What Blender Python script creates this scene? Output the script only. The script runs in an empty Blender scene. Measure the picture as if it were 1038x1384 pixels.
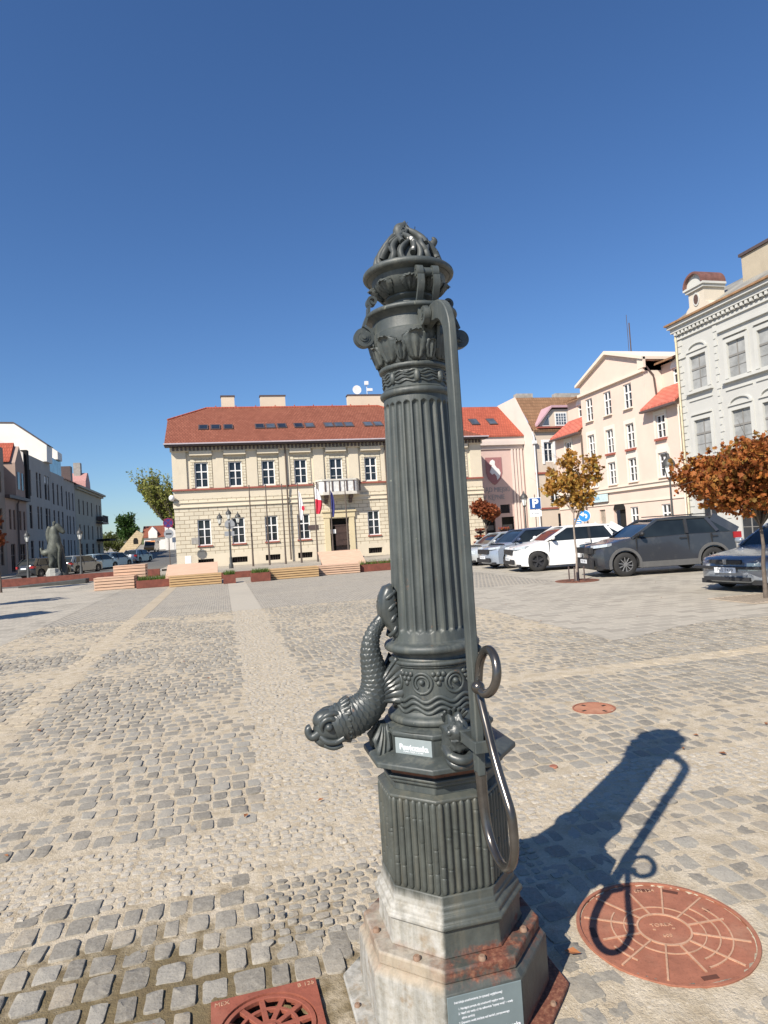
import bpy, bmesh, math, random
import numpy as np
from mathutils import Vector, Matrix
random.seed(7)
RNG = np.random.default_rng(11)
PI = math.pi
rad = math.radians
scene = bpy.context.scene
COL = scene.collection

# ------------------------------------------------------------------ mesh helpers
class MB:
    def __init__(s):
        s.v = []; s.f = []; s.m = []
    def add(s, verts, faces, mat=0, M=None):
        o = len(s.v)
        if M is not None:
            verts = [tuple(M @ Vector(p)) for p in verts]
        s.v.extend(tuple(p) for p in verts)
        for f in faces:
            s.f.append(tuple(i + o for i in f)); s.m.append(mat)
        return s
    def box(s, x0, x1, y0, y1, z0, z1, mat=0, M=None):
        v = [(x0,y0,z0),(x1,y0,z0),(x1,y1,z0),(x0,y1,z0),(x0,y0,z1),(x1,y0,z1),(x1,y1,z1),(x0,y1,z1)]
        f = [(0,3,2,1),(4,5,6,7),(0,1,5,4),(1,2,6,5),(2,3,7,6),(3,0,4,7)]
        return s.add(v, f, mat, M)
    def bar(s, p, q, w, h, up=(0,0,1), mat=0):
        p = Vector(p); q = Vector(q); d = q - p; L = d.length
        d.normalize(); u = Vector(up)
        if abs(d.dot(u)) > .99: u = Vector((1,0,0))
        a = d.cross(u).normalized(); b = a.cross(d)
        M = Matrix(((a.x,d.x,b.x,p.x),(a.y,d.y,b.y,p.y),(a.z,d.z,b.z,p.z),(0,0,0,1)))
        return s.box(-w/2, w/2, 0, L, -h/2, h/2, mat, M)
    def tube(s, pts, r, n=8, mat=0, caps=True, squash=1.0, up=(0,0,1), disp=None):
        pts = [Vector(p) for p in pts]; N = len(pts)
        rs = [r]*N if not hasattr(r, '__len__') else list(r)
        T = [(pts[min(i+1,N-1)] - pts[max(i-1,0)]).normalized() for i in range(N)]
        u = Vector(up)
        if abs(T[0].dot(u)) > .95: u = Vector((1,0,0)) if abs(T[0].x) < .9 else Vector((0,1,0))
        a = (u - T[0]*u.dot(T[0])).normalized()
        V = []; F = []
        for i in range(N):
            a = (a - T[i]*a.dot(T[i]))
            a = a.normalized() if a.length > 1e-6 else Vector((1,0,0))
            b = T[i].cross(a)
            for k in range(n):
                t = 2*PI*k/n
                rr = rs[i] + (disp(i, k) if disp else 0)
                V.append(pts[i] + a*math.cos(t)*rr + b*math.sin(t)*rr*squash)
        for i in range(N-1):
            for k in range(n):
                k2 = (k+1) % n
                F.append((i*n+k, i*n+k2, (i+1)*n+k2, (i+1)*n+k))
        if caps:
            F.append(tuple(range(n))[::-1]); F.append(tuple((N-1)*n+k for k in range(n)))
        return s.add(V, F, mat)
    def lathe(s, prof, n=48, phase=0, mat=0, c=(0,0,0), caps=True, a0=0, a1=2*PI):
        V = []; F = []; N = len(prof)
        for r, z in prof:
            for k in range(n):
                t = phase + 2*PI*k/n
                V.append((c[0]+r*math.cos(t), c[1]+r*math.sin(t), c[2]+z))
        for i in range(N-1):
            for k in range(n):
                k2 = (k+1) % n
                F.append((i*n+k, i*n+k2, (i+1)*n+k2, (i+1)*n+k))
        if caps:
            F.append(tuple(range(n))[::-1]); F.append(tuple((N-1)*n+k for k in range(n)))
        return s.add(V, F, mat)
    def sphere(s, c, r, nu=16, nv=10, mat=0, M=None, disp=None):
        rx, ry, rz = r if hasattr(r, '__len__') else (r,r,r)
        V = [(c[0],c[1],c[2]-rz)]; F = []
        for j in range(1, nv):
            ph = -PI/2 + PI*j/nv
            for k in range(nu):
                t = 2*PI*k/nu
                d = (math.cos(ph)*math.cos(t), math.cos(ph)*math.sin(t), math.sin(ph))
                q = 1 + (disp(d) if disp else 0)
                V.append((c[0]+rx*d[0]*q, c[1]+ry*d[1]*q, c[2]+rz*d[2]*q))
        V.append((c[0],c[1],c[2]+rz)); top = len(V)-1
        for k in range(nu):
            F.append((0, 1+(k+1)%nu, 1+k))
            F.append((top, 1+(nv-2)*nu+k, 1+(nv-2)*nu+(k+1)%nu))
        for j in range(nv-2):
            for k in range(nu):
                k2 = (k+1)%nu
                F.append((1+j*nu+k, 1+j*nu+k2, 1+(j+1)*nu+k2, 1+(j+1)*nu+k))
        return s.add(V, F, mat, M)
    def prism(s, poly, d0, d1, frame, mat=0):
        """poly = 2-D outline (u,w), frame = (origin, U, W, D): extruded from d0 to d1 along D"""
        O, U, W, D = [Vector(x) for x in frame]; n = len(poly)
        V = [O+U*a+W*b+D*d0 for a,b in poly] + [O+U*a+W*b+D*d1 for a,b in poly]
        F = [tuple(range(n))[::-1], tuple(range(n, 2*n))]
        for i in range(n):
            j = (i+1)%n; F.append((i, j, n+j, n+i))
        return s.add(V, F, mat)
    def build(s, name, mats, parent=None, loc=None, smooth=None, bevel=None, rz=None, seg=2):
        me = bpy.data.meshes.new(name)
        me.from_pydata(s.v, [], s.f)
        if not isinstance(mats, (list, tuple)): mats = [mats]
        for m in mats: me.materials.append(m)
        if len(mats) > 1: me.polygons.foreach_set('material_index', s.m)
        bm = bmesh.new(); bm.from_mesh(me)
        bmesh.ops.recalc_face_normals(bm, faces=bm.faces); bm.to_mesh(me); bm.free()
        me.validate(); me.update()
        if smooth is not None:
            me.polygons.foreach_set('use_smooth', [True]*len(me.polygons))
            me.set_sharp_from_angle(angle=rad(smooth))
        o = bpy.data.objects.new(name, me); COL.objects.link(o)
        if parent is not None: o.parent = parent
        if loc is not None: o.location = loc
        if rz is not None: o.rotation_euler = (0,0,rz)
        if bevel:
            b = o.modifiers.new('bevel', 'BEVEL'); b.width = bevel; b.segments = seg
            b.limit_method = 'ANGLE'; b.angle_limit = rad(35)
        return o

def thing(name, label, cat, loc=(0,0,0), rz=0, group=None):
    o = bpy.data.objects.new(name, None); COL.objects.link(o)
    o.empty_display_size = .1
    o.location = loc; o.rotation_euler = (0,0,rz)
    o['label'] = label; o['category'] = cat
    if group: o['group'] = group
    return o
def tag(o, label, cat, group=None):
    o['label'] = label; o['category'] = cat
    if group: o['group'] = group
    return o
def kind(o, k):
    o['kind'] = k; return o
def children(o): return [c for c in bpy.data.objects if c.parent == o]
def copy_tree(o, parent=None):
    c = o.copy(); COL.objects.link(c)
    if parent is not None: c.parent = parent
    for ch in children(o): copy_tree(ch, c)
    return c
def text(name, body, size, mat, parent, M, ext=.001, ax='CENTER', ay='CENTER', bold=0, sx=1):
    cu = bpy.data.curves.new(name, 'FONT'); cu.body = body; cu.size = size; cu.extrude = ext
    cu.align_x = ax; cu.align_y = ay; cu.offset = bold; cu.resolution_u = 3
    cu.materials.append(mat)
    tmp = bpy.data.objects.new(name, cu); COL.objects.link(tmp)
    dg = bpy.context.evaluated_depsgraph_get(); dg.update()
    me = bpy.data.meshes.new_from_object(tmp.evaluated_get(dg)); me.name = name
    bpy.data.objects.remove(tmp); bpy.data.curves.remove(cu)
    o = bpy.data.objects.new(name, me); COL.objects.link(o)
    if parent is not None: o.parent = parent
    o.matrix_local = M @ Matrix.Diagonal((sx,1,1,1))
    return o
def frameM(o, u, w):
    """matrix with local x = u, local y = w, z = u x w"""
    u = Vector(u).normalized(); w = Vector(w).normalized(); n = u.cross(w)
    return Matrix(((u.x,w.x,n.x,o[0]),(u.y,w.y,n.y,o[1]),(u.z,w.z,n.z,o[2]),(0,0,0,1)))

# ------------------------------------------------------------------ noise
def _h(ix, iy, seed):
    n = (ix.astype(np.int64)*374761393 + iy.astype(np.int64)*668265263 + seed*1442695041) & 0x7fffffff
    n = ((n ^ (n >> 13)) * 1274126177) & 0x7fffffff
    return ((n ^ (n >> 16)) & 0xffff) / 65535.0
def vnoise(x, y, seed=0):
    x = np.asarray(x, float); y = np.asarray(y, float)
    ix = np.floor(x); iy = np.floor(y); fx = x-ix; fy = y-iy
    fx = fx*fx*(3-2*fx); fy = fy*fy*(3-2*fy)
    a = _h(ix,iy,seed); b = _h(ix+1,iy,seed); c = _h(ix,iy+1,seed); d = _h(ix+1,iy+1,seed)
    return (a*(1-fx)+b*fx)*(1-fy) + (c*(1-fx)+d*fx)*fy
def fbm(x, y, seed=0, o=3):
    s = 0; a = .5; t = 0
    for k in range(o):
        s = s + a*vnoise(x*2**k, y*2**k, seed+k*17); t += a; a *= .5
    return s/t

# ------------------------------------------------------------------ materials
MATS = {}
class NT:
    def __init__(s, name):
        s.m = bpy.data.materials.new(name); s.m.use_nodes = True
        s.t = s.m.node_tree; s.b = s.t.nodes['Principled BSDF']
        s.tc = None
    def n(s, typ, **k):
        x = s.t.nodes.new(typ)
        for a, b in k.items():
            if a in x.inputs.keys(): x.inputs[a].default_value = b
            else: setattr(x, a, b)
        return x
    def l(s, a, b): s.t.links.new(a, b)
    def co(s, space='Object', scale=None):
        if s.tc is None: s.tc = s.n('ShaderNodeTexCoord')
        o = s.tc.outputs[space]
        if scale is not None:
            mp = s.n('ShaderNodeMapping'); mp.inputs['Scale'].default_value = scale
            s.l(o, mp.inputs['Vector']); o = mp.outputs['Vector']
        return o
    def noise(s, scale, detail=4, rough=.55, vec=None, dist=0):
        x = s.n('ShaderNodeTexNoise'); x.inputs['Scale'].default_value = scale
        x.inputs['Detail'].default_value = detail; x.inputs['Roughness'].default_value = rough
        x.inputs['Distortion'].default_value = dist
        s.l(vec if vec is not None else s.co(), x.inputs['Vector']); return x.outputs['Fac']
    def ramp(s, fac, stops):
        r = s.n('ShaderNodeValToRGB'); e = r.color_ramp.elements
        while len(e) > 1: e.remove(e[-1])
        for i, (p, c) in enumerate(stops):
            q = e[0] if i == 0 else e.new(p)
            q.position = p; q.color = c if len(c) == 4 else (*c, 1)
        s.l(fac, r.inputs['Fac']); return r.outputs['Color']
    def mix(s, fac, a, b, mode='MIX'):
        x = s.n('ShaderNodeMix'); x.data_type = 'RGBA'; x.blend_type = mode
        for val, inp in ((fac, x.inputs[0]), (a, x.inputs[6]), (b, x.inputs[7])):
            if hasattr(val, 'is_linked'): s.l(val, inp)
            elif hasattr(val, '__len__'): inp.default_value = val if len(val) == 4 else (*val, 1)
            else: inp.default_value = val
        return x.outputs[2]
    def math(s, op, a, b=None, c=None, clamp=False):
        x = s.n('ShaderNodeMath'); x.operation = op; x.use_clamp = clamp
        for i, val in enumerate((a, b, c)):
            if val is None: continue
            if hasattr(val, 'is_linked'): s.l(val, x.inputs[i])
            else: x.inputs[i].default_value = val
        return x.outputs[0]
    def smooth(s, val, lo, hi):
        x = s.n('ShaderNodeMapRange'); x.interpolation_type = 'SMOOTHSTEP'
        s.l(val, x.inputs[0]); x.inputs[1].default_value = lo; x.inputs[2].default_value = hi
        return x.outputs[0]
    def color(s, c):
        i = s.b.inputs['Base Color']
        if hasattr(c, 'is_linked'): s.l(c, i)
        else: i.default_value = (*c, 1)
    def bump(s, h, strength=.5, dist=.01, prev=None):
        x = s.n('ShaderNodeBump'); x.inputs['Strength'].default_value = strength
        x.inputs['Distance'].default_value = dist
        s.l(h, x.inputs['Height'])
        if prev is not None: s.l(prev, x.inputs['Normal'])
        s.l(x.outputs['Normal'], s.b.inputs['Normal']); return x.outputs['Normal']
    def set(s, rough=.6, metal=0, spec=.5):
        s.b.inputs['Roughness'].default_value = rough; s.b.inputs['Metallic'].default_value = metal
        s.b.inputs['Specular IOR Level'].default_value = spec
def mul(c, k): return tuple(min(1, max(0, x*k)) for x in c)
def mat(name, c, rough=.6, metal=0, var=.18, scale=6, bump=0, bscale=60, spec=.5, dirt=None, dscale=1.5, coat=0):
    if name in MATS: return MATS[name]
    t = NT(name); t.set(rough, metal, spec)
    f = t.noise(scale, 5, .6)
    col = t.ramp(f, [(.3, mul(c, 1-var)), (.7, mul(c, 1+var))])
    if dirt is not None:
        g = t.noise(dscale, 5, .65)
        col = t.mix(t.smooth(g, .5, .72), col, dirt)
    t.color(col)
    if bump: t.bump(t.noise(bscale, 4), bump, .01)
    if coat: t.b.inputs['Coat Weight'].default_value = coat; t.b.inputs['Coat Roughness'].default_value = .05
    MATS[name] = t.m
    return t.m
# ------------------------------------------------------------------ camera, sky, sun
cam = bpy.data.cameras.new('camera'); camo = bpy.data.objects.new('camera', cam); COL.objects.link(camo)
cam.sensor_fit = 'AUTO'; cam.sensor_width = 36; cam.lens = 877.25/1384*36
cam.clip_start = .05; cam.clip_end = 3000
R_ = Vector((0.96828981,-0.24192637,-0.06234162)); U_ = Vector((0.05212107,-0.04842525,0.99746598)); F_ = Vector((0.24433224,0.96908546,0.03428021))
camo.matrix_world = Matrix(((R_.x,U_.x,-F_.x,0),(R_.y,U_.y,-F_.y,0),(R_.z,U_.z,-F_.z,1.7),(0,0,0,1)))
scene.camera = camo
AZ, EL = rad(219.66), rad(40.43)
SUN = Vector((math.cos(EL)*math.cos(AZ), math.cos(EL)*math.sin(AZ), math.sin(EL)))
sl = bpy.data.lights.new('sun', 'SUN'); sl.energy = 5.0; sl.angle = rad(.5); sl.color = (1.0, .93, .82)
so = bpy.data.objects.new('sun', sl); COL.objects.link(so)
so.rotation_euler = SUN.to_track_quat('Z', 'Y').to_euler(); so.location = (-20,-20,30)
w = bpy.data.worlds.new('World'); scene.world = w; w.use_nodes = True
nt = w.node_tree; bg = nt.nodes['Background']
sky = nt.nodes.new('ShaderNodeTexSky'); sky.sky_type = 'NISHITA'; sky.sun_disc = False
sky.sun_elevation = EL; sky.sun_rotation = math.atan2(SUN.x, SUN.y) % (2*PI)
sky.altitude = 200; sky.air_density = 1.15; sky.dust_density = .15; sky.ozone_density = 3.5
hs_n = nt.nodes.new('ShaderNodeHueSaturation'); hs_n.inputs['Saturation'].default_value = 1.08
tm = nt.nodes.new('ShaderNodeMix'); tm.data_type = 'RGBA'; tm.blend_type = 'MULTIPLY'; tm.inputs[0].default_value = 1; tm.inputs[7].default_value = (.80,.97,1.22,1)
nt.links.new(sky.outputs['Color'], hs_n.inputs['Color']); nt.links.new(hs_n.outputs['Color'], tm.inputs[6]); nt.links.new(tm.outputs[2], bg.inputs['Color']); bg.inputs['Strength'].default_value = .070
scene.view_settings.view_transform = 'Standard'; scene.view_settings.look = 'None'
scene.view_settings.exposure = 0.53; scene.view_settings.gamma = 1
scene.cycles.max_bounces = 6; scene.cycles.diffuse_bounces = 2; scene.cycles.transparent_max_bounces = 12
scene.cycles.use_denoising = True

# ------------------------------------------------------------------ ground materials
def m_sand():
    t = NT('sand_joint'); t.set(.95, 0, .15)
    a = t.noise(7, 5, .6); b = t.noise(90, 3, .7)
    c = t.ramp(a, [(.3, (.38,.31,.215)), (.5, (.49,.415,.305)), (.72, (.57,.495,.385))])
    c = t.mix(t.math('MULTIPLY', t.smooth(b,.45,.75), .45), c, (.27,.215,.145))
    c = t.mix(t.math('MULTIPLY', t.smooth(t.noise(38,4,.7), .50, .68), .5), c, (.33,.275,.195))
    c = t.mix(t.math('MULTIPLY', t.smooth(t.noise(52,2,.5), .62, .70), .6), c, (.62,.56,.46))
    # wet brown earth where water runs off the drain
    xyz = t.n('ShaderNodeSeparateXYZ'); t.l(t.co(), xyz.inputs[0])
    dx = t.math('SUBTRACT', xyz.outputs[0], -.45); dy = t.math('SUBTRACT', xyz.outputs[1], 2.45)
    d = t.math('SQRT', t.math('ADD', t.math('MULTIPLY', t.math('MULTIPLY', dx, dx), .55), t.math('MULTIPLY', dy, dy)))
    d = t.math('ADD', d, t.math('MULTIPLY', t.math('SUBTRACT', a, .5), 1.3))
    wet = t.smooth(d, 1.0, .35)
    g = t.mix(t.noise(14, 4), (.13,.095,.055), (.20,.16,.085))
    c = t.mix(wet, c, g)
    t.color(c); t.bump(t.math('ADD', t.noise(160, 3, .7), t.math('MULTIPLY', t.noise(45,4,.7), 2.2)), .7, .006)
    return t.m
def m_sett(name, lo, mid, hi, warm):
    t = NT(name); t.set(.75, 0, .35)
    geo = t.n('ShaderNodeNewGeometry')
    pi = geo.outputs['Random Per Island']
    c = t.ramp(pi, [(0, lo), (.45, mid), (.8, hi), (1, warm)])
    n1 = t.noise(45, 5, .7); n2 = t.noise(2.2, 3)
    c = t.mix(t.math('MULTIPLY', t.smooth(n1, .40, .70), .5), c, mul(hi, 1.12))
    c = t.mix(t.math('MULTIPLY', t.smooth(t.noise(120, 3, .7), .5, .7), .5), c, mul(lo, .6))
    c = t.mix(t.math('MULTIPLY', t.smooth(n2, .5, .75), .35), c, (.44,.385,.30))
    t.color(c); t.bump(t.math('ADD', n1, t.math('MULTIPLY', t.noise(14, 3), 1.5)), .6, .008)
    return t.m
def m_far(name, sx, sy, stones, joint, jw, warp=.02, lowc=.5, stain=.4):
    """stone courses for the far part of the square: the same stones, as a texture"""
    t = NT(name); t.set(.8, 0, .3)
    vec = t.co()
    ns = t.n('ShaderNodeTexNoise'); ns.inputs['Scale'].default_value = 6; t.l(vec, ns.inputs['Vector'])
    vm = t.n('ShaderNodeVectorMath'); vm.operation = 'MULTIPLY_ADD'
    t.l(ns.outputs['Color'], vm.inputs[0]); vm.inputs[1].default_value = (warp,warp,0); t.l(vec, vm.inputs[2])
    br = t.n('ShaderNodeTexBrick'); br.offset = .5; br.squash = 1
    br.inputs['Scale'].default_value = 1; br.inputs['Brick Width'].default_value = sx; br.inputs['Row Height'].default_value = sy
    br.inputs['Mortar Size'].default_value = jw; br.inputs['Mortar Smooth'].default_value = .35; br.inputs['Bias'].default_value = 0
    t.l(vm.outputs[0], br.inputs['Vector'])
    br.inputs['Color1'].default_value = (*stones[0],1); br.inputs['Color2'].default_value = (*stones[1],1)
    br.inputs['Mortar'].default_value = (*joint,1)
    c = br.outputs['Color']
    n0 = t.noise(.9, 4, .6)
    c = t.mix(t.math('MULTIPLY', t.smooth(n0, .4, .75), lowc), c, mul(joint, .92))
    c = t.mix(t.math('MULTIPLY', t.smooth(t.noise(25, 4, .7), .45, .75), .35), c, mul(stones[0], .75))
    st = t.noise(.35, 6, .7, dist=.6); c = t.mix(t.math('MULTIPLY', t.smooth(st, .52, .66), .38*stain), c, mul(stones[0], .62))
    sp = t.noise(3.2, 5, .75); c = t.mix(t.math('MULTIPLY', t.smooth(sp, .60, .72), .5*stain), c, mul(stones[0], .7))
    t.color(c); t.bump(br.outputs['Fac'], .35, -.006)
    return t.m
SAND = m_sand()
SETT = m_sett('granite_sett', (.205,.183,.147), (.268,.243,.200), (.325,.30,.252), (.33,.28,.21))
MOSA = m_sett('pale_mosaic_stone', (.33,.295,.24), (.39,.35,.285), (.44,.395,.325), (.42,.36,.27))
YELL = m_sett('yellow_stone', (.39,.32,.22), (.45,.375,.265), (.50,.425,.315), (.36,.30,.22))
FARS = m_far('far_setts', .125, .155, ((.19,.182,.162),(.285,.27,.24)), (.46,.40,.31), .021, .045, .42)
FARM = m_far('far_mosaic', .06, .055, ((.40,.365,.30),(.44,.40,.33)), (.46,.41,.33), .012, .02, .4)
FARY = m_far('far_yellow', .2, .12, ((.42,.35,.25),(.49,.41,.30)), (.42,.35,.25), .02, .05, .6)
SLAB = m_far('pale_slab_paving', .42, .26, ((.315,.285,.235),(.43,.39,.318)), (.47,.42,.34), .022, .06, .3, 1.1)
ASPH = mat('asphalt', (.12,.115,.105), .9, var=.2, scale=3, bump=.2)
SIDEW = mat('far_pavement', (.30,.275,.23), .85, var=.15, scale=1.2)

# ------------------------------------------------------------------ ground sheets (one sheet of land, paving sheets 4 mm apart)
NX0, NX1, NY0, NY1 = -7.6, 8.6, 1.15, 17.0          # nearest part: real stones
def zg(y): return 0 if y < 70 else (y-70)*.018
g = MB()
ys = [-60,NY0,NY1,70,90,110,140,180,260,600]
def gz(y): return -.03 if y < 70 else zg(y)-.03
V = []; F = []
xs = [-600,NX0,NX1,600]
for y in ys:
    for x in xs: V.append((x,y,gz(y)))
for j in range(len(ys)-1):
    for i in range(3):
        if j == 1 and i == 1: continue
        a = j*4+i; F.append((a,a+1,a+5,a+4))
g.add(V,F)
kind(g.build('ground', mat('earth', (.26,.235,.19), .95)), 'structure')
def sheet(name, rects, z, m):
    b = MB()
    for x0,x1,y0,y1 in rects:
        n = max(1, int((y1-y0)//8)) if y1 > 70 else 1
        for k in range(n):
            a = y0+(y1-y0)*k/n; c = y0+(y1-y0)*(k+1)/n
            b.add([(x0,a,z+zg(a)),(x1,a,z+zg(a)),(x1,c,z+zg(c)),(x0,c,z+zg(c))], [(0,1,2,3)])
    return kind(b.build(name, m), 'structure')
sheet('square_paving', [(-22,NX0,-15,51.2),(NX1,25.6,-15,51.2),(NX0,NX1,-15,NY0),(NX0,NX1,NY1,51.2),(25.6,60,45,53.5),(22,25.6,51.2,60)], -.008, FARS)
sheet('slab_paving', [(-21,NX0,14.2,NY1),(-21,-4.25,NY1,33.5),(5.3,25,NY1,17.5),(NX1,25,8.5,NY1),(9.5,25,17.5,30),(-21,-7,33.5,40)], -.004, SLAB)
sheet('stone_strip', [(.16,.90,NY1,30.5)], -.004, FARM)
sheet('yellow_strip', [(-2.32,-1.97,NY1,30), (NX1,25,6.5,6.88), (-22,NX0,3.45,4.1)], -.004, FARY)
sheet('forecourt', [(-3.6,22.2,44.5,51.9)], -.004, mat('forecourt_stone', (.36,.32,.26), .9, var=.15, scale=1))
sheet('road', [(-17.5,-4.6,40.5,400)], .0, ASPH)
sheet('footway', [(-20,-17.5,40.5,400),(-4.6,-3.45,52,180)], .1, SIDEW)
k = MB(); k.box(-17.6,-17.45,40.5,125,-.05,.11); k.box(-4.65,-4.52,52,125,-.05,.11)
kind(k.build('kerb', mat('kerb_granite', (.36,.34,.31), .85)), 'structure')

# ------------------------------------------------------------------ near paving: every stone modelled, sand in the joints
PX, PY = .7586, 2.3913                               # pump axis
HOLES = [('c',1.686,2.401,.372), ('c',3.203,5.354,.205), ('r',-.135,.275,2.18,2.585), ('c',2.17,4.21,.03)]
def in_hole(x, y, pad=0.0):
    dx, dy = abs(x-PX), abs(y-PY)
    for ang in (0, 45, 90, 135):
        pass
    c = math.cos; s = math.sin
    if max(abs((x-PX)*c(rad(a))+(y-PY)*s(rad(a))) for a in (0,45,90,135)) < .388+pad: return True
    for h in HOLES:
        if h[0] == 'c' and math.hypot(x-h[1], y-h[2]) < h[3]+pad: return True
        if h[0] == 'r' and h[1]-pad < x < h[2]+pad and h[3]-pad < y < h[4]+pad: return True
    return False
def zone(x, y):
    wob = .05*math.sin(x*3.1)+.04*math.sin(x*7.3+1)
    if .16 < x < .90 and y > 3.4: return 'm'
    if 3.45+wob < y < 4.08+wob*.6: return 'm'
    if .08 < x < 1.5 and 2.86 < y < 3.5: return 'n'
    if -2.32 < x < -1.97 and y > 5.2: return 'y'
    if x > 1.9 and 6.5 < y < 6.9: return 'y'
    if x > 5.3 and y > 8.5+.35*math.sin(x): return 's'
    if x < -4.25 and y > 14.2+.3*math.sin(x*2): return 's'
    return 'g'
def visible(x, y):
    a = x - .255*y                                   # around the view axis, with a margin to either side
    return abs(a) < .66*y + 1.2
stones = {'g':MB(), 'm':MB(), 'y':MB()}
def stone(mb, cx, cy, w, d, top, jit, chip=.24):
    """one sett: rough quad outline with knocked-off corners, domed top"""
    hw, hd = w/2, d/2
    cr = [(a*hw*(1-abs(random.gauss(0,jit))), b*hd*(1-abs(random.gauss(0,jit)))) for a,b in ((-1,-1),(1,-1),(1,1),(-1,1))]
    out = []
    for i in range(4):
        p = cr[i]; a = cr[i-1]; b = cr[(i+1)%4]
        ca = random.uniform(.05, chip); cb = random.uniform(.05, chip)
        out.append((p[0]+(a[0]-p[0])*ca, p[1]+(a[1]-p[1])*ca))
        if random.random() < .75: out.append((p[0]+((a[0]-p[0])*ca+(b[0]-p[0])*cb)*.22, p[1]+((a[1]-p[1])*ca+(b[1]-p[1])*cb)*.22))
        out.append((p[0]+(b[0]-p[0])*cb, p[1]+(b[1]-p[1])*cb))
        q = random.uniform(.35,.65); k_ = 1+random.gauss(0,.035)          # broken edge between the corners
        out.append(((p[0]+(b[0]-p[0])*q)*k_, (p[1]+(b[1]-p[1])*q)*k_))
    tx, ty = random.gauss(0,.02), random.gauss(0,.02)
    n = len(out); V = []
    for sc, dz in ((1.0,-.06),(1.0,-.0075),(.965,-.0018),(.62,0)):
        for (x,y) in out:
            z = top + dz + (tx*x + ty*y) + (random.gauss(0,.0011) if dz > -.02 else 0)
            V.append((cx+x*sc, cy+y*sc, z))
    V.append((cx, cy, top+.0005))
    F = []
    for r in range(3):
        for i in range(n):
            j = (i+1)%n; F.append((r*n+i, r*n+j, (r+1)*n+j, (r+1)*n+i))
    for i in range(n): F.append((3*n+i, 3*n+(i+1)%n, 4*n))
    mb.add(V, F)
y = NY0+.05
row = 0
while y < NY1-.05:
    ph = random.uniform(.138,.166)
    x = NX0 + random.uniform(0,.1)
    drift = random.uniform(-.006,.006)
    while x < NX1-.05:
        wd = random.uniform(.092,.145)
        cx_ = x+wd/2; cy_ = y+ph/2 + drift*math.sin(cx_*1.3) + random.gauss(0,.004)
        x += wd
        if not visible(cx_, cy_): continue
        zc = zone(cx_, cy_)
        if zc not in 'gy' or in_hole(cx_, cy_, .035): continue
        gap = random.uniform(.014,.030) if (cy_ < 3.4 and cx_ < .3) else random.uniform(.009,.021)
        top = .0025 + random.gauss(0,.0026)
        stone(stones[zc], cx_, cy_, wd-gap, ph-gap, top, .10)
    y += ph; row += 1
y = 2.5
while y < NY1:                                        # small mosaic stones of the strips
    p = random.uniform(.052,.066); x = NX0
    big = y > 8
    while x < NX1:
        wd = random.uniform(.048,.078)
        cx_ = x+wd/2; cy_ = y+p/2+random.gauss(0,.006); x += wd
        if not visible(cx_, cy_): continue
        zc = zone(cx_, cy_)
        if zc not in 'mn' or in_hole(cx_, cy_, .03): continue
        if zc == 'n': stone(stones['g'], cx_, cy_, wd*1.0-.012, p-.012, .003+random.gauss(0,.003), .14, .4)
        else: stone(stones['m'], cx_, cy_, wd-.007, p-.007, .0012+random.gauss(0,.0026), .18, .42)
    y += p
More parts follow.
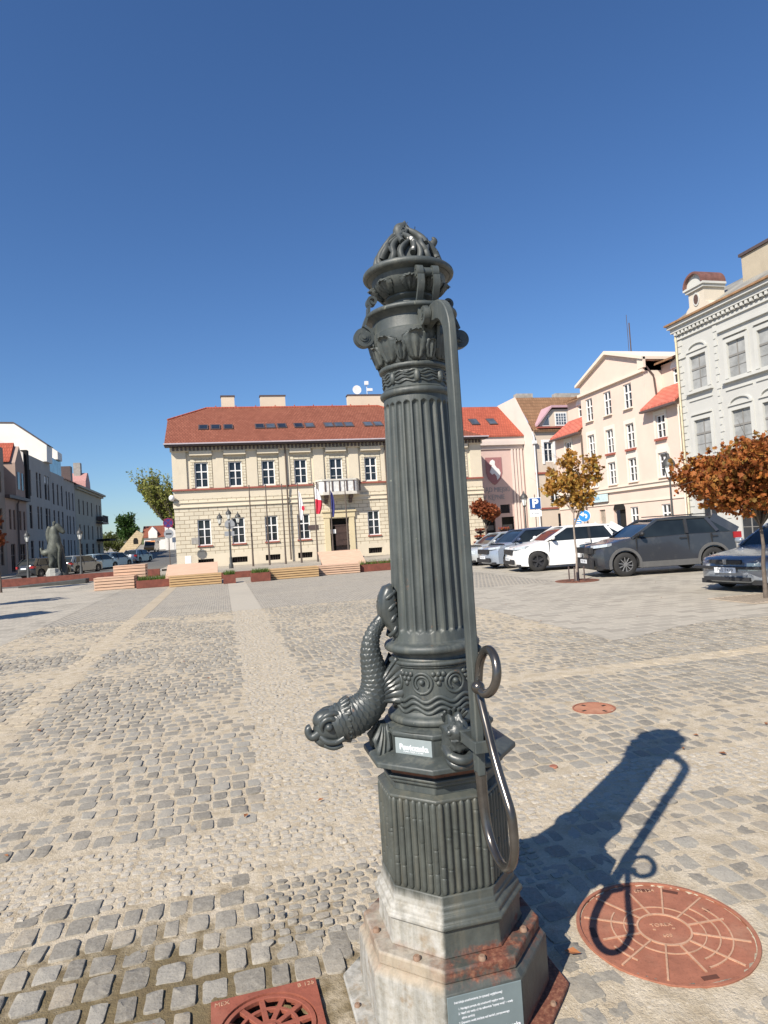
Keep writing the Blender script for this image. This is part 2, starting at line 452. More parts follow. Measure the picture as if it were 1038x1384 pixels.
# larger stones laid round the pump plate
for k in range(26):
    a = 2*PI*k/26 + random.uniform(-.03,.03); r_ = .505
    x, y = PX+r_*math.cos(a), PY+r_*math.sin(a)
    if not in_hole(x, y, .05): stone(stones['g'], x, y, random.uniform(.09,.125), random.uniform(.09,.12), .004+random.gauss(0,.003), .12, .4)
for key, nm, m in (('g','sett_paving',SETT),('m','mosaic_paving',MOSA),('y','yellow_paving',YELL)):
    o = stones[key].build(nm, m, smooth=50); kind(o, 'structure')
def grid(name, x0,x1,y0,y1,st, m):
    nx = int((x1-x0)/st)+1; ny = int((y1-y0)/st)+1
    X, Y = np.meshgrid(np.linspace(x0,x1,nx), np.linspace(y0,y1,ny))
    cov = fbm(X*.55+3, Y*.7+9, 3)                    # where sand lies thick over the stones
    Z = -.0022 + .022*np.clip(cov-.42,-.12,.5) + .007*(fbm(X*9, Y*9, 5)-.5) + .0045*(vnoise(X*40, Y*40, 8)-.5) - .004*np.exp(-((X-1.3)**2/2.2+(Y-2.4)**2/.9))
    strip = ((X > .16) & (X < .90) & (Y > 3.4)) | ((Y > 3.45) & (Y < 4.08))
    Z = np.where(strip, -.0018+.006*(fbm(X*7,Y*7,5)-.5)+.004*(vnoise(X*40,Y*40,8)-.5), Z)
    yl = ((X > -2.32) & (X < -1.97) & (Y > 5.2)) | ((X > 1.9) & (Y > 6.5) & (Y < 6.9))
    Z = np.where(yl, Z+.004, Z)
    slab = ((X > 5.3) & (Y > 8.5+.35*np.sin(X))) | ((X < -4.25) & (Y > 14.2+.3*np.sin(X*2))); Z = np.where(slab, -.012, Z)
    Z = np.minimum(Z, .0055)
    e = np.minimum(np.minimum(X-NX0, NX1-X), np.minimum(Y-NY0, NY1-Y)); Z = np.where(e < .02, -.012, Z)
    # nothing over the iron covers
    for h in HOLES:
        if h[0] == 'c': Z = np.where(np.hypot(X-h[1], Y-h[2]) < h[3]-.05, -.03, Z)
        else: Z = np.where((X > h[1]+.03)&(X < h[2]-.03)&(Y > h[3]+.03)&(Y < h[4]-.03), -.16, Z)
    co = np.stack([X,Y,Z], -1).reshape(-1,3)
    i = np.arange(nx*ny).reshape(ny,nx)
    q = np.stack([i[:-1,:-1], i[:-1,1:], i[1:,1:], i[1:,:-1]], -1).reshape(-1,4)
    me = bpy.data.meshes.new(name)
    me.vertices.add(len(co)); me.vertices.foreach_set('co', co.ravel())
    me.loops.add(q.size); me.loops.foreach_set('vertex_index', q.ravel().astype(np.int32))
    me.polygons.add(len(q)); me.polygons.foreach_set('loop_start', np.arange(0,q.size,4,dtype=np.int32))
    me.polygons.foreach_set('loop_total', np.full(len(q),4,dtype=np.int32))
    me.polygons.foreach_set('use_smooth', np.ones(len(q),dtype=bool))
    me.materials.append(m); me.update(calc_edges=True); me.validate()
    o = bpy.data.objects.new(name, me); COL.objects.link(o); return kind(o, 'structure')
grid('sand_bed', NX0,NX1,NY0,5.6,.022, SAND)
grid('sand_bed', NX0,NX1,5.6,NY1,.05, SAND)
b = MB()
for k in range(34):
    x0 = 5.3+(NX1-5.3)*k/34; x1 = 5.3+(NX1-5.3)*(k+1)/34
    b.add([(x0,8.5+.35*math.sin(x0),-.004),(x1,8.5+.35*math.sin(x1),-.004),(x1,NY1,-.004),(x0,NY1,-.004)],[(0,1,2,3)])
for k in range(12):
    x0 = NX0+(-4.25-NX0)*k/12; x1 = NX0+(-4.25-NX0)*(k+1)/12
    b.add([(x0,14.2+.3*math.sin(x0*2),-.004),(x1,14.2+.3*math.sin(x1*2),-.004),(x1,NY1,-.004),(x0,NY1,-.004)],[(0,1,2,3)])
kind(b.build('slab_paving', SLAB), 'structure')

FLEAF = mat('fallen_leaf', (.26,.10,.035), .7, var=.6, scale=3)
b = MB(); rl = random.Random(4)
for k in range(45):
    yy = 2.2+15*rl.random()**1.4; xx = rl.uniform(-.45,.95)*yy
    if in_hole(xx,yy,.05): continue
    a = rl.random()*6.28; q = rl.uniform(.016,.034); c_, s_ = math.cos(a)*q, math.sin(a)*q
    z = .012
    b.add([(xx-c_,yy-s_,z),(xx+s_*.6,yy-c_*.6,z+.006),(xx+c_,yy+s_,z+.003),(xx-s_*.6,yy+c_*.6,z+.009)],[(0,1,2),(0,2,3)])
kind(b.build('fallen_leaves', FLEAF), 'stuff')
# ================================================================== THE PUMP
def m_iron(name, base=(.050,.059,.057), rough=.50, dusty=.6):
    t = NT(name); t.set(rough, .0, .6)
    n1 = t.noise(9, 5, .65); n2 = t.noise(55, 4, .7)
    c = t.ramp(n1, [(.3, mul(base,.8)), (.7, mul(base,1.2))])
    # weathered film: pale green-grey dust that holds in streaks
    st = t.noise(3, 5, .6, vec=t.co(scale=(9,9,.9)))
    c = t.mix(t.math('MULTIPLY', t.smooth(st, .45, .75), dusty), c, (.135,.138,.115))
    c = t.mix(t.math('MULTIPLY', t.smooth(n2, .55, .8), .4), c, mul(base,.55))
    s2 = t.noise(2.2, 6, .7, vec=t.co(scale=(14,14,1.1)))
    c = t.mix(t.math('MULTIPLY', t.smooth(s2, .52, .70), .55), c, mul(base,.52))
    ch = t.math('MULTIPLY', t.smooth(t.noise(34,4,.75), .63, .70), t.smooth(t.noise(4,3), .45, .65))
    c = t.mix(t.math('MULTIPLY', ch, .8), c, (.15,.085,.05))
    c = t.mix(t.math('MULTIPLY', t.smooth(t.noise(48,3,.6), .69, .74), .55), c, (.24,.25,.20))
    t.color(c)
    r = t.n('ShaderNodeMapRange'); t.l(n1, r.inputs[0]); r.inputs[3].default_value = rough-.08; r.inputs[4].default_value = rough+.15
    t.l(r.outputs[0], t.b.inputs['Roughness'])
    t.bump(t.math('ADD', n2, t.math('MULTIPLY', t.noise(200,2,.6), .5)), .18, .004)
    return t.m
def m_base():
    """painted iron low on the pump: chalky film and painted sunlight on the spout side, rust round the joints"""
    t = NT('pump_base_iron'); t.set(.55, 0, .5)
    base = (.062,.068,.060)
    n1 = t.noise(10, 5, .65); n2 = t.noise(60, 4, .7); n3 = t.noise(24, 5, .7)
    st = t.noise(3, 5, .6, vec=t.co(scale=(12,12,1.2)))
    c = t.ramp(n1, [(.3, mul(base,.75)), (.7, mul(base,1.3))])
    c = t.mix(t.math('MULTIPLY', t.smooth(st, .45, .75), .5), c, (.125,.115,.085))
    xyz = t.n('ShaderNodeSeparateXYZ'); t.l(t.co(), xyz.inputs[0]); X, Y, Z = xyz.outputs
    L = t.math('SQRT', t.math('ADD', t.math('MULTIPLY', X, X), t.math('MULTIPLY', Y, Y)))
    dot = t.math('ADD', t.math('MULTIPLY', X, math.cos(rad(196))), t.math('MULTIPLY', Y, math.sin(rad(196))))
    side = t.math('DIVIDE', dot, t.math('MAXIMUM', L, .01))
    side = t.math('ADD', side, t.math('MULTIPLY', t.math('SUBTRACT', n3, .5), .05))
    sunlit_chalk = t.math('MULTIPLY', t.smooth(side, .60, .66), t.smooth(t.math('ADD', Z, t.math('MULTIPLY', t.math('SUBTRACT', st, .5), .10)), .455, .40))  # chalky tone with sunlight put into the colour, ending at the lit corner
    lc = t.ramp(n3, [(.28, (.27,.235,.18)), (.48, (.37,.35,.305)), (.72, (.47,.455,.42))])
    lc = t.mix(t.math('MULTIPLY', t.smooth(n1, .5, .7), t.smooth(Z, .36, .27)), lc, (.24,.16,.085))
    lc = t.mix(t.math('MULTIPLY', t.smooth(t.math('ABSOLUTE', t.math('SUBTRACT', Z, .225)), .045, .02), .75), lc, (.36,.285,.195))
    c = t.mix(t.math('MULTIPLY', sunlit_chalk, t.math('ADD', .66, t.math('MULTIPLY', t.smooth(st, .35, .6), .3))), c, lc)
    # rust: a band at the flange, bleeding up and down
    d = t.math('ABSOLUTE', t.math('SUBTRACT', Z, .238))
    d = t.math('SUBTRACT', d, t.math('MULTIPLY', t.math('SUBTRACT', n3, .5), .085))
    front = t.math('ADD', .42, t.math('MULTIPLY', t.smooth(side, .64, .52), 1.0))
    rust = t.math('MULTIPLY', t.smooth(d, .048, .016), t.math('MULTIPLY', front, t.smooth(n1, .38, .60)), clamp=True)
    d2 = t.smooth(t.math('SUBTRACT', Z, t.math('MULTIPLY', n3, .05)), .03, .0)
    rust = t.math('MAXIMUM', rust, t.math('MULTIPLY', d2, t.smooth(side, .62, .2)))
    rc = t.ramp(n2, [(.3, (.075,.028,.018)), (.48, (.145,.048,.028)), (.7, (.27,.13,.075))])
    c = t.mix(rust, c, rc)
    t.color(c)
    r = t.math('ADD', .50, t.math('MULTIPLY', t.math('MAXIMUM', rust, sunlit_chalk), .35)); t.l(r, t.b.inputs['Roughness'])
    t.bump(t.math('ADD', n2, t.math('MULTIPLY', n3, 1.2)), .35, .004)
    return t.m
IRON = m_iron('pump_iron'); IRON2 = m_iron('pump_column_iron', (.054,.063,.060), .52, .7)
FISHM = m_iron('fish_iron', (.044,.051,.050), .34, .2)
BASEM = m_base()
PLQ = mat('plaque_grey_green', (.16,.20,.205), .45, var=.08, scale=12)
PLQ2 = mat('plaque_pale', (.26,.30,.305), .4, var=.08, scale=12)
WHITE = mat('white_lettering', (.78,.80,.82), .5, var=.02)
RUSTM = mat('bare_rust', (.20,.075,.035), .7, var=.4, scale=18, bump=.3)
BRASS = mat('worn_handle_steel', (.11,.10,.09), .24, metal=.75, var=.35, scale=9)

pump = thing('water_pump', 'tall dark cast iron street pump with fluted column, flame top and fish spout', 'water pump', (PX,PY,0))
PH = rad(22.5)
def octo(name, prof, m=BASEM, bev=.006):
    b = MB(); b.lathe([(r,z) for r,z in prof], 8, PH); return b.build(name, m, pump, bevel=bev, smooth=25)
def cat(p0,p1,p2,p3,t):
    return [.5*((2*p1[i])+(-p0[i]+p2[i])*t+(2*p0[i]-5*p1[i]+4*p2[i]-p3[i])*t*t+(-p0[i]+3*p1[i]-3*p2[i]+p3[i])*t**3) for i in range(3)]
def spline(pts, k=4):
    out = []
    for i in range(len(pts)-1):
        a_, b_, c_, d_ = pts[max(0,i-1)], pts[i], pts[i+1], pts[min(len(pts)-1,i+2)]
        for j in range(k): out.append(cat(a_,b_,c_,d_,j/k))
    out.append(pts[-1]); return out
def polar(r, a, z): return (r*math.cos(rad(a)), r*math.sin(rad(a)), z)
def bolt(b, p, r, h):
    b.lathe([(r,0),(r,h*.6),(r*.7,h),(0.001,h)], 10, c=p, caps=False)
plate = octo('base_plate', [(.15,.0),(.425,.0),(.425,.018),(.15,.018)])
def bolts(par, r, z, off, rr, h):
    b = MB(); bolt(b, (0,0,0), rr, h); first = None
    for a in range(0,360,45):
        if first is None: o = first = b.build('bolt', BOLTM, par, smooth=40)
        else: o = first.copy(); COL.objects.link(o)
        o.location = polar(r, a+off, z)
BOLTM = mat('rusty_bolt', (.24,.15,.10), .75, var=.3, scale=40)
bolts(plate, .375, .018, 4, .011, .010)
blk = octo('lower_block', [(.354,.0185),(.354,.190),(.331,.213),(.2,.213)])
fl = octo('flange', [(.2,.2135),(.327,.2135),(.330,.217),(.330,.250),(.325,.256),(.2,.258)])
bolts(fl, .287, .2565, 3, .0135, .013)
octo('pedestal', [(.272,.257),(.266,.275),(.266,.346),(.280,.353),(.280,.366),(.268,.372),(.268,.388),(.262,.394),(.252,.398),(.252,.412),(.246,.418),(.246,.45)])
# ribbed drum
drum = octo('ribbed_drum', [(.228,.40),(.236,.45),(.236,.755),(.243,.762),(.243,.770),(.218,.782),(.2,.782)])
b = MB()
Rr = .238
for f in range(8):
    a0 = rad(-22.5+45*f); a1 = rad(22.5+45*f)
    p0 = Vector((Rr*math.cos(a0), Rr*math.sin(a0), 0)); p1 = Vector((Rr*math.cos(a1), Rr*math.sin(a1), 0))
    n = ((p0+p1)/2).normalized()
    for k in range(7):
        q = p0.lerp(p1, (k+.5)/7) - n*.002
        zs = [.452,.46]; rr = [.006,.0098]
        nodes = sorted(random.uniform(.50,.73) for _ in range(2))
        for zz in np.linspace(.47,.745,16):
            zs.append(zz); rr.append(.0100+random.uniform(-.0004,.0004))
        for nd in nodes:
            zs += [nd-.004, nd, nd+.004]; rr += [.0103,.0082,.0103]
        zs += [.755,.762]; rr += [.0095,.005]
        o_ = np.argsort(zs)
        b.tube([(q.x,q.y,zs[i]) for i in o_], [rr[i] for i in o_], 10, up=(n.x,n.y,0))
b.build('rib', BASEM, drum, smooth=50)
# cornice below the plaque
octo('cornice', [(.216,.780),(.216,.806),(.228,.814),(.228,.824),(.240,.830),(.240,.838),(.222,.843),(.222,.852),(.262,.868),(.290,.876),(.290,.892),(.284,.896),(.212,.910)], IRON, .003)
b = MB(); b.lathe([(.2245,.842),(.2245,.8535)], 8, PH, caps=False); b.build('rusty_groove', RUSTM, pump)
octo('plaque_block', [(.206,.908),(.206,.966),(.214,.972),(.214,.984),(.205,.990),(.15,.990)], IRON, .003)
def octface(a, ap, z):      # frame on the face whose outward normal is at angle a
    n = Vector((math.cos(rad(a)), math.sin(rad(a)), 0)); u = Vector((-n.y, n.x, 0))
    return n*ap + Vector((0,0,z)), u, n
O, u, n = octface(225, .206*.9239, .937)
b = MB(); b.box(-.074,.074,-.028,.028,0,.003, 0, frameM(O,u,(0,0,1)))
pq = b.build('name_plaque', PLQ2, pump, bevel=.001)
text('lettering', 'Pewiczanka', .0275, WHITE, pq, frameM(O+n*.0035+u*.002+Vector((0,0,-.0035)), u, (0,0,1)), .0004, bold=.0009, sx=.92)
text('lettering', 'POMPA MIEJSKA  RYNEK', .0075, WHITE, pq, frameM(O+n*.0035+Vector((0,0,-.0185)), u, (0,0,1)), .0003)
O, u, n = octface(270, .354*.9239, .112)
b = MB(); b.box(-.131,.131,-.078,.078,0,.004, 0, frameM(O,u,(0,0,1)))
pq = b.build('instruction_plaque', PLQ, pump, bevel=.0015)
Z_ = Vector((0,0,1))
for s_, y_, x_, sz, al in (('Instrukcja uruchomienia (w sytuacji wyjątkowej)',.058,-.108,.0108,'LEFT'),
        ('1. Naciągnij pompę, aby uruchomić wypływ wody.',.036,-.095,.0098,'LEFT'), ('2. Napić się wody, aż do całkowicie "czystej wody" – wtedy',.021,-.095,.0098,'LEFT'),
        ('ujście zamknij.',.006,-.085,.0098,'LEFT'), ('3. Dopuszcz wodę bieżącą nad kamień, pompowanego',-.009,-.095,.0098,'LEFT'),
        ('węzła.',-.024,-.085,.0098,'LEFT'), ('4. Dopuść pionowo dźwignię.',-.039,-.095,.0098,'LEFT')):
    text('lettering', s_, sz, WHITE, pq, frameM(O+n*.0045+u*x_+Z_*y_, u, (0,0,1)), .0003, al, bold=.0001, sx=.80)
text('lettering', 'Pewiczanka', .021, WHITE, pq, frameM(O+n*.0045+u*.078+Z_*(-.058), u, (0,0,1)), .0004, bold=.0006, sx=.85)

# round foot of the column
def rnd(name, prof, m=IRON, n=72, par=pump):
    b = MB(); b.lathe(prof, n); return b.build(name, m, par, smooth=32)
def torus_prof(r, z, t, k=7): return [(r+t*math.cos(-PI/2+PI*i/(k-1)), z+t*math.sin(-PI/2+PI*i/(k-1))) for i in range(k)]
rnd('column_foot', [(.15,.988),(.200,.989),(.200,.996),(.186,1.000)]+torus_prof(.170,1.018,.015)+[(.166,1.034),(.160,1.040),(.155,1.048)])
band = rnd('wave_band', [(.155,1.046),(.157,1.12),(.155,1.205),(.163,1.212)]+torus_prof(.160,1.224,.009)+[(.152,1.234),(.148,1.243),(.150,1.255)])
b = MB()
for j, zz in enumerate((1.058,1.078,1.098)):
    pts = []
    for k in range(193):
        a = 2*PI*k/192
        pts.append((.157*math.cos(a), .157*math.sin(a), zz+.010*math.sin(10*a+j*.25)))
    b.tube(pts, .0075, 8, caps=False)
for a in range(0,360,45):
    for rr, tt in ((.036,.006),(.024,.005)):
        pts = []
        for k in range(33):
            q = 2*PI*k/32 if rr > .03 else -.6+4.6*k/32
            aa = rad(a+11)+rr*math.cos(q)/.157
            pts.append((.157*math.cos(aa), .157*math.sin(aa), 1.155+rr*math.sin(q)))
        b.tube(pts, tt, 8)
    p = polar(.160, a+11, 1.160); b.sphere(p, .011, 12, 8)
    for i in range(3):                              # fish scales between the scrolls
        for j in range(3-i):
            aa = a+33.5+(j-(2-i)/2)*7; zz = 1.188-i*.017
            b.sphere(polar(.1545,aa,zz), (.010,.010,.0105), 10, 6)
b.build('wave_relief', IRON, band, smooth=60)
rnd('lower_ring', [(.140,1.253),(.150,1.256)]+torus_prof(.166,1.275,.0165)+[(.158,1.293),(.150,1.299),(.146,1.304)])
# fluted column
NF, SUB = 24, 10
def column():
    zs = [1.300,1.312]+list(np.linspace(1.322,1.375,14))+list(np.linspace(1.40,2.14,18))+list(np.linspace(2.155,2.196,13))+[2.204,2.214]
    V = []; F = []; N = NF*SUB
    hw = .80
    for z in zs:
        R0 = .1450 + (.1250-.1450)*(z-1.30)/.91
        if z < 1.335: R0 += .004*(1-(z-1.30)/.035)
        for k in range(N):
            a = 2*PI*k/N; t_ = ((k % SUB)/SUB-.5)*2        # -1..1 across one flute
            w_ = hw
            e0, e1 = 1.333, 2.190; cap = .014
            if z < e0 or z > e1: w_ = 0
            elif z < e0+cap: w_ = hw*math.sqrt(max(0,1-((e0+cap-z)/cap)**2))
            elif z > e1-cap: w_ = hw*math.sqrt(max(0,1-((z-e1+cap)/cap)**2))
            dz = 0
            if w_ > 1e-3 and abs(t_) < w_: dz = .0115*math.sqrt(1-(t_/w_)**2)*(w_/hw)
            r = R0-dz
            V.append((r*math.cos(a+.06), r*math.sin(a+.06), z))
    for i in range(len(zs)-1):
        for k in range(N):
            k2 = (k+1)%N; F.append((i*N+k,i*N+k2,(i+1)*N+k2,(i+1)*N+k))
    b = MB(); b.add(V,F); return b.build('fluted_column', IRON2, pump, smooth=35)
column()
rnd('upper_ring', [(.120,2.208)]+torus_prof(.124,2.228,.0145)+[(.128,2.243),(.122,2.250)])
ub = rnd('upper_wave_band', [(.121,2.248),(.123,2.28),(.122,2.306),(.128,2.312)]+torus_prof(.126,2.324,.011)+[(.130,2.336)])
b = MB()
for j, zz in enumerate((2.264,2.277,2.290,2.300)):
    pts = [(.1235*math.cos(2*PI*k/144), .1235*math.sin(2*PI*k/144), zz+.004*math.sin(14*2*PI*k/144+j)) for k in range(145)]
    b.tube(pts, .0044, 6, caps=False)
for a in (20,110,200,245,290): b.sphere(polar(.124,a+12,2.280), (.013,.013,.023), 14, 10)
for a in (20,110,200,245,290): b.lathe(torus_prof(.0,0,.0), 3) if False else None
b.build('wave_relief', IRON, ub, smooth=60)
urn = rnd('capital', [(.128,2.335),(.133,2.350),(.142,2.372),(.152,2.400),(.158,2.430),(.159,2.455),(.152,2.462),(.150,2.480),(.150,2.505),(.156,2.514),(.172,2.522)]+torus_prof(.170,2.532,.010)+[(.168,2.544),(.140,2.552),(.090,2.556)])
# acanthus leaves on the capital and under the bowl
def leaf(b, surf, a0, z0, z1, wid, curl, nl=5):
    """leaf lying on a surface of revolution surf(z)->r, lobed edge, tip curling outward"""
    nu, nv = 17, 15
    V = []; F = []
    for j in range(nv):
        t = j/(nv-1); z = z0+(z1-z0)*t
        lob = .80+.20*abs(math.sin(t*PI*nl))
        w_ = wid*lob*math.sin(min(1,.18+t*1.0)*PI*.62)*(1-.55*max(0,t-.7)/.3)
        out = curl*max(0,t-.62)**2/.144
        zz = z - .022*max(0,t-.8)/.2*(1 if curl else 0)
        for i in range(nu):
            s_ = i/(nu-1)*2-1
            rid = .006*(1-abs(s_))+.004*math.cos(s_*PI*3.5)*(1-.4*t)
            r = surf(z)+.003+rid+out*(1-.35*s_*s_)
            a = a0+s_*w_/max(.06,surf(z))
            V.append((r*math.cos(a), r*math.sin(a), zz-.004*abs(s_)*t))
    for j in range(nv-1):
        for i in range(nu-1):
            p = j*nu+i; F.append((p,p+1,p+nu+1,p+nu))
    b.add(V,F)
def interp(prof):
    zz = [p[1] for p in prof]; rr = [p[0] for p in prof]
    return lambda z: float(np.interp(z, zz, rr))
sf = interp([(.128,2.335),(.133,2.350),(.142,2.372),(.152,2.400),(.158,2.430),(.159,2.47)])
b = MB()
for k in range(8): leaf(b, sf, rad(22.5+45*k+10), 2.340, 2.452+.008*(k%2), .055, .020)
for k in range(8): leaf(b, sf, rad(45*k+10), 2.340, 2.425, .030, .012, 3)
o = b.build('acanthus_leaf', IRON, urn, smooth=60); s_ = o.modifiers.new('solid','SOLIDIFY'); s_.thickness = .004; s_.offset = -1
rnd('neck', [(.085,2.552),(.078,2.562),(.073,2.576),(.075,2.588),(.088,2.594),(.094,2.600),(.094,2.606)])
bowl = rnd('fire_bowl', [(.08,2.604),(.094,2.608),(.116,2.620),(.134,2.640),(.142,2.662),(.144,2.676),(.152,2.680),(.160,2.684)]+torus_prof(.164,2.696,.0135)+[(.160,2.712),(.145,2.718),(.125,2.722),(.05,2.722)])
sf2 = interp([(.094,2.608),(.116,2.620),(.134,2.640),(.142,2.662),(.144,2.69)])
b = MB()
for k in range(8): leaf(b, sf2, rad(45*k+30), 2.610, 2.668, .042, .010)
o = b.build('acanthus_leaf', IRON, bowl, smooth=60); s_ = o.modifiers.new('solid','SOLIDIFY'); s_.thickness = .004; s_.offset = -1
FT = NT('flame_iron'); FT.set(.55,0,.4)
_d = FT.noise(26, 3, .6); _c = FT.ramp(FT.noise(11,5,.65), [(.3,(.040,.045,.044)),(.7,(.075,.082,.078))])
_x = FT.n('ShaderNodeSeparateXYZ'); FT.l(FT.co(), _x.inputs[0])
FT.color(FT.mix(FT.math('MULTIPLY', FT.smooth(FT.noise(15,3,.6), .66, .70), .9), _c, (.62,.60,.56)))   # a few bird droppings
FT.bump(_d, .2, .004); FLAMEM = FT.m
# flames: three rings of curling tongues round a core
b = MB()
FP = ([2.70,2.735,2.765,2.795,2.82,2.845,2.87,2.92],[.118,.120,.112,.096,.078,.056,.038,.015])
b.lathe([(r_-.012,z_) for r_,z_ in zip(FP[1],FP[0])], 40)
def tongue(a, zb, H, wid, sway, flare, ph):
    pts = []; rr = []
    for i in range(19):
        t = i/18; z = zb+H*t
        rc = float(np.interp(z, *FP))
        if t > .68: rc += flare*(t-.68)/.32*.022
        aa = a + sway*math.sin(t*PI*1.8+ph)*(.25+.75*t)*.030/max(rc,.04)
        pts.append((rc*math.cos(aa), rc*math.sin(aa), z))
        e = math.sin(PI*min(1,.30+t*.66))**.75
        rr.append(max(.0015, wid*e*(1-.42*t)*(1 if t < .5 else max(.05,(1-t)/.5)**.8)))
    b.tube(pts, rr, 12, up=(math.cos(a),math.sin(a),.2), squash=.66)
for k in range(15): tongue(rad(24*k+8), 2.708, .112+.026*(k%3), .0215, 1 if k%2 else -1, 1.0 if k%3==0 else .2, .2*(k%4))
for k in range(12): tongue(rad(30*k+22), 2.742, .112+.022*(k%3), .0195, -1 if k%2 else 1, .7 if k%2 else 0, .3*(k%3))
for k in range(7): tongue(rad(51.4*k+40), 2.792, .100+.014*(k%2), .0185, 1 if k%2 else -1, 0, .4*(k%2))
def spike(pts, rr): b.tube(spline(pts,5), np.interp(np.linspace(0,1,(len(pts)-1)*5+1), np.linspace(0,1,len(rr)), rr), 12, squash=.85)
spike([(0,0,2.82),(-.016,-.004,2.850),(-.026,-.008,2.876),(-.010,-.004,2.896),(.002,0,2.914)], [.036,.034,.026,.018,.003])
spike([(.03,.0,2.80),(.042,.0,2.838),(.028,.0,2.864),(.036,.0,2.886)], [.030,.026,.018,.003])
spike([(.075,-.005,2.76),(.102,-.008,2.79),(.098,-.006,2.816),(.116,-.008,2.842),(.108,-.006,2.858)], [.026,.022,.017,.013,.003])
b.build('flames', FLAMEM, bowl, smooth=60)

# scrolls: strip volutes standing on the capital
def volute(c, r0, r1, turns, start, sgn, n=40):
    return [(c[0]+ (r0+(r1-r0)*i/n)*math.cos(start+sgn*2*PI*turns*i/n), c[1]+(r0+(r1-r0)*i/n)*math.sin(start+sgn*2*PI*turns*i/n)) for i in range(n+1)]
def strip(b, pts, a, wid, th):
    """2-D path (radius, z) in the radial plane at angle a, swept as a flat strip of width wid"""
    n = Vector((math.cos(a), math.sin(a), 0)); s = Vector((-n.y, n.x, 0)); V = []; F = []
    N = len(pts)
    for i, p in enumerate(pts):
        q0 = Vector(pts[max(0,i-1)]); q1 = Vector(pts[min(N-1,i+1)]); d = (q1-q0)
        d = d.normalized() if d.length > 0 else Vector((1,0))
        nn = Vector((-d.y, d.x)); h = th[i] if hasattr(th,'__len__') else th; w_ = wid[i] if hasattr(wid,'__len__') else wid
        for k, (e, f_) in enumerate(((1,1),(1,-1),(-1,-1),(-1,1))):
            c_ = Vector(p)+nn*(h/2*e); V.append(n*c_.x+Z_*c_.y+s*(w_/2*f_))
    for i in range(N-1):
        for k in range(4):
            F.append((i*4+k, i*4+(k+1)%4, (i+1)*4+(k+1)%4, (i+1)*4+k))
    F += [(3,2,1,0), tuple((N-1)*4+k for k in range(4))]
    b.add(V,F)
def scroll(ang):
    b = MB(); a = rad(ang)
    big = volute((.196,2.452), .041, .007, 1.7, rad(95), 1, 60)
    small = volute((.152,2.592), .020, .005, 1.2, rad(-60), 1, 30)
    neck = [(.150,2.560),(.160,2.545),(.176,2.535),(.186,2.510)]
    path = small[::-1] + [(.168,2.568),(.170,2.545),(.182,2.520)] + big
    strip(b, path, a, .036, .010)
    n = Vector((math.cos(a), math.sin(a), 0))
    M = Matrix.Rotation(a, 4, 'Z')
    # solid cheek behind the spiral and the boss at its eye
    poly = [(.196+.036*math.cos(t), 2.452+.036*math.sin(t)) for t in np.linspace(0,2*PI,25)[:-1]]
    b.prism(poly, -.012, .012, ((0,0,0), n, (0,0,1), (-n.y,n.x,0)))
    for r_, h_ in ((.026,.017),(.017,.021),(.009,.025)):
        poly = [(.196+r_*math.cos(t), 2.452+r_*math.sin(t)) for t in np.linspace(0,2*PI,21)[:-1]]
        b.prism(poly, -h_, h_, ((0,0,0), n, (0,0,1), (-n.y,n.x,0)))
    poly = [(.150,2.430),(.175,2.415),(.185,2.44),(.160,2.49),(.150,2.49)]
    b.prism(poly, -.014, .014, ((0,0,0), n, (0,0,1), (-n.y,n.x,0)))
    return b.build('scroll', IRON, pump, smooth=40)
for ang in (0,90,180): scroll(ang)
# lever bracket: two S-scroll cheeks on the lever side
b = MB()
for sx_ in (-1,1):
    offs = .020+.030*sx_
    S = volute((.205,2.478), .033, .008, 1.4, rad(170), 1, 36)
    top = volute((.160,2.652), .022, .006, 1.2, rad(-80), 1, 26)
    path = top[::-1] + [(.186,2.628),(.186,2.604),(.168,2.574),(.150,2.550),(.152,2.52)] + S
    n = Vector((0,-1,0)); s = Vector((1,0,0))
    V0 = len(b.v); strip(b, path, -PI/2, .024, .014)
    for i in range(V0, len(b.v)): b.v[i] = (b.v[i][0]+offs, b.v[i][1], b.v[i][2])
    poly = [(.12,2.39),(.152,2.372),(.166,2.42),(.176,2.46),(.205,2.452),(.230,2.470),(.228,2.502),(.20,2.512),(.168,2.505),(.12,2.535)]
    b.prism(poly, offs-.005, offs+.005, ((0,0,0), (0,-1,0), (0,0,1), (1,0,0)))
    for r_, h_ in ((.017,.010),(.010,.014)):
        poly = [(.205+r_*math.cos(t), 2.478+r_*math.sin(t)) for t in np.linspace(0,2*PI,19)[:-1]]
        b.prism(poly, offs-h_, offs+h_, ((0,0,0), (0,-1,0), (0,0,1), (1,0,0)))
# drum of the upper volute, spanning both cheeks
pts = [(.020+x_, -.160, 2.652) for x_ in (-.04,.04)]
b.tube(pts, .016, 16, up=(0,0,1))
b.build('lever_bracket', IRON, pump, smooth=40)
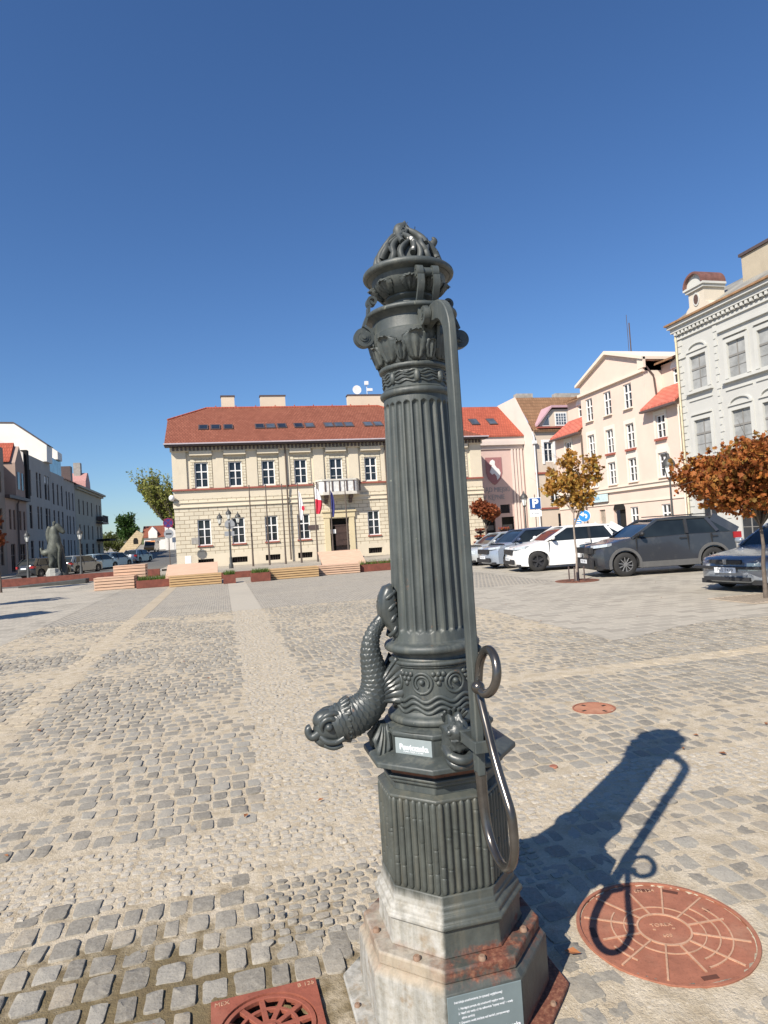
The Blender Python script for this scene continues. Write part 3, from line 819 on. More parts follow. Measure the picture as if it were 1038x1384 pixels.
# the lever: flat bar bent down outside the column, eye ring and curled grip below
lev = MB()
path = [(.06,2.468),(.15,2.472),(.215,2.480)]
for i in range(11):
    t = i/10*PI/2; path.append((.250+.115*math.sin(t), 2.362+.112*math.cos(t)))
path += [(.366,2.30),(.368,2.10),(.369,1.80),(.370,1.50),(.371,1.30),(.372,1.15),(.373,1.0),(.374,.90)]
N = len(path)
tH = [.060]*3+[.066-.0006*i for i in range(11)]+[.062,.060,.057,.054,.052,.050,.048,.044]
tW = [.026]*3+[.027]*11+[.027]*7+[.026]
strip(lev, path, -PI/2, tW, tH)
for i in range(len(lev.v)): lev.v[i] = (lev.v[i][0]+.018, lev.v[i][1], lev.v[i][2])
levo = lev.build('lever', IRON2, pump, bevel=.004, smooth=40)
b = MB()                                              # round grip: down from the bar, U-bend, back up and into the eye ring
def P(r, z, x=.020): return (x, -r, z)
U = [P(.374,.91),P(.376,.85),P(.384,.79),P(.402,.735),P(.430,.698),P(.468,.675),P(.508,.668),P(.548,.680),P(.582,.712),P(.602,.756),P(.606,.805),P(.598,.86),P(.570,.90),P(.534,.945),P(.490,1.01),P(.455,1.075),P(.425,1.13),P(.404,1.18),
     P(.398,1.225,.026),P(.404,1.262,.030),P(.424,1.294,.034),P(.456,1.315,.036),P(.492,1.316,.036),P(.524,1.296,.034),P(.540,1.262,.030),P(.536,1.226,.024),P(.514,1.198,.016),P(.484,1.186,.008),P(.458,1.196,.002)]
U = [U[0]]+U[1:]
sm = []
sm = spline(U, 4); n_ = len(sm)
rr = [ .0195 - .0055*min(1,i/20) for i in range(n_)]
b.tube(sm, rr, 14, up=(1,0,0))
b.sphere(P(.452,1.200,.000), .0215, 18, 12)
b.build('grip', BRASS, levo, smooth=60)
b = MB()
for s_, zz in ((1,1.31),(-1,1.02)):
    pass
b.sphere((.030,-.345,1.31), (.016,.02,.02), 12, 8); b.sphere((.040,-.372,1.306), (.012,.014,.014), 12, 8)
b.build('lever_bolt', IRON, levo, smooth=60)
# guide: a small fish mask on the block, with a forked iron strap round the lever
b = MB()
def lump(d): return .10*math.sin(d[0]*9+d[2]*7)+.07*math.sin(d[2]*17+d[1]*5)
b.sphere((-.005,-.225,.985), (.052,.062,.080), 28, 20, disp=lump)
b.sphere((-.012,-.262,1.010), (.036,.030,.036), 18, 12, disp=lump)
b.tube(spline([(-.048,-.235,.955),(-.044,-.275,.935),(-.005,-.300,.925),(.034,-.275,.935),(.040,-.235,.955)],4), .017, 12)
b.tube(spline([(-.045,-.235,.930),(-.038,-.268,.905),(-.005,-.285,.900),(.028,-.268,.905),(.034,-.235,.930)],4), .014, 12)
for k in range(7):
    a = rad(-70+23*k); b.tube([(-.004+.030*math.sin(a),-.205,1.035+.02*math.cos(a)),(-.004+.052*math.sin(a),-.228,1.055+.028*math.cos(a))], [.014,.004], 8)
for sx_ in (-1,1): b.sphere((-.006+sx_*.036,-.268,1.012), .0125, 12, 8)
mask = b.build('guide_mask', FISHM, pump, smooth=60)
b = MB()
b.box(-.014,-.004,-.425,-.285,.985,1.020); b.box(.040,.050,-.425,-.285,.985,1.020); b.box(-.014,.050,-.300,-.280,.983,1.022); b.box(-.014,.050,-.428,-.418,.983,1.022)
b.build('guide_strap', IRON, mask, bevel=.003)

# ---- the fish spout (its own frame: x = -radius, on the side facing the drain)
fish = MB()
cent = [(-.400,1.008,.064),(-.365,1.020,.073),(-.325,1.034,.073),(-.285,1.052,.068),(-.252,1.082,.062),(-.234,1.122,.057),(-.230,1.165,.052),(-.235,1.210,.046),(-.241,1.255,.040),(-.238,1.300,.033),(-.222,1.340,.028),(-.198,1.372,.024),(-.176,1.398,.021),(-.160,1.420,.016)]
SP = 22
pp = spline([(c_[0],0,c_[1]) for c_ in cent], SP); rr = np.interp(np.linspace(0,len(cent)-1,len(pp)), range(len(cent)), [c_[2] for c_ in cent])
NS = 112
def scales(i, k):
    s_ = i/9.0; row = int(s_); f_ = s_-row
    u_ = k/NS*14+(.5 if row%2 else 0); g_ = (u_-math.floor(u_))*2-1
    edge = .98-.50*g_*g_
    h = f_/edge if f_ < edge else (f_-edge)*.55
    fade = min(1, max(.12, (i-6)/10)) * (1 if i < 11*SP else .2)
    return fade*(.0034*(h-.5))
fish.tube(pp, rr, NS, up=(0,1,0), squash=1.0, disp=scales)
fo = fish.build('fish_spout', FISHM, pump, smooth=70)
fo.scale = (1,.86,1)
b = MB()                                              # head: skull, brows, cheeks, lips
def hl(d): return .03*math.sin(d[0]*8)+.03*math.sin(d[2]*10+d[0]*4)
b.sphere((-.405,0,1.012), (.072,.060,.068), 30, 22, disp=hl)
b.sphere((-.425,0,1.038), (.052,.048,.042), 20, 14)
b.sphere((-.425,0,.968), (.046,.046,.036), 20, 14)
for s_ in (-1,1):
    ring = [(-.418+.031*math.cos(t), s_*(.052+.004*math.sin(t)), 1.022+.029*math.sin(t)) for t in np.linspace(rad(-40),rad(215),20)]
    b.tube(ring, [.005+.007*math.sin(PI*i/19) for i in range(20)], 10)
    b.tube(spline([(-.450,s_*.040,1.045),(-.425,s_*.052,1.064),(-.390,s_*.050,1.066),(-.355,s_*.052,1.045),(-.338,s_*.06,1.01)],5), .011, 10)
    b.tube(spline([(-.452,s_*.036,.985),(-.430,s_*.052,.966),(-.395,s_*.058,.962),(-.365,s_*.062,.975)],5), .011, 10)
    b.tube(spline([(-.440,s_*.030,.950),(-.405,s_*.044,.938),(-.372,s_*.050,.948)],5), .010, 10)
# gill frill
for k in range(22):
    a = 2*PI*k/22; c_ = Vector((-.340,0,1.030)); d = Vector((.30*math.cos(a)*.4, math.sin(a), math.cos(a)))
    p0 = c_+Vector((-.022,.060*math.sin(a),.066*math.cos(a))); p1 = c_+Vector((.006,.078*math.sin(a),.086*math.cos(a)))
    b.tube([p0,(p0+p1)/2+Vector((.002,0,0)),p1], [.012,.012,.006], 8)
# lips: the upper one curls up at its tip
for s_ in (-1,0,1):
    b.tube(spline([(-.440,s_*.026,1.010),(-.462,s_*.022,.990),(-.480,s_*.016,.982),(-.493,s_*.010,.992),(-.494,s_*.007,1.010),(-.484,s_*.006,1.016)],5), [.018-.0002*i for i in range(26)], 12)
    b.tube(spline([(-.425,s_*.024,.955),(-.447,s_*.020,.958),(-.462,s_*.014,.966),(-.468,s_*.008,.976)],5), [.015-.0003*i for i in range(16)], 12)
b.v = [(-.40+(x+.40)*.95, y*.92, 1.01+(z-1.01)*.95) for x,y,z in b.v]
hd = b.build('head', FISHM, fo, smooth=60)
for s_ in (-1,1):
    b = MB(); b.sphere((-.420,s_*.058,1.020), .0145, 16, 12); b.build('eye', FISHM, hd, smooth=80)
def fan(b, root, tips, ridges=7, th=.006, y0=0, bulge=.02):
    nu = ridges*4+1; nv = 9; V = []; F = []
    tp = spline([(t[0],t[1],t[2]) for t in tips], max(2,int(nu/(len(tips)-1))+1)); tp = [tp[int(round(i*(len(tp)-1)/(nu-1)))] for i in range(nu)]
    for j in range(nv):
        t = j/(nv-1)
        for i in range(nu):
            q = tp[i]; rd = math.cos(i/4*2*PI)*.004*min(1,t*2)
            r0 = (root[0][0]+(root[1][0]-root[0][0])*i/(nu-1), root[0][1]+(root[1][1]-root[0][1])*i/(nu-1), root[0][2]+(root[1][2]-root[0][2])*i/(nu-1))
            V.append((r0[0]+(q[0]-r0[0])*t, r0[1]+(q[1]-r0[1])*t - bulge*math.sin(t*PI*.8)+rd, r0[2]+(q[2]-r0[2])*t))
    for j in range(nv-1):
        for i in range(nu-1):
            p = j*nu+i; F.append((p,p+1,p+nu+1,p+nu))
    b.add(V,F)
def solid(o, t):
    m = o.modifiers.new('solid','SOLIDIFY'); m.thickness = t; m.offset = 0; return o
for s_ in (-1,1):
    b = MB(); fan(b, [(-.215,s_*.045,1.16),(-.215,s_*.045,1.08)], [(-.158,s_*.075,1.245),(-.135,s_*.09,1.20),(-.128,s_*.095,1.14),(-.150,s_*.08,1.075)], 7, bulge=.022*-s_*-1)
    solid(b.build('pectoral_fin', FISHM, fo, smooth=70), .008)
    b = MB(); fan(b, [(-.225,s_*.03,1.00),(-.20,s_*.03,1.00)], [(-.262,s_*.05,.955),(-.250,s_*.06,.905),(-.228,s_*.06,.882),(-.195,s_*.05,.925)], 4, bulge=.012)
    solid(b.build('ventral_fin', IRON, fo, smooth=70), .012)
b = MB()                                              # tail: a thick scalloped leaf against the column
to_ = [(-.150,1.514),(-.178,1.505),(-.198,1.470),(-.206,1.430),(-.203,1.395),(-.190,1.368),(-.168,1.342),(-.148,1.308),(-.124,1.298),(-.116,1.322),(-.130,1.345),(-.122,1.372),(-.138,1.392),(-.128,1.420),(-.142,1.440),(-.132,1.466),(-.142,1.484)]
cx_, cz_ = -.158, 1.415
V = []; F = []; n_ = len(to_)
for yy, sc in ((-.050,.55),(-.044,.80),(-.028,.95),(0,1),(.028,.95),(.044,.80),(.050,.55)):
    for (x,z) in to_: V.append((cx_+(x-cx_)*sc, yy, cz_+(z-cz_)*(.5+.5*sc)))
for i in range(6):
    for k in range(n_): F.append((i*n_+k,i*n_+(k+1)%n_,(i+1)*n_+(k+1)%n_,(i+1)*n_+k))
F += [tuple(range(n_))[::-1], tuple(6*n_+k for k in range(n_))]
b.add(V,F)
for s_ in (-1,1):
    for k in range(4):
        z0 = 1.475-.042*k; b.tube(spline([(-.196+.010*k,s_*.018,z0-.030),(-.172+.006*k,s_*.047,z0-.012),(-.142,s_*.040,z0+.010)],5), [.0085]*11, 8)
b.build('tail_fin', FISHM, fo, smooth=60)
# ================================================================== iron covers in the paving
def m_cover(name, c, pale):
    t = NT(name); t.set(.7, 0, .35)
    n1 = t.noise(12, 5, .65); n2 = t.noise(70, 4, .7)
    k = t.ramp(n1, [(.3, mul(c,.8)), (.7, mul(c,1.2))])
    k = t.mix(t.math('MULTIPLY', t.smooth(n2, .52, .72), .55), k, mul(c,.5))
    k = t.mix(t.math('MULTIPLY', t.smooth(t.noise(5,4,.6), .5, .75), .35), k, pale)
    t.color(k); t.bump(n2, .4, .004); return t.m
COV = m_cover('rusty_cover_iron', (.31,.122,.073), (.38,.23,.15))
COVL = m_cover('worn_cover_lines', (.47,.28,.18), (.5,.34,.24))
COVD = m_cover('drain_iron', (.27,.082,.05), (.35,.18,.12))
SLOT = mat('slot_rust', (.10,.035,.02), .8)
BLK = mat('dark_void', (.008,.007,.006), .9, var=.05)
def ring(b, r0, r1, z0, z1, n=72, a0=0, a1=2*PI):
    V = []; F = []; full = abs(a1-a0-2*PI) < 1e-6; N = n if full else n+1
    for k in range(N):
        a = a0+(a1-a0)*k/n
        for r,z in ((r0,z0),(r0,z1),(r1,z1),(r1,z0)): V.append((r*math.cos(a), r*math.sin(a), z))
    for k in range(n):
        p = k*4; q = ((k+1)%N)*4
        for i in range(4): F.append((p+i, q+i, q+(i+1)%4, p+(i+1)%4))
    b.add(V,F)
CR = rad(-14)                                           # the lettering is read from the camera side
mh = thing('manhole_cover', 'large round rusty manhole cover with radial lines, beside the pump', 'manhole cover', (1.686,2.401,0), CR)
b = MB(); ring(b, .335,.350,-.02,.008); b.build('frame', COV, mh, bevel=.002)
b = MB(); b.lathe([(.001,.0),(.331,.0),(.331,-.03),(.001,-.03)][::-1], 80, caps=False); lid = b.build('lid', COV, mh)
b = MB(); ring(b, .100,.108,0,.0045); ring(b, .155,.160,0,.003)
for r_, a0, a1 in ((.205,-70,40),(.250,-75,30),(.205,140,215),(.250,200,225)): ring(b, r_,r_+.006,0,.0034, 30, rad(a0), rad(a1))
for k in range(12):
    a = rad(30*k+9); L = .318 if k%3 else .27
    d = Vector((math.cos(a), math.sin(a), 0)); b.bar(d*.108+Z_*.002, d*L+Z_*.002, .0075, .005)
b.build('raised_line', COVL, lid)
for k,(r_,a) in enumerate(((.255,205),(.255,25),(.300,62),(.290,178),(.298,278),(.292,84))):
    b = MB(); p = polar(r_, a, 0)
    if k < 2: b.lathe([(.001,.0008),(.011,.0008),(.011,-.002)], 14, c=p, caps=False)
    else: b.box(-.032,.032,-.011,.011,-.004,.001, 0, Matrix.Translation(p) @ Matrix.Rotation(rad(a+90),4,'Z'))
    b.build('lifting_slot', SLOT, lid)
text('lettering', 'TOREX', .028, COVL, lid, frameM((0,.030,.0005),(1,0,0),(0,1,0)), .0015)
text('lettering', '*        *', .03, COVL, lid, frameM((0,-.004,.0005),(1,0,0),(0,1,0)), .0015)
text('lettering', '600', .026, COVL, lid, frameM((-.004,-.042,.0005),(1,0,0),(0,1,0)), .0015)
text('lettering', 'EN 124', .03, COVL, lid, frameM((.03,.285,.0005),(1,0,0),(0,1,0)), .0015)
sm_ = thing('manhole_cover', 'small round orange manhole cover with four slots, out on the setts', 'manhole cover', (3.203,5.354,0), CR)
b = MB(); ring(b, .178,.190,-.02,.006, 48); b.build('frame', COV, sm_)
b = MB(); b.lathe([(.001,.001),(.175,.001),(.175,-.03)][::-1], 48, caps=False); lid = b.build('lid', m_cover('orange_cover_iron',(.42,.19,.11),(.5,.33,.22)), sm_)
for a in (30,120,210,300):
    b = MB(); b.box(-.022,.022,-.012,.012,-.004,.0025, 0, Matrix.Translation(polar(.125,a,0)) @ Matrix.Rotation(rad(a),4,'Z')); b.build('lifting_slot', BLK, lid)
b = MB(); b.lathe([(.001,.008),(.026,.008),(.030,.003),(.030,-.02)][::-1], 20, caps=False)
tag(b.build('valve_cap', COV, None, loc=(2.17,4.21,0)), 'tiny round rusty valve cap set among the setts', 'valve cap')
# drain under the spout: square frame, dished round grate with curved slots
dr = thing('drain_grate', 'red rusty square drain grate with curved slots under the fish spout', 'drain', (.07,2.3825,0), rad(1))
b = MB(); S_ = .195
V = []; F = []
n_ = 64
for k in range(n_):
    a = 2*PI*k/n_; c_, s_ = math.cos(a), math.sin(a); m_ = S_/max(abs(c_),abs(s_))
    V += [(m_*c_,m_*s_,.010),(.172*c_,.172*s_,.010),(.168*c_,.168*s_,-.03),(m_*c_,m_*s_,-.06)]
for k in range(n_):
    p = k*4; q = ((k+1)%n_)*4
    for i in range(3): F.append((p+i,q+i,q+i+1,p+i+1))
    F.append((p+3,q+3,q,p))
b.add(V,F); b.build('frame', COVD, dr)
b = MB()
ring(b, .150,.167,-.012,.006, 64); ring(b, .096,.110,-.014,.002, 48); ring(b, .0,.050,-.016,.000, 32); ring(b,.018,.030,-.016,.006,24)
for k in range(12):
    a = rad(30*k+5); d = Vector((math.cos(a),math.sin(a),0)); b.bar(d*.045-Z_*.006, d*.155-Z_*.004, .020, .014)
b.build('grate', COVD, dr, bevel=.002)
b = MB(); b.lathe([(.001,-.055),(.166,-.055)], 32, caps=False); b.build('pit', BLK, dr)
for sx_, sy_, tx in ((-1,1,'MEX'),(1,1,'B 125')):
    text('lettering', tx, .028, COVL, dr, frameM((sx_*.155,sy_*.170,.0105),(1,0,0),(0,1,0)), .001)
# ================================================================== BUILDINGS
def m_tiles(name, c1, c2, sc=(.24,.30), mort=None):
    t = NT(name); t.set(.85, 0, .25)
    br = t.n('ShaderNodeTexBrick'); br.offset = .5
    br.inputs['Scale'].default_value = 1; br.inputs['Brick Width'].default_value = sc[0]; br.inputs['Row Height'].default_value = sc[1]
    br.inputs['Mortar Size'].default_value = .02; br.inputs['Bias'].default_value = 0; br.inputs['Mortar Smooth'].default_value = .3
    t.l(t.co(), br.inputs['Vector'])
    br.inputs['Color1'].default_value = (*c1,1); br.inputs['Color2'].default_value = (*c2,1); br.inputs['Mortar'].default_value = (*(mort or mul(c1,.5)),1)
    c = t.mix(t.math('MULTIPLY', t.smooth(t.noise(.6,5,.65), .45, .75), .45), br.outputs['Color'], mul(c1,.62))
    c = t.mix(t.math('MULTIPLY', t.smooth(t.noise(5,4,.7), .5, .75), .35), c, mul(c2,1.2))
    t.color(c); t.bump(br.outputs['Fac'], .5, -.02); return t.m
def m_ashlar(name, c, mort, w_=.72, h_=.31):
    """coursed stone facing: x/z brick pattern"""
    t = NT(name); t.set(.9, 0, .2)
    mp = t.n('ShaderNodeMapping'); mp.inputs['Rotation'].default_value = (rad(90),0,0); t.l(t.co(), mp.inputs['Vector'])
    sw = t.n('ShaderNodeSeparateXYZ'); t.l(t.co(), sw.inputs[0])
    cb = t.n('ShaderNodeCombineXYZ'); t.l(t.math('ADD', sw.outputs[0], sw.outputs[1]), cb.inputs[0]); t.l(sw.outputs[2], cb.inputs[1])
    br = t.n('ShaderNodeTexBrick'); br.offset = .5
    br.inputs['Scale'].default_value = 1; br.inputs['Brick Width'].default_value = w_; br.inputs['Row Height'].default_value = h_
    br.inputs['Mortar Size'].default_value = .017; br.inputs['Mortar Smooth'].default_value = .2; br.inputs['Bias'].default_value = 0
    t.l(cb.outputs[0], br.inputs['Vector'])
    br.inputs['Color1'].default_value = (*mul(c,.93),1); br.inputs['Color2'].default_value = (*mul(c,1.07),1); br.inputs['Mortar'].default_value = (*mort,1)
    k = t.mix(t.math('MULTIPLY', t.smooth(t.noise(1.2,5,.65), .45, .75), .3), br.outputs['Color'], mul(c,.78))
    t.color(k); t.bump(br.outputs['Fac'], .6, -.03); return t.m
def m_plaster(name, c, stain=.3, sc=.5):
    t = NT(name); t.set(.9, 0, .2)
    k = t.ramp(t.noise(sc, 5, .65), [(.35, mul(c,.95)), (.65, mul(c,1.04))])
    st = t.noise(1.4, 5, .65, vec=t.co(scale=(1,1,.25)))
    k = t.mix(t.math('MULTIPLY', t.smooth(st, .52, .78), stain), k, mul(c,.72))
    t.color(k); t.bump(t.noise(40,3), .08, .01); return t.m
def m_glass(name, c=(.012,.015,.02), rough=.06):
    t = NT(name); t.set(rough, 0, .5)
    t.color(t.ramp(t.noise(.9, 3), [(.35, c), (.7, mul(c,2.2))])); return t.m
GLASS = m_glass('window_glass'); GLASSB = m_glass('reflecting_glass', (.05,.06,.075), .04)
FRAME = mat('white_window_frame', (.76,.75,.73), .5, var=.05)
BROWNF = mat('brown_frame', (.10,.06,.045), .6, var=.1)
REDTILE = m_tiles('red_roof_tile', (.215,.070,.042), (.28,.10,.062))
ORTILE = m_tiles('bright_roof_tile', (.36,.085,.05), (.43,.11,.065))
BRTILE = m_tiles('brown_roof_tile', (.22,.12,.065), (.30,.17,.095))
CREAM = m_plaster('cream_plaster', (.63,.555,.43), .4); ASHL = m_ashlar('cream_ashlar', (.61,.545,.42), (.26,.20,.13))
RUST_ = m_ashlar('quoin_ashlar', (.62,.56,.435), (.32,.26,.175), .42, .22)
CREAMT = m_plaster('pale_trim', (.68,.60,.46), .2)
REDTRIM = mat('red_brown_trim', (.30,.085,.06), .7, var=.15)
GUTTER = mat('dark_gutter', (.085,.06,.055), .55, var=.15)
PIPE = mat('dark_pipe', (.10,.075,.06), .5, var=.15); STONE = mat('grey_stone', (.34,.32,.29), .85, var=.2, scale=3, bump=.2)
def wallmesh(b, O, U, N, W, H, holes, depth=.22, mat=0, w0=0, rmat=None):
    """wall panel in the plane through O spanned by U and z with real openings and reveals"""
    O = Vector(O); U = Vector(U); N = Vector(N)
    us = sorted({0, W} | {h[0] for h in holes} | {h[1] for h in holes}); ws = sorted({w0, H} | {h[2] for h in holes} | {h[3] for h in holes})
    P = lambda u,w,d=0: tuple(O+U*u+Vector((0,0,w))+N*d)
    for i in range(len(us)-1):
        for j in range(len(ws)-1):
            cu, cw = (us[i]+us[i+1])/2, (ws[j]+ws[j+1])/2
            if any(h[0] < cu < h[1] and h[2] < cw < h[3] for h in holes): continue
            b.add([P(us[i],ws[j]),P(us[i+1],ws[j]),P(us[i+1],ws[j+1]),P(us[i],ws[j+1])], [(0,1,2,3)], mat)
    rm = mat if rmat is None else rmat
    for (a,c,d,e) in holes:
        b.add([P(a,d),P(c,d),P(c,e),P(a,e),P(a,d,-depth),P(c,d,-depth),P(c,e,-depth),P(a,e,-depth)], [(0,1,5,4),(1,2,6,5),(2,3,7,6),(3,0,4,7)], rm)
def fbox(b, O, U, N, u0,u1,w0,w1,d0,d1, mat=0):
    O = Vector(O); U = Vector(U); N = Vector(N)
    M = Matrix(((U.x,N.x,0,O.x),(U.y,N.y,0,O.y),(U.z,N.z,1,O.z),(0,0,0,1)))
    b.box(u0,u1,d0,d1,w0,w1,mat,M)
def window(par, O, U, N, u0,u1,w0,w1, depth=.2, cols=2, rows=(.36,.66), fw=.07, fm=None, gm=None, sill=None, mull=.06, sillm=None, so=.10):
    fm = fm or FRAME; gm = gm or GLASS
    b = MB(); d0, d1 = -depth+.01, -depth+.09
    fbox(b,O,U,N,u0+.003,u0+fw,w0+.003,w1-.003,d0,d1); fbox(b,O,U,N,u1-fw,u1-.003,w0+.003,w1-.003,d0,d1)
    fbox(b,O,U,N,u0+fw,u1-fw,w0+.003,w0+fw,d0,d1); fbox(b,O,U,N,u0+fw,u1-fw,w1-fw,w1-.003,d0,d1)
    iu0, iu1, iw0, iw1 = u0+fw, u1-fw, w0+fw, w1-fw
    for k in range(1,cols):
        c = iu0+(iu1-iu0)*k/cols; fbox(b,O,U,N,c-mull/2*1.5,c+mull/2*1.5,iw0,iw1,d0,d1+.008)
    for k, r in enumerate(rows):
        c = iw1-(iw1-iw0)*r; t_ = mull*(1.4 if k == 0 else .55)
        for q in range(cols):
            a_ = iu0+(iu1-iu0)*q/cols+(mull*.75 if q else 0); e_ = iu0+(iu1-iu0)*(q+1)/cols-(mull*.75 if q < cols-1 else 0)
            fbox(b,O,U,N,a_,e_,c-t_/2,c+t_/2,d0,d1+.004)
    fo_ = b.build('window', fm, par)
    b = MB(); fbox(b,O,U,N,iu0-.01,iu1+.01,iw0-.01,iw1+.01,-depth+.012,-depth+.03); b.build('pane', gm, fo_)
    if sill:
        b = MB(); fbox(b,O,U,N,u0-.07,u1+.07,w0-sill,w0+.004,-depth+.1,so); b.build('sill', sillm or REDTRIM, fo_)
    return fo_
X_ = Vector((1,0,0)); Y_ = Vector((0,1,0))

# ------------------------------------------------------------------ the town hall
th = thing('town_hall', 'long cream stone town hall with red tiled roof, balcony and flag poles in front', 'town hall', (-3.4,52,0))
W = 25.4; O = (0,0,0); U = X_; N = -Y_
wc = [2.15+2.56*k for k in range(4)]; dcx = 12.72
wc = wc + [2*dcx-x for x in wc[::-1]]
hu = .50
holes_up = [(x-hu,x+hu,6.18,8.14) for x in wc] + [(dcx-.52,dcx+.52,5.36,8.14)]
holes_gf = [(x-hu,x+hu,1.70,3.72) for x in wc]
holes_cel = [(x-.58,x+.58,.22,.66) for x in wc]
door = (dcx-.80,dcx+.80,.16,3.22)
b = MB()
wallmesh(b,O,U,N,W,1.02,[(h[0],h[1],h[2],h[3]) for h in holes_cel]+[(door[0],door[1],.16,1.02)],.35,1)
wallmesh(b,O,U,N,W,4.72,holes_gf+[(door[0],door[1],1.02,door[3])],.25,0,1.02)
wallmesh(b,O,U,N,W,5.36,[],.25,0,4.72)
wallmesh(b,O,U,N,W,9.30,holes_up,.22,1,5.36)
# side and rear walls; the left gable runs up under the half hip
D = 14.4
b.add([(0,0,0),(0,D,0),(0,D,9.3),(0,4.75,12.2),(0,9.7,12.2),(0,0,9.3)],[(0,1,2,4,3,5)],1)
b.add([(W,0,0),(W,D,0),(W,D,9.3),(W,0,9.3)],[(0,1,2,3)],1); b.add([(0,D,0),(W,D,0),(W,D,9.3),(0,D,9.3)],[(0,1,2,3)],1)
b.build('wall', [ASHL, CREAM], th)
b = MB()                                                   # pilasters, lintel ledges, mouldings
def trim(u0,u1,w0,w1,d): fbox(b,O,U,N,u0,u1,w0,w1,0,d)
trim(-.06,W+.06,4.66,4.74,.10); trim(-.06,W+.06,5.02,5.11,.12); trim(-.06,W+.06,4.74,5.02,.035)
b.build('string_course', CREAMT, th)
b = MB()
for x0,x1 in ((-.08,dcx-1.95),(dcx+1.95,W+.08)): fbox(b,O,U,N,x0,x1,5.98,6.10,0,.16)
b.build('red_string_course', REDTRIM, th)
b = MB()
edges = [0.0] + [(wc[k]+wc[k+1])/2 for k in range(3)] + [(wc[3]+dcx)/2,(wc[4]+dcx)/2] + [(wc[k]+wc[k+1])/2 for k in range(4,7)] + [W]
for k,e in enumerate(edges):
    hw = .42
    if k == 0: trim(0,1.05,6.10,8.98,.12)
    elif k == len(edges)-1: trim(W-1.05,W,6.10,8.98,.12)
    else: trim(e-hw,e+hw,6.10,8.98,.12)
    b.build('pilaster', CREAM, th); b = MB()
b = MB()
for x in wc+[dcx]:
    for s_ in (-1,1):
        a,c = (x+s_*.53, x+s_*.80) if s_ > 0 else (x-.80, x-.53)
        fbox(b,O,U,N,a,c,6.18,8.42,0,.07)
    fbox(b,O,U,N,x-.53,x+.53,8.16,8.42,0,.07)
    b.build('window_surround', RUST_, th); b = MB()
b = MB()
for k,x in enumerate(wc+[dcx]): fbox(b,O,U,N,x-.84,x+.84,8.66,8.98,.002,.36)
fbox(b,O,U,N,-.1,W+.1,8.98,9.32,0,.24)
b.build('cornice', CREAM, th)
b = MB()
for k in range(84): fbox(b,O,U,N,.1+k*.302,.1+k*.302+.15,9.05,9.30,.24,.40)
b.build('dentil_row', GUTTER, th)
b = MB(); fbox(b,O,U,N,-.45,W+.45,9.34,9.46,-.1,.80); b.build('soffit', GUTTER, th)
b = MB(); fbox(b,O,U,N,-.50,W+.50,9.465,9.56,.60,.90); b.build('gutter', mat('pale_gutter', (.46,.40,.42), .4, var=.1), th)
# roof: ridge 13.9, half hip to the left, full hip to the right
e0, r_, zr, ze = -.72, 7.2, 13.85, 9.50
def onroof(y): return ze+(zr-ze)*(y-e0)/(r_-e0)
b = MB(); yl = 4.45; zl = onroof(yl)
RL = (2.7,r_,zr); RR = (W-7.0,r_,zr); yb = 2*r_-e0
V = [(-.45,e0,ze),(W+.45,e0,ze),RR,RL,(-.45,yl,zl),(W+.45,yb,ze),(-.45,yb,ze),(-.45,2*r_-yl,zl)]
b.add(V,[(0,1,2,3,4),(1,5,2),(2,5,6,7,3),(3,7,4)]); b.add([(p[0],p[1],p[2]-.12) for p in V],[(0,1,2,3,4),(1,5,2),(2,5,6,7,3),(3,7,4)])
b.add([V[0],V[4],(-.45,yl,zl-.14),(-.45,e0,ze-.14)],[(0,1,2,3)])
rf = b.build('roof', REDTILE, th)
b = MB(); b.tube([RL,RR],.10,8); b.tube([(-.45,yl,zl),RL],.09,8); b.tube([RR,(W+.45,e0,ze)],.09,8)
for k in range(9): b.sphere((3.5+k*1.75,r_,zr+.14),(.05,.05,.09),8,6)
b.build('ridge_tile', ORTILE, rf, smooth=50)
CH = m_plaster('chimney_render', (.62,.52,.40))
for x0,x1 in ((4.0,5.15),(7.45,9.7),(15.55,19.2)):
    c = MB(); c.box(x0,x1,r_+.1,r_+.8,zr-.8,zr+1.05); ch = c.build('chimney', CH, rf)
    c = MB(); c.box(x0-.06,x1+.06,r_+.04,r_+.86,zr+1.051,zr+1.15); c.build('cap', GUTTER, ch)
sk = [2.42,3.38,4.40, 6.95,7.85,8.78, 10.18,11.12, 12.75,13.62,14.5, 16.2,17.1]
lit = {4:1,7:1,8:1,9:1,10:1,11:1,12:1}
sy = e0+2.75; L = math.hypot(r_-e0, zr-ze); ty, tz = (r_-e0)/L, (zr-ze)/L
for k,x in enumerate(sk):
    M = Matrix(((1,0,0,x),(0,ty,-tz,sy),(0,tz,ty,onroof(sy)),(0,0,0,1)))
    c = MB(); c.box(-.39,.39,0,1.10,-.02,.09,0,M); s_ = c.build('skylight', GUTTER, rf)
    c = MB(); c.box(-.30,.30,.10,.98,.0905,.10,0,M); c.build('pane', GLASSB if k in lit else GLASS, s_)
for x in wc: window(th,O,U,N,x-hu,x+hu,6.18,8.14,.16,2,(.36,.68),.08)
window(th,O,U,N,dcx-.52,dcx+.52,5.36,8.14,.16,2,(.28,.52,.76),.08)
for x in wc: window(th,O,U,N,x-hu,x+hu,1.70,3.72,.19,2,(.36,.68),.085,sill=.10)
for (a,c,d,e) in holes_cel:
    b = MB(); fbox(b,O,U,N,a,c,d,e,-.34,-.30); g_ = b.build('cellar_window', BLK, th)
    b = MB()
    for k in range(1,6): fbox(b,O,U,N,a+(c-a)*k/6-.012,a+(c-a)*k/6+.012,d,e,-.20,-.175)
    b.build('grille', GUTTER, g_)
b = MB()
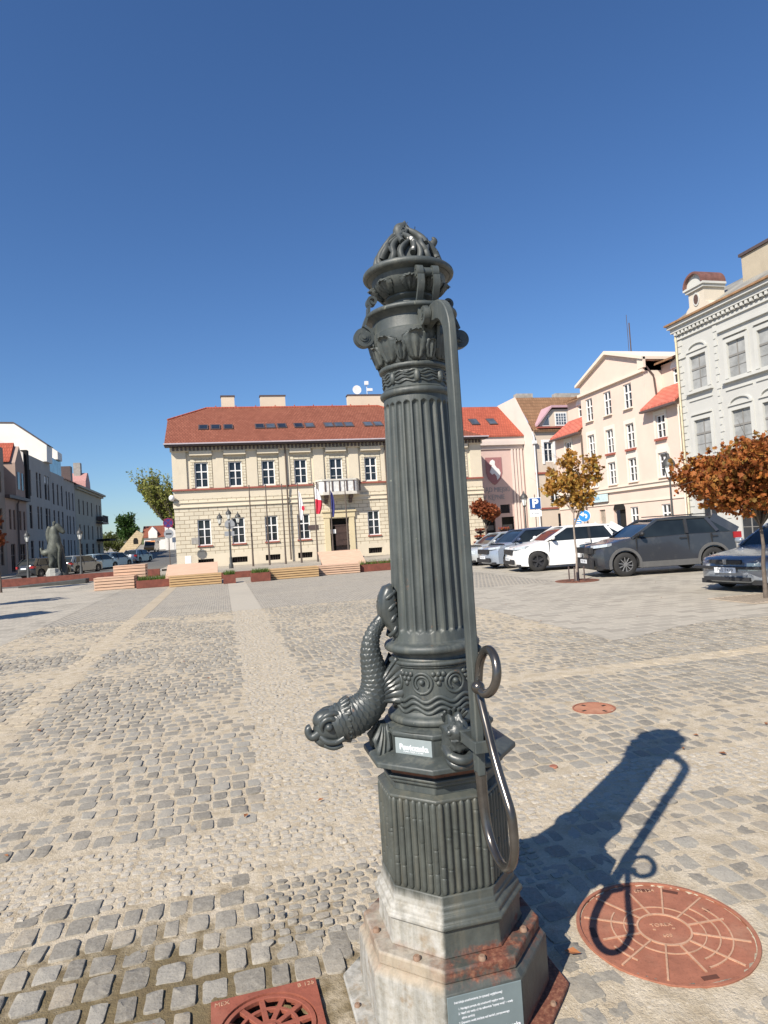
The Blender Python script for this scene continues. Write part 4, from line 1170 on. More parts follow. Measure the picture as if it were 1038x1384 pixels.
for s_ in (-1,1):
    x0,x1 = (door[0]-.42,door[0]-.004) if s_ < 0 else (door[1]+.004,door[1]+.42)
    fbox(b,O,U,N,x0,x1,.0,3.30,0,.13)
fbox(b,O,U,N,door[0]-.50,door[1]+.50,3.30,3.75,0,.17); fbox(b,O,U,N,door[0]-.60,door[1]+.60,3.75,3.88,0,.26)
b.build('door_surround', m_plaster('door_surround_stone',(.60,.51,.33)), th)
DOORW = mat('dark_brown_door', (.055,.032,.026), .5, var=.2)
b = MB(); fbox(b,O,U,N,dcx-.32,door[1]-.005,.16,2.62,-.34,-.28)
for k in range(4):
    fbox(b,O,U,N,dcx-.16,dcx+.62,.36+k*.56,.36+k*.56+.40,-.28,-.25)
fbox(b,O,U,N,door[0],door[1],2.62,2.72,-.34,-.24)
dl = b.build('door', DOORW, th)
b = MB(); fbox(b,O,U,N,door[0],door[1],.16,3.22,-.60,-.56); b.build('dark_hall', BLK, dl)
b = MB(); fbox(b,O,U,N,dcx-.72,dcx-.28,2.02,2.36,-.23,-.215); b.build('notice', FRAME, dl)
b = MB(); fbox(b,O,U,N,dcx-1.7,dcx+1.7,.0,.08,0,.9); fbox(b,O,U,N,dcx-1.4,dcx+1.4,.08,.16,0,.55); b.build('door_step', STONE, th)
b = MB(); fbox(b,O,U,N,dcx-2.55,dcx-1.75,2.42,2.80,.0,.05); b.build('wall_plaque', GUTTER, th)
b = MB(); fbox(b,O,U,N,1.15,1.65,1.85,2.35,.0,.03); b.build('wall_plaque', STONE, th)
# balcony with bowed ends
bal = MB()
def bow(b, z0, z1, off, th_):
    pts = []
    for k in range(25):
        t = k/24; u_ = dcx-1.85-off+(3.7+2*off)*t
        dpt = 1.15+off if .14 < t < .86 else (1.15+off)*math.sin(PI/2*min(1,(t if t < .5 else 1-t)/.14))
        pts.append((u_, -dpt))
    V = []; F = []
    for (x,y) in pts: V += [(x,y,z0),(x,y,z1)]
    n_ = len(pts)
    if th_ is None:
        b.add(V+[(pts[0][0],0,z0)], [])
        b.add([(x,y,z0) for x,y in pts],[tuple(range(n_))]); b.add([(x,y,z1) for x,y in pts],[tuple(range(n_))])
        b.add(V,[(2*i,2*i+2,2*i+3,2*i+1) for i in range(n_-1)])
    else:
        inn = [(dcx+(x-dcx)*(1-th_/1.9), y*(1-th_/1.15)) for x,y in pts]
        Q = []
        for (x,y),(a,c) in zip(pts,inn): Q += [(x,y,z0),(x,y,z1),(a,c,z1),(a,c,z0)]
        for i in range(n_-1):
            for q in range(4): F.append((4*i+q,4*i+4+q,4*i+4+(q+1)%4,4*i+(q+1)%4))
        b.add(Q,F)
bow(bal,5.10,5.26,0,None); bow(bal,5.26,5.36,-.04,.22); bow(bal,6.22,6.34,0,.22)
bo = bal.build('balcony', mat('balcony_stone',(.56,.53,.47),.8,var=.15,scale=3), th)
b = MB(); bow(b,5.365,6.215,-.06,.05)
b.build('railing_panel', mat('white_balustrade',(.66,.65,.62),.7,var=.22,scale=5), bo)
for k in range(7):
    t = k/6; u_ = dcx-1.75+3.5*t; dpt = 1.10 if 0 < k < 6 else .62
    b = MB(); b.box(u_-.05,u_+.05,-dpt-.05,-dpt+.06,5.365,6.215); b.build('railing_post', GUTTER, bo)
for s_ in (-1,1):
    b = MB(); b.prism([(0,4.45),(.18,4.50),(.30,4.75),(.75,4.86),(.85,5.095),(0,5.095)], -.13, .13, ((dcx+s_*1.0,0,0),(0,-1,0),(0,0,1),(1,0,0))); b.build('console', GUTTER, bo)
for u_ in (8.65,16.85):
    b = MB(); b.tube([(u_,-.60,9.36),(u_,-.25,9.0),(u_,-.22,8.7),(u_,-.22,6.2),(u_,-.24,6.0),(u_,-.20,5.7),(u_,-.20,.15)],.062,8); b.build('drainpipe', PIPE, th, smooth=60)
b = MB(); b.sphere((-.12,-.25,5.45),(.22,.22,.24),12,8); b.tube([(.0,-.02,5.2),(-.1,-.2,5.3)],.04,6); b.build('security_camera', FRAME, th, smooth=60)
b = MB(); b.lathe([(.001,0),(.40,.05),(.42,.07),(.38,.07),(.001,.03)],20,caps=False)
for i in range(len(b.v)):
    x,y,z = b.v[i]; b.v[i] = (16.5+x, r_+.3-z, zr+1.62+y)
b.tube([(16.5,r_+.35,zr+1.1),(16.5,r_+.35,zr+1.6)],.03,6)
b.build('satellite_dish', FRAME, th, smooth=50)
b = MB(); b.tube([(17.5,r_+.4,zr+1.1),(17.5,r_+.4,zr+2.5)],.025,6); b.box(17.3,17.65,r_+.25,r_+.45,zr+2.1,zr+2.45); b.box(17.5,18.0,r_+.2,r_+.4,zr+1.5,zr+1.75); b.build('antenna', FRAME, th)

# ------------------------------------------------------------------ the municipal annex (pink, with the coat of arms)
PINK = m_plaster('pink_plaster', (.60,.44,.39), .12); PINKL = m_plaster('pale_pink_plaster', (.66,.56,.50), .12)
an = thing('municipal_annex', 'narrow dusty pink office building with painted coat of arms between town hall and white gable', 'building', (19.5,55.4,0))
Wd = 8.2; b = MB(); O = (0,0,0)
hl_ = [(4.05,4.95,.15,2.60),(5.6,6.85,.15,2.60),(5.55,6.5,2.95,3.75)]
wallmesh(b,O,X_,-Y_,Wd,8.9,hl_,.3); b.add([(Wd,0,0),(Wd,10,0),(Wd,10,10.3),(Wd,5,13.9),(Wd,0,10.3)],[(0,1,2,3,4)]); b.add([(0,0,0),(0,10,0),(0,10,10.3),(0,0,10.3)],[(0,1,2,3)])
b.build('wall', PINK, an)
b = MB(); fbox(b,O,X_,-Y_,0,Wd,8.9,9.25,-.02,.12); fbox(b,O,X_,-Y_,-.05,Wd+.02,9.25,9.62,-.02,.36); fbox(b,O,X_,-Y_,-.05,Wd+.02,9.62,10.1,-.02,.22); b.build('cornice', PINKL, an)
b = MB()
for k in range(4): fbox(b,O,X_,-Y_,6.95+k*.31,7.13+k*.31,.05,8.88,.001,.10)
b.build('pilaster', PINKL, an)
b = MB(); yr = 4.9
V = [(-2.5,-.35,10.12),(Wd+.02,-.35,10.12),(Wd+.02,yr,13.85),(-2.5,yr,13.85),(Wd+.02,10.2,10.1),(-2.5,10.2,10.1)]
b.add(V,[(0,1,2,3),(3,2,4,5)]); b.add([(x,y,z-.12) for x,y,z in V],[(0,1,2,3),(3,2,4,5)]); b.add([V[0],V[1],(V[1][0],V[1][1],10.0),(V[0][0],V[0][1],10.0)],[(0,1,2,3)])
rf = b.build('roof', ORTILE, an)
L = math.hypot(yr+.35,3.73); ty, tz = (yr+.35)/L, 3.73/L
for k,x in enumerate((4.35,6.15)):
    M = Matrix(((1,0,0,x),(0,ty,-tz,1.5),(0,tz,ty,10.12+1.85*3.73/5.25),(0,0,0,1)))
    c = MB(); c.box(-.42,.42,0,1.25,-.02,.09,0,M); s_ = c.build('skylight', GUTTER, rf); c = MB(); c.box(-.33,.33,.10,1.12,.0905,.10,0,M); c.build('pane', GLASSB, s_)
for h in hl_:
    b = MB(); fbox(b,O,X_,-Y_,*h,-.28,-.22); d_ = b.build('door' if h[3] < 2.7 else 'window', BLK if h[3] < 2.7 else GLASS, an)
    if h[3] < 2.7:
        b = MB()
        fbox(b,O,X_,-Y_,h[0]+.12,h[1]-.15,.55,1.15,-.22,-.20); fbox(b,O,X_,-Y_,h[0]+.15,h[1]-.12,1.45,1.9,-.22,-.20)
        b.build('door_panel', mat('door_grey',(.14,.13,.12),.6), d_)
# coat of arms: red shield, white eagle-like charge of its own outline
b = MB(); sh = [(-.80,1.15),(.80,1.15),(.80,-.25),(.62,-.85),(.25,-1.25),(0,-1.4),(-.25,-1.25),(-.62,-.85),(-.80,-.25)]
FR = ((5.15,0,7.0),(1,0,0),(0,0,1),(0,-1,0))
b.prism(sh,.002,.05,FR); co_ = b.build('coat_of_arms', mat('shield_red',(.33,.15,.15),.6,var=.1), an)
b = MB(); b.prism([(-.35,.80),(-.10,.95),(.12,.80),(.10,.45),(.25,.20),(.50,.05),(.62,-.30),(.50,-.75),(.25,-.95),(.20,-.60),(0,-.35),(-.22,-.45),(-.45,-.20),(-.30,.10),(-.18,.40),(-.42,.55)],.051,.075,FR); b.build('charge', FRAME, co_)
LET = mat('grey_lettering',(.30,.30,.30),.6)
for s_, z in (('URZĄD MIEJSKI',5.15),('W KĘPNIE',4.45)):
    text('lettering', s_, .62, LET, an, frameM((4.9,-.004,z),(1,0,0),(0,0,1)), .02, sx=.82)

# ------------------------------------------------------------------ corner house with the white gable and mansard dormer
WGAB = m_plaster('white_gable_plaster', (.70,.60,.53), .12)
CRM2 = m_plaster('beige_plaster', (.60,.50,.40), .15)
cn = thing('corner_house', 'beige corner house with blank white gable, brown roof and wide mansard dormer', 'house', (27.75,53.4,0))
Wd = 9.0; b = MB(); zc = 10.2
hs = [(1.05,1.95,7.35,9.15),(3.2,4.1,7.35,9.15),(1.4,2.3,3.55,5.0),(3.2,4.1,3.55,5.0),(2.0,3.1,.1,2.6)]
wallmesh(b,(0,0,0),X_,-Y_,Wd,zc,hs,.2,1)
b.add([(0,0,0),(0,10,0),(0,10,12.2),(0,7.0,13.95),(0,2.95,13.95),(0,0,10.2)],[(0,1,2,3,4,5)],0)
b.add([(Wd,0,0),(Wd,10,0),(Wd,10,10.2),(Wd,3,13.9),(Wd,0,10.2)],[(0,1,2,3,4)],1)
b.build('wall', [WGAB,CRM2], cn)
b = MB(); V = [(.02,-.25,10.2),(Wd+.1,-.25,10.2),(Wd+.1,3.0,13.9),(.02,3.0,13.9),(Wd+.1,7,13.9),(.02,7,13.9)]
b.add(V,[(0,1,2,3),(3,2,4,5)]); b.add([(x,y,z-.1) for x,y,z in V],[(0,1,2,3),(3,2,4,5)]); rf = b.build('roof', BRTILE, cn)
b = MB()
for x0,x1 in ((.3,2.0),(4.4,7.6)):
    b = MB(); b.box(x0,x1,3.2,3.9,13.9,14.35); b.build('chimney', STONE, rf)
b = MB()
def poly2(b, poly, d0, d1, FR, mat=0): b.prism(poly, d0, d1, FR, mat)
dorm = [(.75,10.55),(5.3,10.55),(5.3,10.9),(3.95,12.15),(2.1,12.15),(.75,10.9)]
FR = ((0,0,0),(1,0,0),(0,0,1),(0,-1,0)); b.prism(dorm,-2.6,.02,FR); dm = b.build('dormer', CRM2, cn)
PINKT = mat('pink_verge',(.48,.30,.33),.6,var=.1)
b = MB()
seg = [(.45,10.6),(2.0,12.28),(4.05,12.28),(5.6,10.6)]
for p,q in zip(seg[:-1],seg[1:]): b.prism([p,q,(q[0],q[1]+.20),(p[0],p[1]+.20)],-2.65,.28,FR)
b.build('verge', PINKT, dm)
b = MB(); b.prism([(.45,10.40),(5.6,10.40),(5.6,10.54),(.45,10.54)],.0,.30,FR); b.build('dormer_sill', REDTRIM, dm)
for poly in ([(1.0,10.62),(1.75,10.62),(1.75,11.65)],[(2.35,10.62),(3.55,10.62),(3.55,11.85),(2.35,11.85)],[(3.9,10.62),(4.4,10.62),(4.4,11.35),(3.9,11.85)],[(4.5,10.62),(4.95,10.62),(4.5,11.15)]):
    b = MB(); b.prism(poly,.021,.05,FR); f_ = b.build('window', FRAME, dm)
    cx_ = sum(p[0] for p in poly)/len(poly); cz_ = sum(p[1] for p in poly)/len(poly)
    b = MB(); pl = [(cx_+(p[0]-cx_)*.82, cz_+(p[1]-cz_)*.82) for p in poly]; b.prism(pl,.051,.06,FR); b.build('pane', GLASSB, f_)
    b = MB()
    x0,x1 = min(p[0] for p in pl), max(p[0] for p in pl); z0,z1 = min(p[1] for p in pl), max(p[1] for p in pl)
    if len(poly) == 4 and x1-x0 > .8:
        for k in range(1,4): b.box(x0+(x1-x0)*k/4-.025,x0+(x1-x0)*k/4+.025,-.075,-.061,z0,z1)
        for k in range(1,4): b.box(x0,x1,-.073,-.061,z0+(z1-z0)*k/4-.02,z0+(z1-z0)*k/4+.02)
        b.build('glazing_bar', FRAME, f_)
for h in hs: window(cn,(0,0,0),X_,-Y_,*h,.17,2,(.35,),.09, fm=FRAME if h[2] > 1 else BROWNF)
b = MB()
for h in hs[:2]:
    for (a,c,d,e) in ((h[0]-.22,h[0],h[2]-.2,h[3]+.22),(h[1],h[1]+.22,h[2]-.2,h[3]+.22),(h[0],h[1],h[3],h[3]+.22)): fbox(b,(0,0,0),X_,-Y_,a,c,d,e,0,.05)
    b.build('window_surround', FRAME, cn); b = MB()
b = MB(); fbox(b,(0,0,0),X_,-Y_,0,Wd,6.25,6.42,0,.1); fbox(b,(0,0,0),X_,-Y_,0,Wd,3.05,3.2,0,.1); b.build('string_course', REDTRIM, cn)
b = MB(); b.tube([(-.08,-.15,10.1),(.05,-.18,9.6),(.05,-.14,9.2),(.08,-.14,.2)],.075,8); b.box(-.12,.22,-.34,-.03,9.0,9.3); b.build('drainpipe', FRAME, cn, smooth=50)

# ------------------------------------------------------------------ apricot house with the pediment (faces the square from the right)
APR = m_plaster('apricot_plaster', (.68,.525,.44), .14); APRL = m_plaster('pale_apricot_trim', (.70,.60,.50), .1); WPL = m_plaster('white_panel_plaster', (.70,.63,.55), .1)
ap = thing('gabled_house', 'apricot four storey house with triangular pediment and red skirt roofs', 'house', (25.5,45.4,0))
U = -Y_; N = -X_; O = (0,0,0)                       # u runs toward the camera
Wd = 14.3; u0, u1 = 4.0, 11.2                          # central gabled bay
b = MB()
cu = [5.0,7.22,9.45]
rows_ = [(8.72,10.30),(6.15,7.75),(4.05,5.55)]
holes = []
for c in cu:
    for (a_,e_) in rows_: holes.append((c-.42,c+.42,a_,e_))
side = [(1.9,6.35,7.75),(12.4,6.35,7.75),(1.9,4.05,5.5),(12.4,4.05,5.5)]
for c,a_,e_ in side: holes.append((c-.42,c+.42,a_,e_))
gf = [(8.85,9.65,.95,2.45),(11.9,12.7,.95,2.45),(5.35,6.05,.9,2.45)]
holes += gf
holes.append((7.05,8.35,.05,2.35))
wallmesh(b,O,U,N,Wd,8.35,[h for h in holes if h[3] < 8.4],.2)
wallmesh(b,Vector(O)+U*u0,U,N,u1-u0,10.72,[(h[0]-u0,h[1]-u0,h[2],h[3]) for h in holes if h[3] > 8.4],.2,0,8.35)
b.add([tuple(Vector(O)+U*u_+Vector((d,0,z))) for u_,d,z in ((u1,0,8.35),(u1,6,8.35),(u1,6,11.3),(u1,0,11.3))],[(0,1,2,3)],1)
b.add([tuple(Vector(O)+U*u_+Vector((d,0,z))) for u_,d,z in ((u0,0,8.35),(u0,6,8.35),(u0,6,11.3),(u0,0,11.3))],[(0,1,2,3)],1)
b.add([tuple(Vector(O)+U*u_+Vector((d,0,z))) for u_,d,z in ((0,0,0),(0,9,0),(0,9,8.35),(0,0,8.35))],[(0,1,2,3)],0)
b.add([tuple(Vector(O)+U*u_+Vector((d,0,z))) for u_,d,z in ((Wd,0,0),(Wd,9,0),(Wd,9,10.5),(Wd,0,8.35))],[(0,1,2,3)],0)
FRr = (O,U,(0,0,1),N); um = (u0+u1)/2
b.prism([(u0,10.72),(u1,10.72),(u1,11.4),(um,12.75),(u0,11.4)],-5.5,-.001,FRr)
# arched head of the passage
arch = [(7.05,2.35)]+[(7.7+.65*math.cos(t),2.35-.0+.0+.5*math.sin(t)) for t in np.linspace(PI,0,13)][1:-1]+[(8.35,2.35)]
b.build('wall', [APR, WPL], ap)
b = MB(); b.prism([(x_,z_) for x_,z_ in arch],.001,.03,FRr); fbox(b,O,U,N,7.45,8.35,.05,2.35,-.5,-.2); b.build('passage', BLK, ap)
b = MB(); b.prism([(u0-.12,10.62),(u1+.12,10.62),(u1+.12,10.80),(u0-.12,10.80)],0,.20,FRr)
b.prism([(u0-.25,11.35),(um,12.72),(um,12.95),(u0-.25,11.52)],-5.5,.26,FRr); b.prism([(u1+.25,11.35),(um,12.72),(um,12.95),(u1+.25,11.52)],-5.5,.262,FRr)
b.prism([(u1-.35,10.85),(u1+.25,10.85),(u1+.25,11.5),(u1-.35,11.5)],0,.16,FRr)
b.build('pediment', APRL, ap)
b = MB(); fbox(b,O,U,N,-.0,Wd,3.55,3.80,0,.14); fbox(b,O,U,N,0,Wd,3.80,3.88,0,.22); fbox(b,O,U,N,0,Wd,2.72,2.86,0,.06); b.build('string_course', APRL, ap)
SK = m_tiles('salmon_roof_tile', (.50,.13,.09), (.58,.18,.125))
for a,c in ((0.02,u0-.01),(u1+.01,Wd-.02)):
    b = MB(); b.prism([(.45,8.15),(.45,8.28),(-1.25,9.60),(-1.25,9.45)],0,c-a,(Vector(O)+U*a,N,(0,0,1),U)); sr = b.build('skirt_roof', SK, ap)
    b = MB(); fbox(b,O,U,N,a,c,8.02,8.145,.30,.55); b.build('gutter', GUTTER, sr)
    # set back top storey behind the skirt roof
    b = MB(); wallmesh(b,Vector(O)+X_*1.25,U,N,0,0,[],.2)if False else None
    P0 = Vector(O)+X_*1.26
    hw_ = ((a+c)/2-.55,(a+c)/2+.55,9.62,10.55)
    b = MB(); wallmesh(b,P0+U*a,U,N,c-a,11.0,[(hw_[0]-a,hw_[1]-a,hw_[2],hw_[3])],.2,0,9.4); b.build('attic_wall', APR, ap)
    window(ap,P0,U,N,*hw_,.16,2,(.35,),.07)
    b = MB(); b.prism([(hw_[0]-.12,hw_[3])]+[((hw_[0]+hw_[1])/2+.67*math.cos(t),hw_[3]+.52*math.sin(t)) for t in np.linspace(PI,0,11)]+[(hw_[1]+.12,hw_[3])],.002,.06,(P0,U,(0,0,1),N)); b.build('window_arch', FRAME, ap)
    b = MB(); b.prism([(.5,11.0),(.5,11.12),(-2.0,11.9),(-2.0,11.75)],0,c-a,(P0+U*a,N,(0,0,1),U)); b.build('roof', BRTILE, ap)
for h in holes[:-1]:
    if h[3] < 2.5 and h[0] < 6.2:
        b = MB(); fbox(b,O,U,N,h[0]+.002,h[1]-.002,h[2]+.002,h[3]-.002,-.17,-.1); b.build('shutter', mat('weathered_shutter',(.34,.28,.22),.8,var=.3,scale=4), ap); continue
    window(ap,O,U,N,*h,.16,2,(.34,.67),.075,sill=.13 if 6.0 < h[2] < 7 else .06,sillm=REDTRIM if 6.0 < h[2] < 7 else APRL,so=.16)
b = MB()
for h in holes[:-1]:
    if h[2] > 8.4 or h[2] < 1: continue
    fbox(b,O,U,N,h[0]-.16,h[0]-.003,h[2],h[3]+.26,0,.045); fbox(b,O,U,N,h[1]+.003,h[1]+.16,h[2],h[3]+.26,0,.045); fbox(b,O,U,N,h[0]-.003,h[1]+.003,h[3]+.003,h[3]+.26,0,.045)
    b.build('window_surround', WPL, ap); b = MB()
b = MB()
for c in cu+[1.9,12.4]:
    b = MB(); fbox(b,O,U,N,c-.5,c+.5,5.62,5.98,0,.02); b.build('white_panel', WPL, ap)
for u_ in (3.9,14.15):
    b = MB(); b.tube([(-.12,-u_,8.0),(-.12,-u_,.2)],.055,8); b.build('drainpipe', APRL if u_ > 5 else PIPE, ap, smooth=50)
b = MB(); b.tube([(-.08,-u1-.1,11.2),(.6,-u1-.1,10.4),(.7,-u1-.1,9.2)],.05,8); b.build('drainpipe', GUTTER, ap, smooth=50)
b = MB(); b.tube([(2.5,-6.7,12.2),(2.5,-6.7,15.2)],.045,6); b.tube([(3.2,-5.5,12.0),(3.2,-5.5,16.2)],.02,5); b.build('antenna_mast', GUTTER, ap)
sg = MB(); fbox(sg,O,U,N,2.6,6.65,2.98,3.50,.10,.22)
sg = sg.build('shop_sign', mat('pale_blue_sign',(.50,.62,.64),.4,var=.05), None, loc=(25.5,45.4,0)); tag(sg, 'pale blue shop sign board above the apricot ground floor', 'shop sign')
text('lettering', 'UBEZPIECZENIA', .36, mat('sign_blue_letter',(.10,.32,.52),.5), sg, frameM(Vector((0,0,0))+U*4.6+N*.222+Z_*3.24, U, (0,0,1)), .008, sx=.95)

# ------------------------------------------------------------------ grey house with blank painted windows, far right
GRY = m_plaster('grey_plaster', (.485,.48,.45), .4); GRYL = m_plaster('pale_grey_trim', (.515,.51,.475), .25)
PANE = NT('screened_window'); PANE.set(.75,0,.2)
PANE.color(PANE.ramp(PANE.noise(1.1,5,.65), [(.35,(.23,.235,.23)),(.5,(.30,.305,.30)),(.68,(.38,.385,.375))])); PANE = PANE.m
LINE = mat('grey_line', (.215,.205,.19), .8, var=.1)
gh = thing('stucco_house', 'tall pale grey stucco house with screened windows and scrolled roof dormer', 'house', (25.48,31.04,0))
Wd = 14.0; b = MB()
wu = [1.5,4.2,6.15,8.9,11.2]
hh = []
for k,c in enumerate(wu): hh += [(c-.62 if k else c-.60,c+.58 if k else c+.60,8.55,10.35),(c-.62,c+.58,4.95,6.85)]
hh += [(1.0,2.0,.9,2.9),(3.6,4.8,.1,2.9),(5.7,6.8,.9,2.9)]
wallmesh(b,O,U,N,Wd,12.0,hh,.12)
b.add([tuple(U*u_+Vector((d,0,z))) for u_,d,z in ((0,0,0),(0,9,0),(0,9,12),(0,0,12))],[(0,1,2,3)])
b.build('wall', GRY, gh)
for h in hh:
    b = MB(); fbox(b,O,U,N,*h,-.115,-.08); wdo = b.build('window', PANE if h[2] > 3 else GLASS, gh)
    b = MB(); m_ = (h[0]+h[1])/2
    fbox(b,O,U,N,m_-.03,m_+.03,h[2],h[3],-.079,-.055); z_ = h[3]-(h[3]-h[2])*.40
    fbox(b,O,U,N,h[0],h[1],z_-.05,z_+.05,-.079,-.05)
    for z2 in (h[2]+(z_-h[2])*.5,): fbox(b,O,U,N,h[0],h[1],z2-.015,z2+.015,-.079,-.065)
    b.build('glazing_bar', LINE, wdo)
b = MB()
fbox(b,O,U,N,-.12,Wd,11.55,11.70,0,.10); fbox(b,O,U,N,-.2,Wd,11.98,12.22,0,.26); fbox(b,O,U,N,-.28,Wd,12.22,12.40,-.3,.42)
for k in range(46): fbox(b,O,U,N,.05+k*.30,.05+k*.30+.15,11.80,11.97,0,.24)
b.build('cornice', GRYL, gh)
b = MB(); fbox(b,O,U,N,-.36,Wd,12.405,12.50,-.3,.54); b.build('gutter', mat('rusty_gutter',(.30,.17,.085),.7,var=.3,scale=3), gh)
b = MB()                                              # stucco frames, hoods, sills and quoins
for k,h in enumerate(hh[:10]):
    fbox(b,O,U,N,h[0]-.22,h[0]-.004,h[2]-.02,h[3]+.22,0,.055); fbox(b,O,U,N,h[1]+.004,h[1]+.22,h[2]-.02,h[3]+.22,0,.055); fbox(b,O,U,N,h[0]-.004,h[1]+.004,h[3]+.004,h[3]+.22,0,.055)
    fbox(b,O,U,N,h[0]-.36,h[1]+.36,h[2]-.24,h[2]-.10,0,.20); fbox(b,O,U,N,h[0]-.26,h[1]+.26,h[2]-.62,h[2]-.54,0,.06)
    m_ = (h[0]+h[1])/2; zt = h[3]+.34
    if (h[3] > 9) == (k//2 == 0) or (h[3] < 9 and k//2 > 0):
        pl = [(m_+.72*math.cos(t), zt+.34*math.sin(t)) for t in np.linspace(0,PI,13)]
        pi_ = [(m_+.60*math.cos(t), zt+.02+.26*math.sin(t)) for t in np.linspace(PI,0,13)]
        for i in range(12): b.prism([pl[i],pl[i+1],pi_[11-i],pi_[12-i]],0,.09,FRr)
        fbox(b,O,U,N,m_-.78,m_+.78,zt-.10,zt-.002,0,.12)
    else:
        fbox(b,O,U,N,m_-.75,m_+.75,zt-.06,zt+.05,0,.13)
for k in range(30):
    z_ = .3+k*.375
    if z_ < 11.3: fbox(b,O,U,N,2.72,2.86+(.12 if k%2 else 0),z_,z_+.33,0,.035); fbox(b,O,U,N,.0,.22+(.16 if k%2 else 0),z_,z_+.33,0,.035)
fbox(b,O,U,N,3.1,Wd,11.0,11.16,0,.13); fbox(b,O,U,N,0,.6,10.45,10.6,0,.08); fbox(b,O,U,N,0,Wd,3.5,3.75,0,.16)
b.build('stucco_trim', GRYL, gh)
b = MB(); V = [(-.30,.3,12.47),(-.30,-Wd,12.47),(2.9,-Wd,14.5),(2.9,.2,14.5)]
b.add(V,[(0,1,2,3)]); b.add([(x,y,z-.12) for x,y,z in V],[(0,1,2,3)]); b.add([V[0],V[3],(2.9,.3,12.4)],[(0,1,2)])
b.build('roof', mat('grey_metal_roof',(.26,.25,.22),.55,var=.35,scale=1.2), gh)
# scrolled dormer
b = MB(); dc = 1.85
outl = [(dc-0.920,12.57),(dc+0.960,12.57),(dc+0.840,12.85),(dc+0.576,13.0),(dc+0.576,13.75),(dc-0.576,13.75),(dc-0.576,13.0),(dc-0.800,12.85)]
b.prism(outl,-1.2,.10,FRr); dm = b.build('dormer', m_plaster('cream_grey_dormer',(.56,.50,.41),.25), gh)
b = MB(); fbox(b,O,U,N,dc-0.680,dc+0.680,13.72,13.86,-1.2,.22); fbox(b,O,U,N,dc-0.760,dc+0.760,13.86,13.98,-1.2,.30)
arc = [(dc-0.640,13.98)]+[(dc+0.640*math.cos(t),13.98+.62*math.sin(t)) for t in np.linspace(PI,0,15)][1:-1]+[(dc+0.640,13.98)]; b.prism(arc,-1.2,.14,FRr); b.build('dormer_hood', GRYL, dm)
b = MB(); arc2 = [(dc+0.736*math.cos(t),13.99+.72*math.sin(t)) for t in np.linspace(PI,0,15)]; arc3 = [(dc+0.624*math.cos(t),13.99+.60*math.sin(t)) for t in np.linspace(0,PI,15)]
for i in range(14): b.prism([arc2[i],arc2[i+1],arc3[13-i],arc3[14-i]],-1.2,.32,FRr)
b.build('dormer_roof', mat('dormer_cap_copper',(.16,.075,.06),.6,var=.3,scale=3), dm)
b = MB(); b.prism([(dc+0.240*math.cos(t),13.25+.36*math.sin(t)) for t in np.linspace(0,2*PI,17)[:-1]],.101,.14,FRr); ov = b.build('oval_window', GRYL, dm)
b = MB(); b.prism([(dc+0.168*math.cos(t),13.25+.27*math.sin(t)) for t in np.linspace(0,2*PI,17)[:-1]],.141,.15,FRr); b.build('pane', BROWNF, ov)
b = MB(); b.box(1.6,2.6,-5.5,-3.3,13.0,15.0); ch = b.build('chimney', m_plaster('old_chimney',(.42,.36,.27),.5,2), gh)
b = MB(); b.box(1.5,2.7,-5.6,-3.2,15.01,15.16); b.build('cap', GUTTER, ch)
b = MB(); b.tube([(-.14,-.05,12.1),(-.14,-.05,.2)],.06,8); b.build('drainpipe', mat('beige_pipe',(.55,.48,.33),.5), gh, smooth=50)

# ------------------------------------------------------------------ the shaded row on the left (faces the square, sun behind it)
def leftblock(name, label, y0, y1, H, wallm, holes, cat='house', base=None):
    t = thing(name, label, cat, (-20,y0,zg((y0+y1)/2)))
    b = MB(); W_ = y1-y0
    wallmesh(b,(0,0,-.5),Y_,X_,W_,H+.5,[(a,c,d+.5,e+.5) for a,c,d,e in holes],.22)
    b.add([(0,0,-.5),(-9,0,-.5),(-9,0,H),(0,0,H)],[(0,1,2,3)]); b.add([(0,W_,-.5),(-9,W_,-.5),(-9,W_,H),(0,W_,H)],[(0,1,2,3)]); b.add([(-9,0,-.5),(-9,W_,-.5),(-9,W_,H),(-9,0,H)],[(0,1,2,3)])
    b.add([(0,0,H),(0,W_,H),(-9,W_,H),(-9,0,H)],[(0,1,2,3)])
    b.build('wall', wallm, t); return t
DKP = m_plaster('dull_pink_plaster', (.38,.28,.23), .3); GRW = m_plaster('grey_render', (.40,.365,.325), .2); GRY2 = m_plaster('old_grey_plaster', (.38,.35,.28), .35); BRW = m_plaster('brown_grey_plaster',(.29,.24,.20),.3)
WHT = m_plaster('white_render', (.76,.72,.66), .06)
# nearest, cut by the frame
hs = [(c-.5,c+.5,a,a+2) for c in (1.5,4.2,6.9) for a in (1.0,4.4,7.9)]
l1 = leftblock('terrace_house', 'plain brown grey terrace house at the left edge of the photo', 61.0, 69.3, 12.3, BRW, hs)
for h in hs: window(l1,(0,0,0),Y_,X_,*h,.17,2,(.4,),.07,fm=BROWNF)
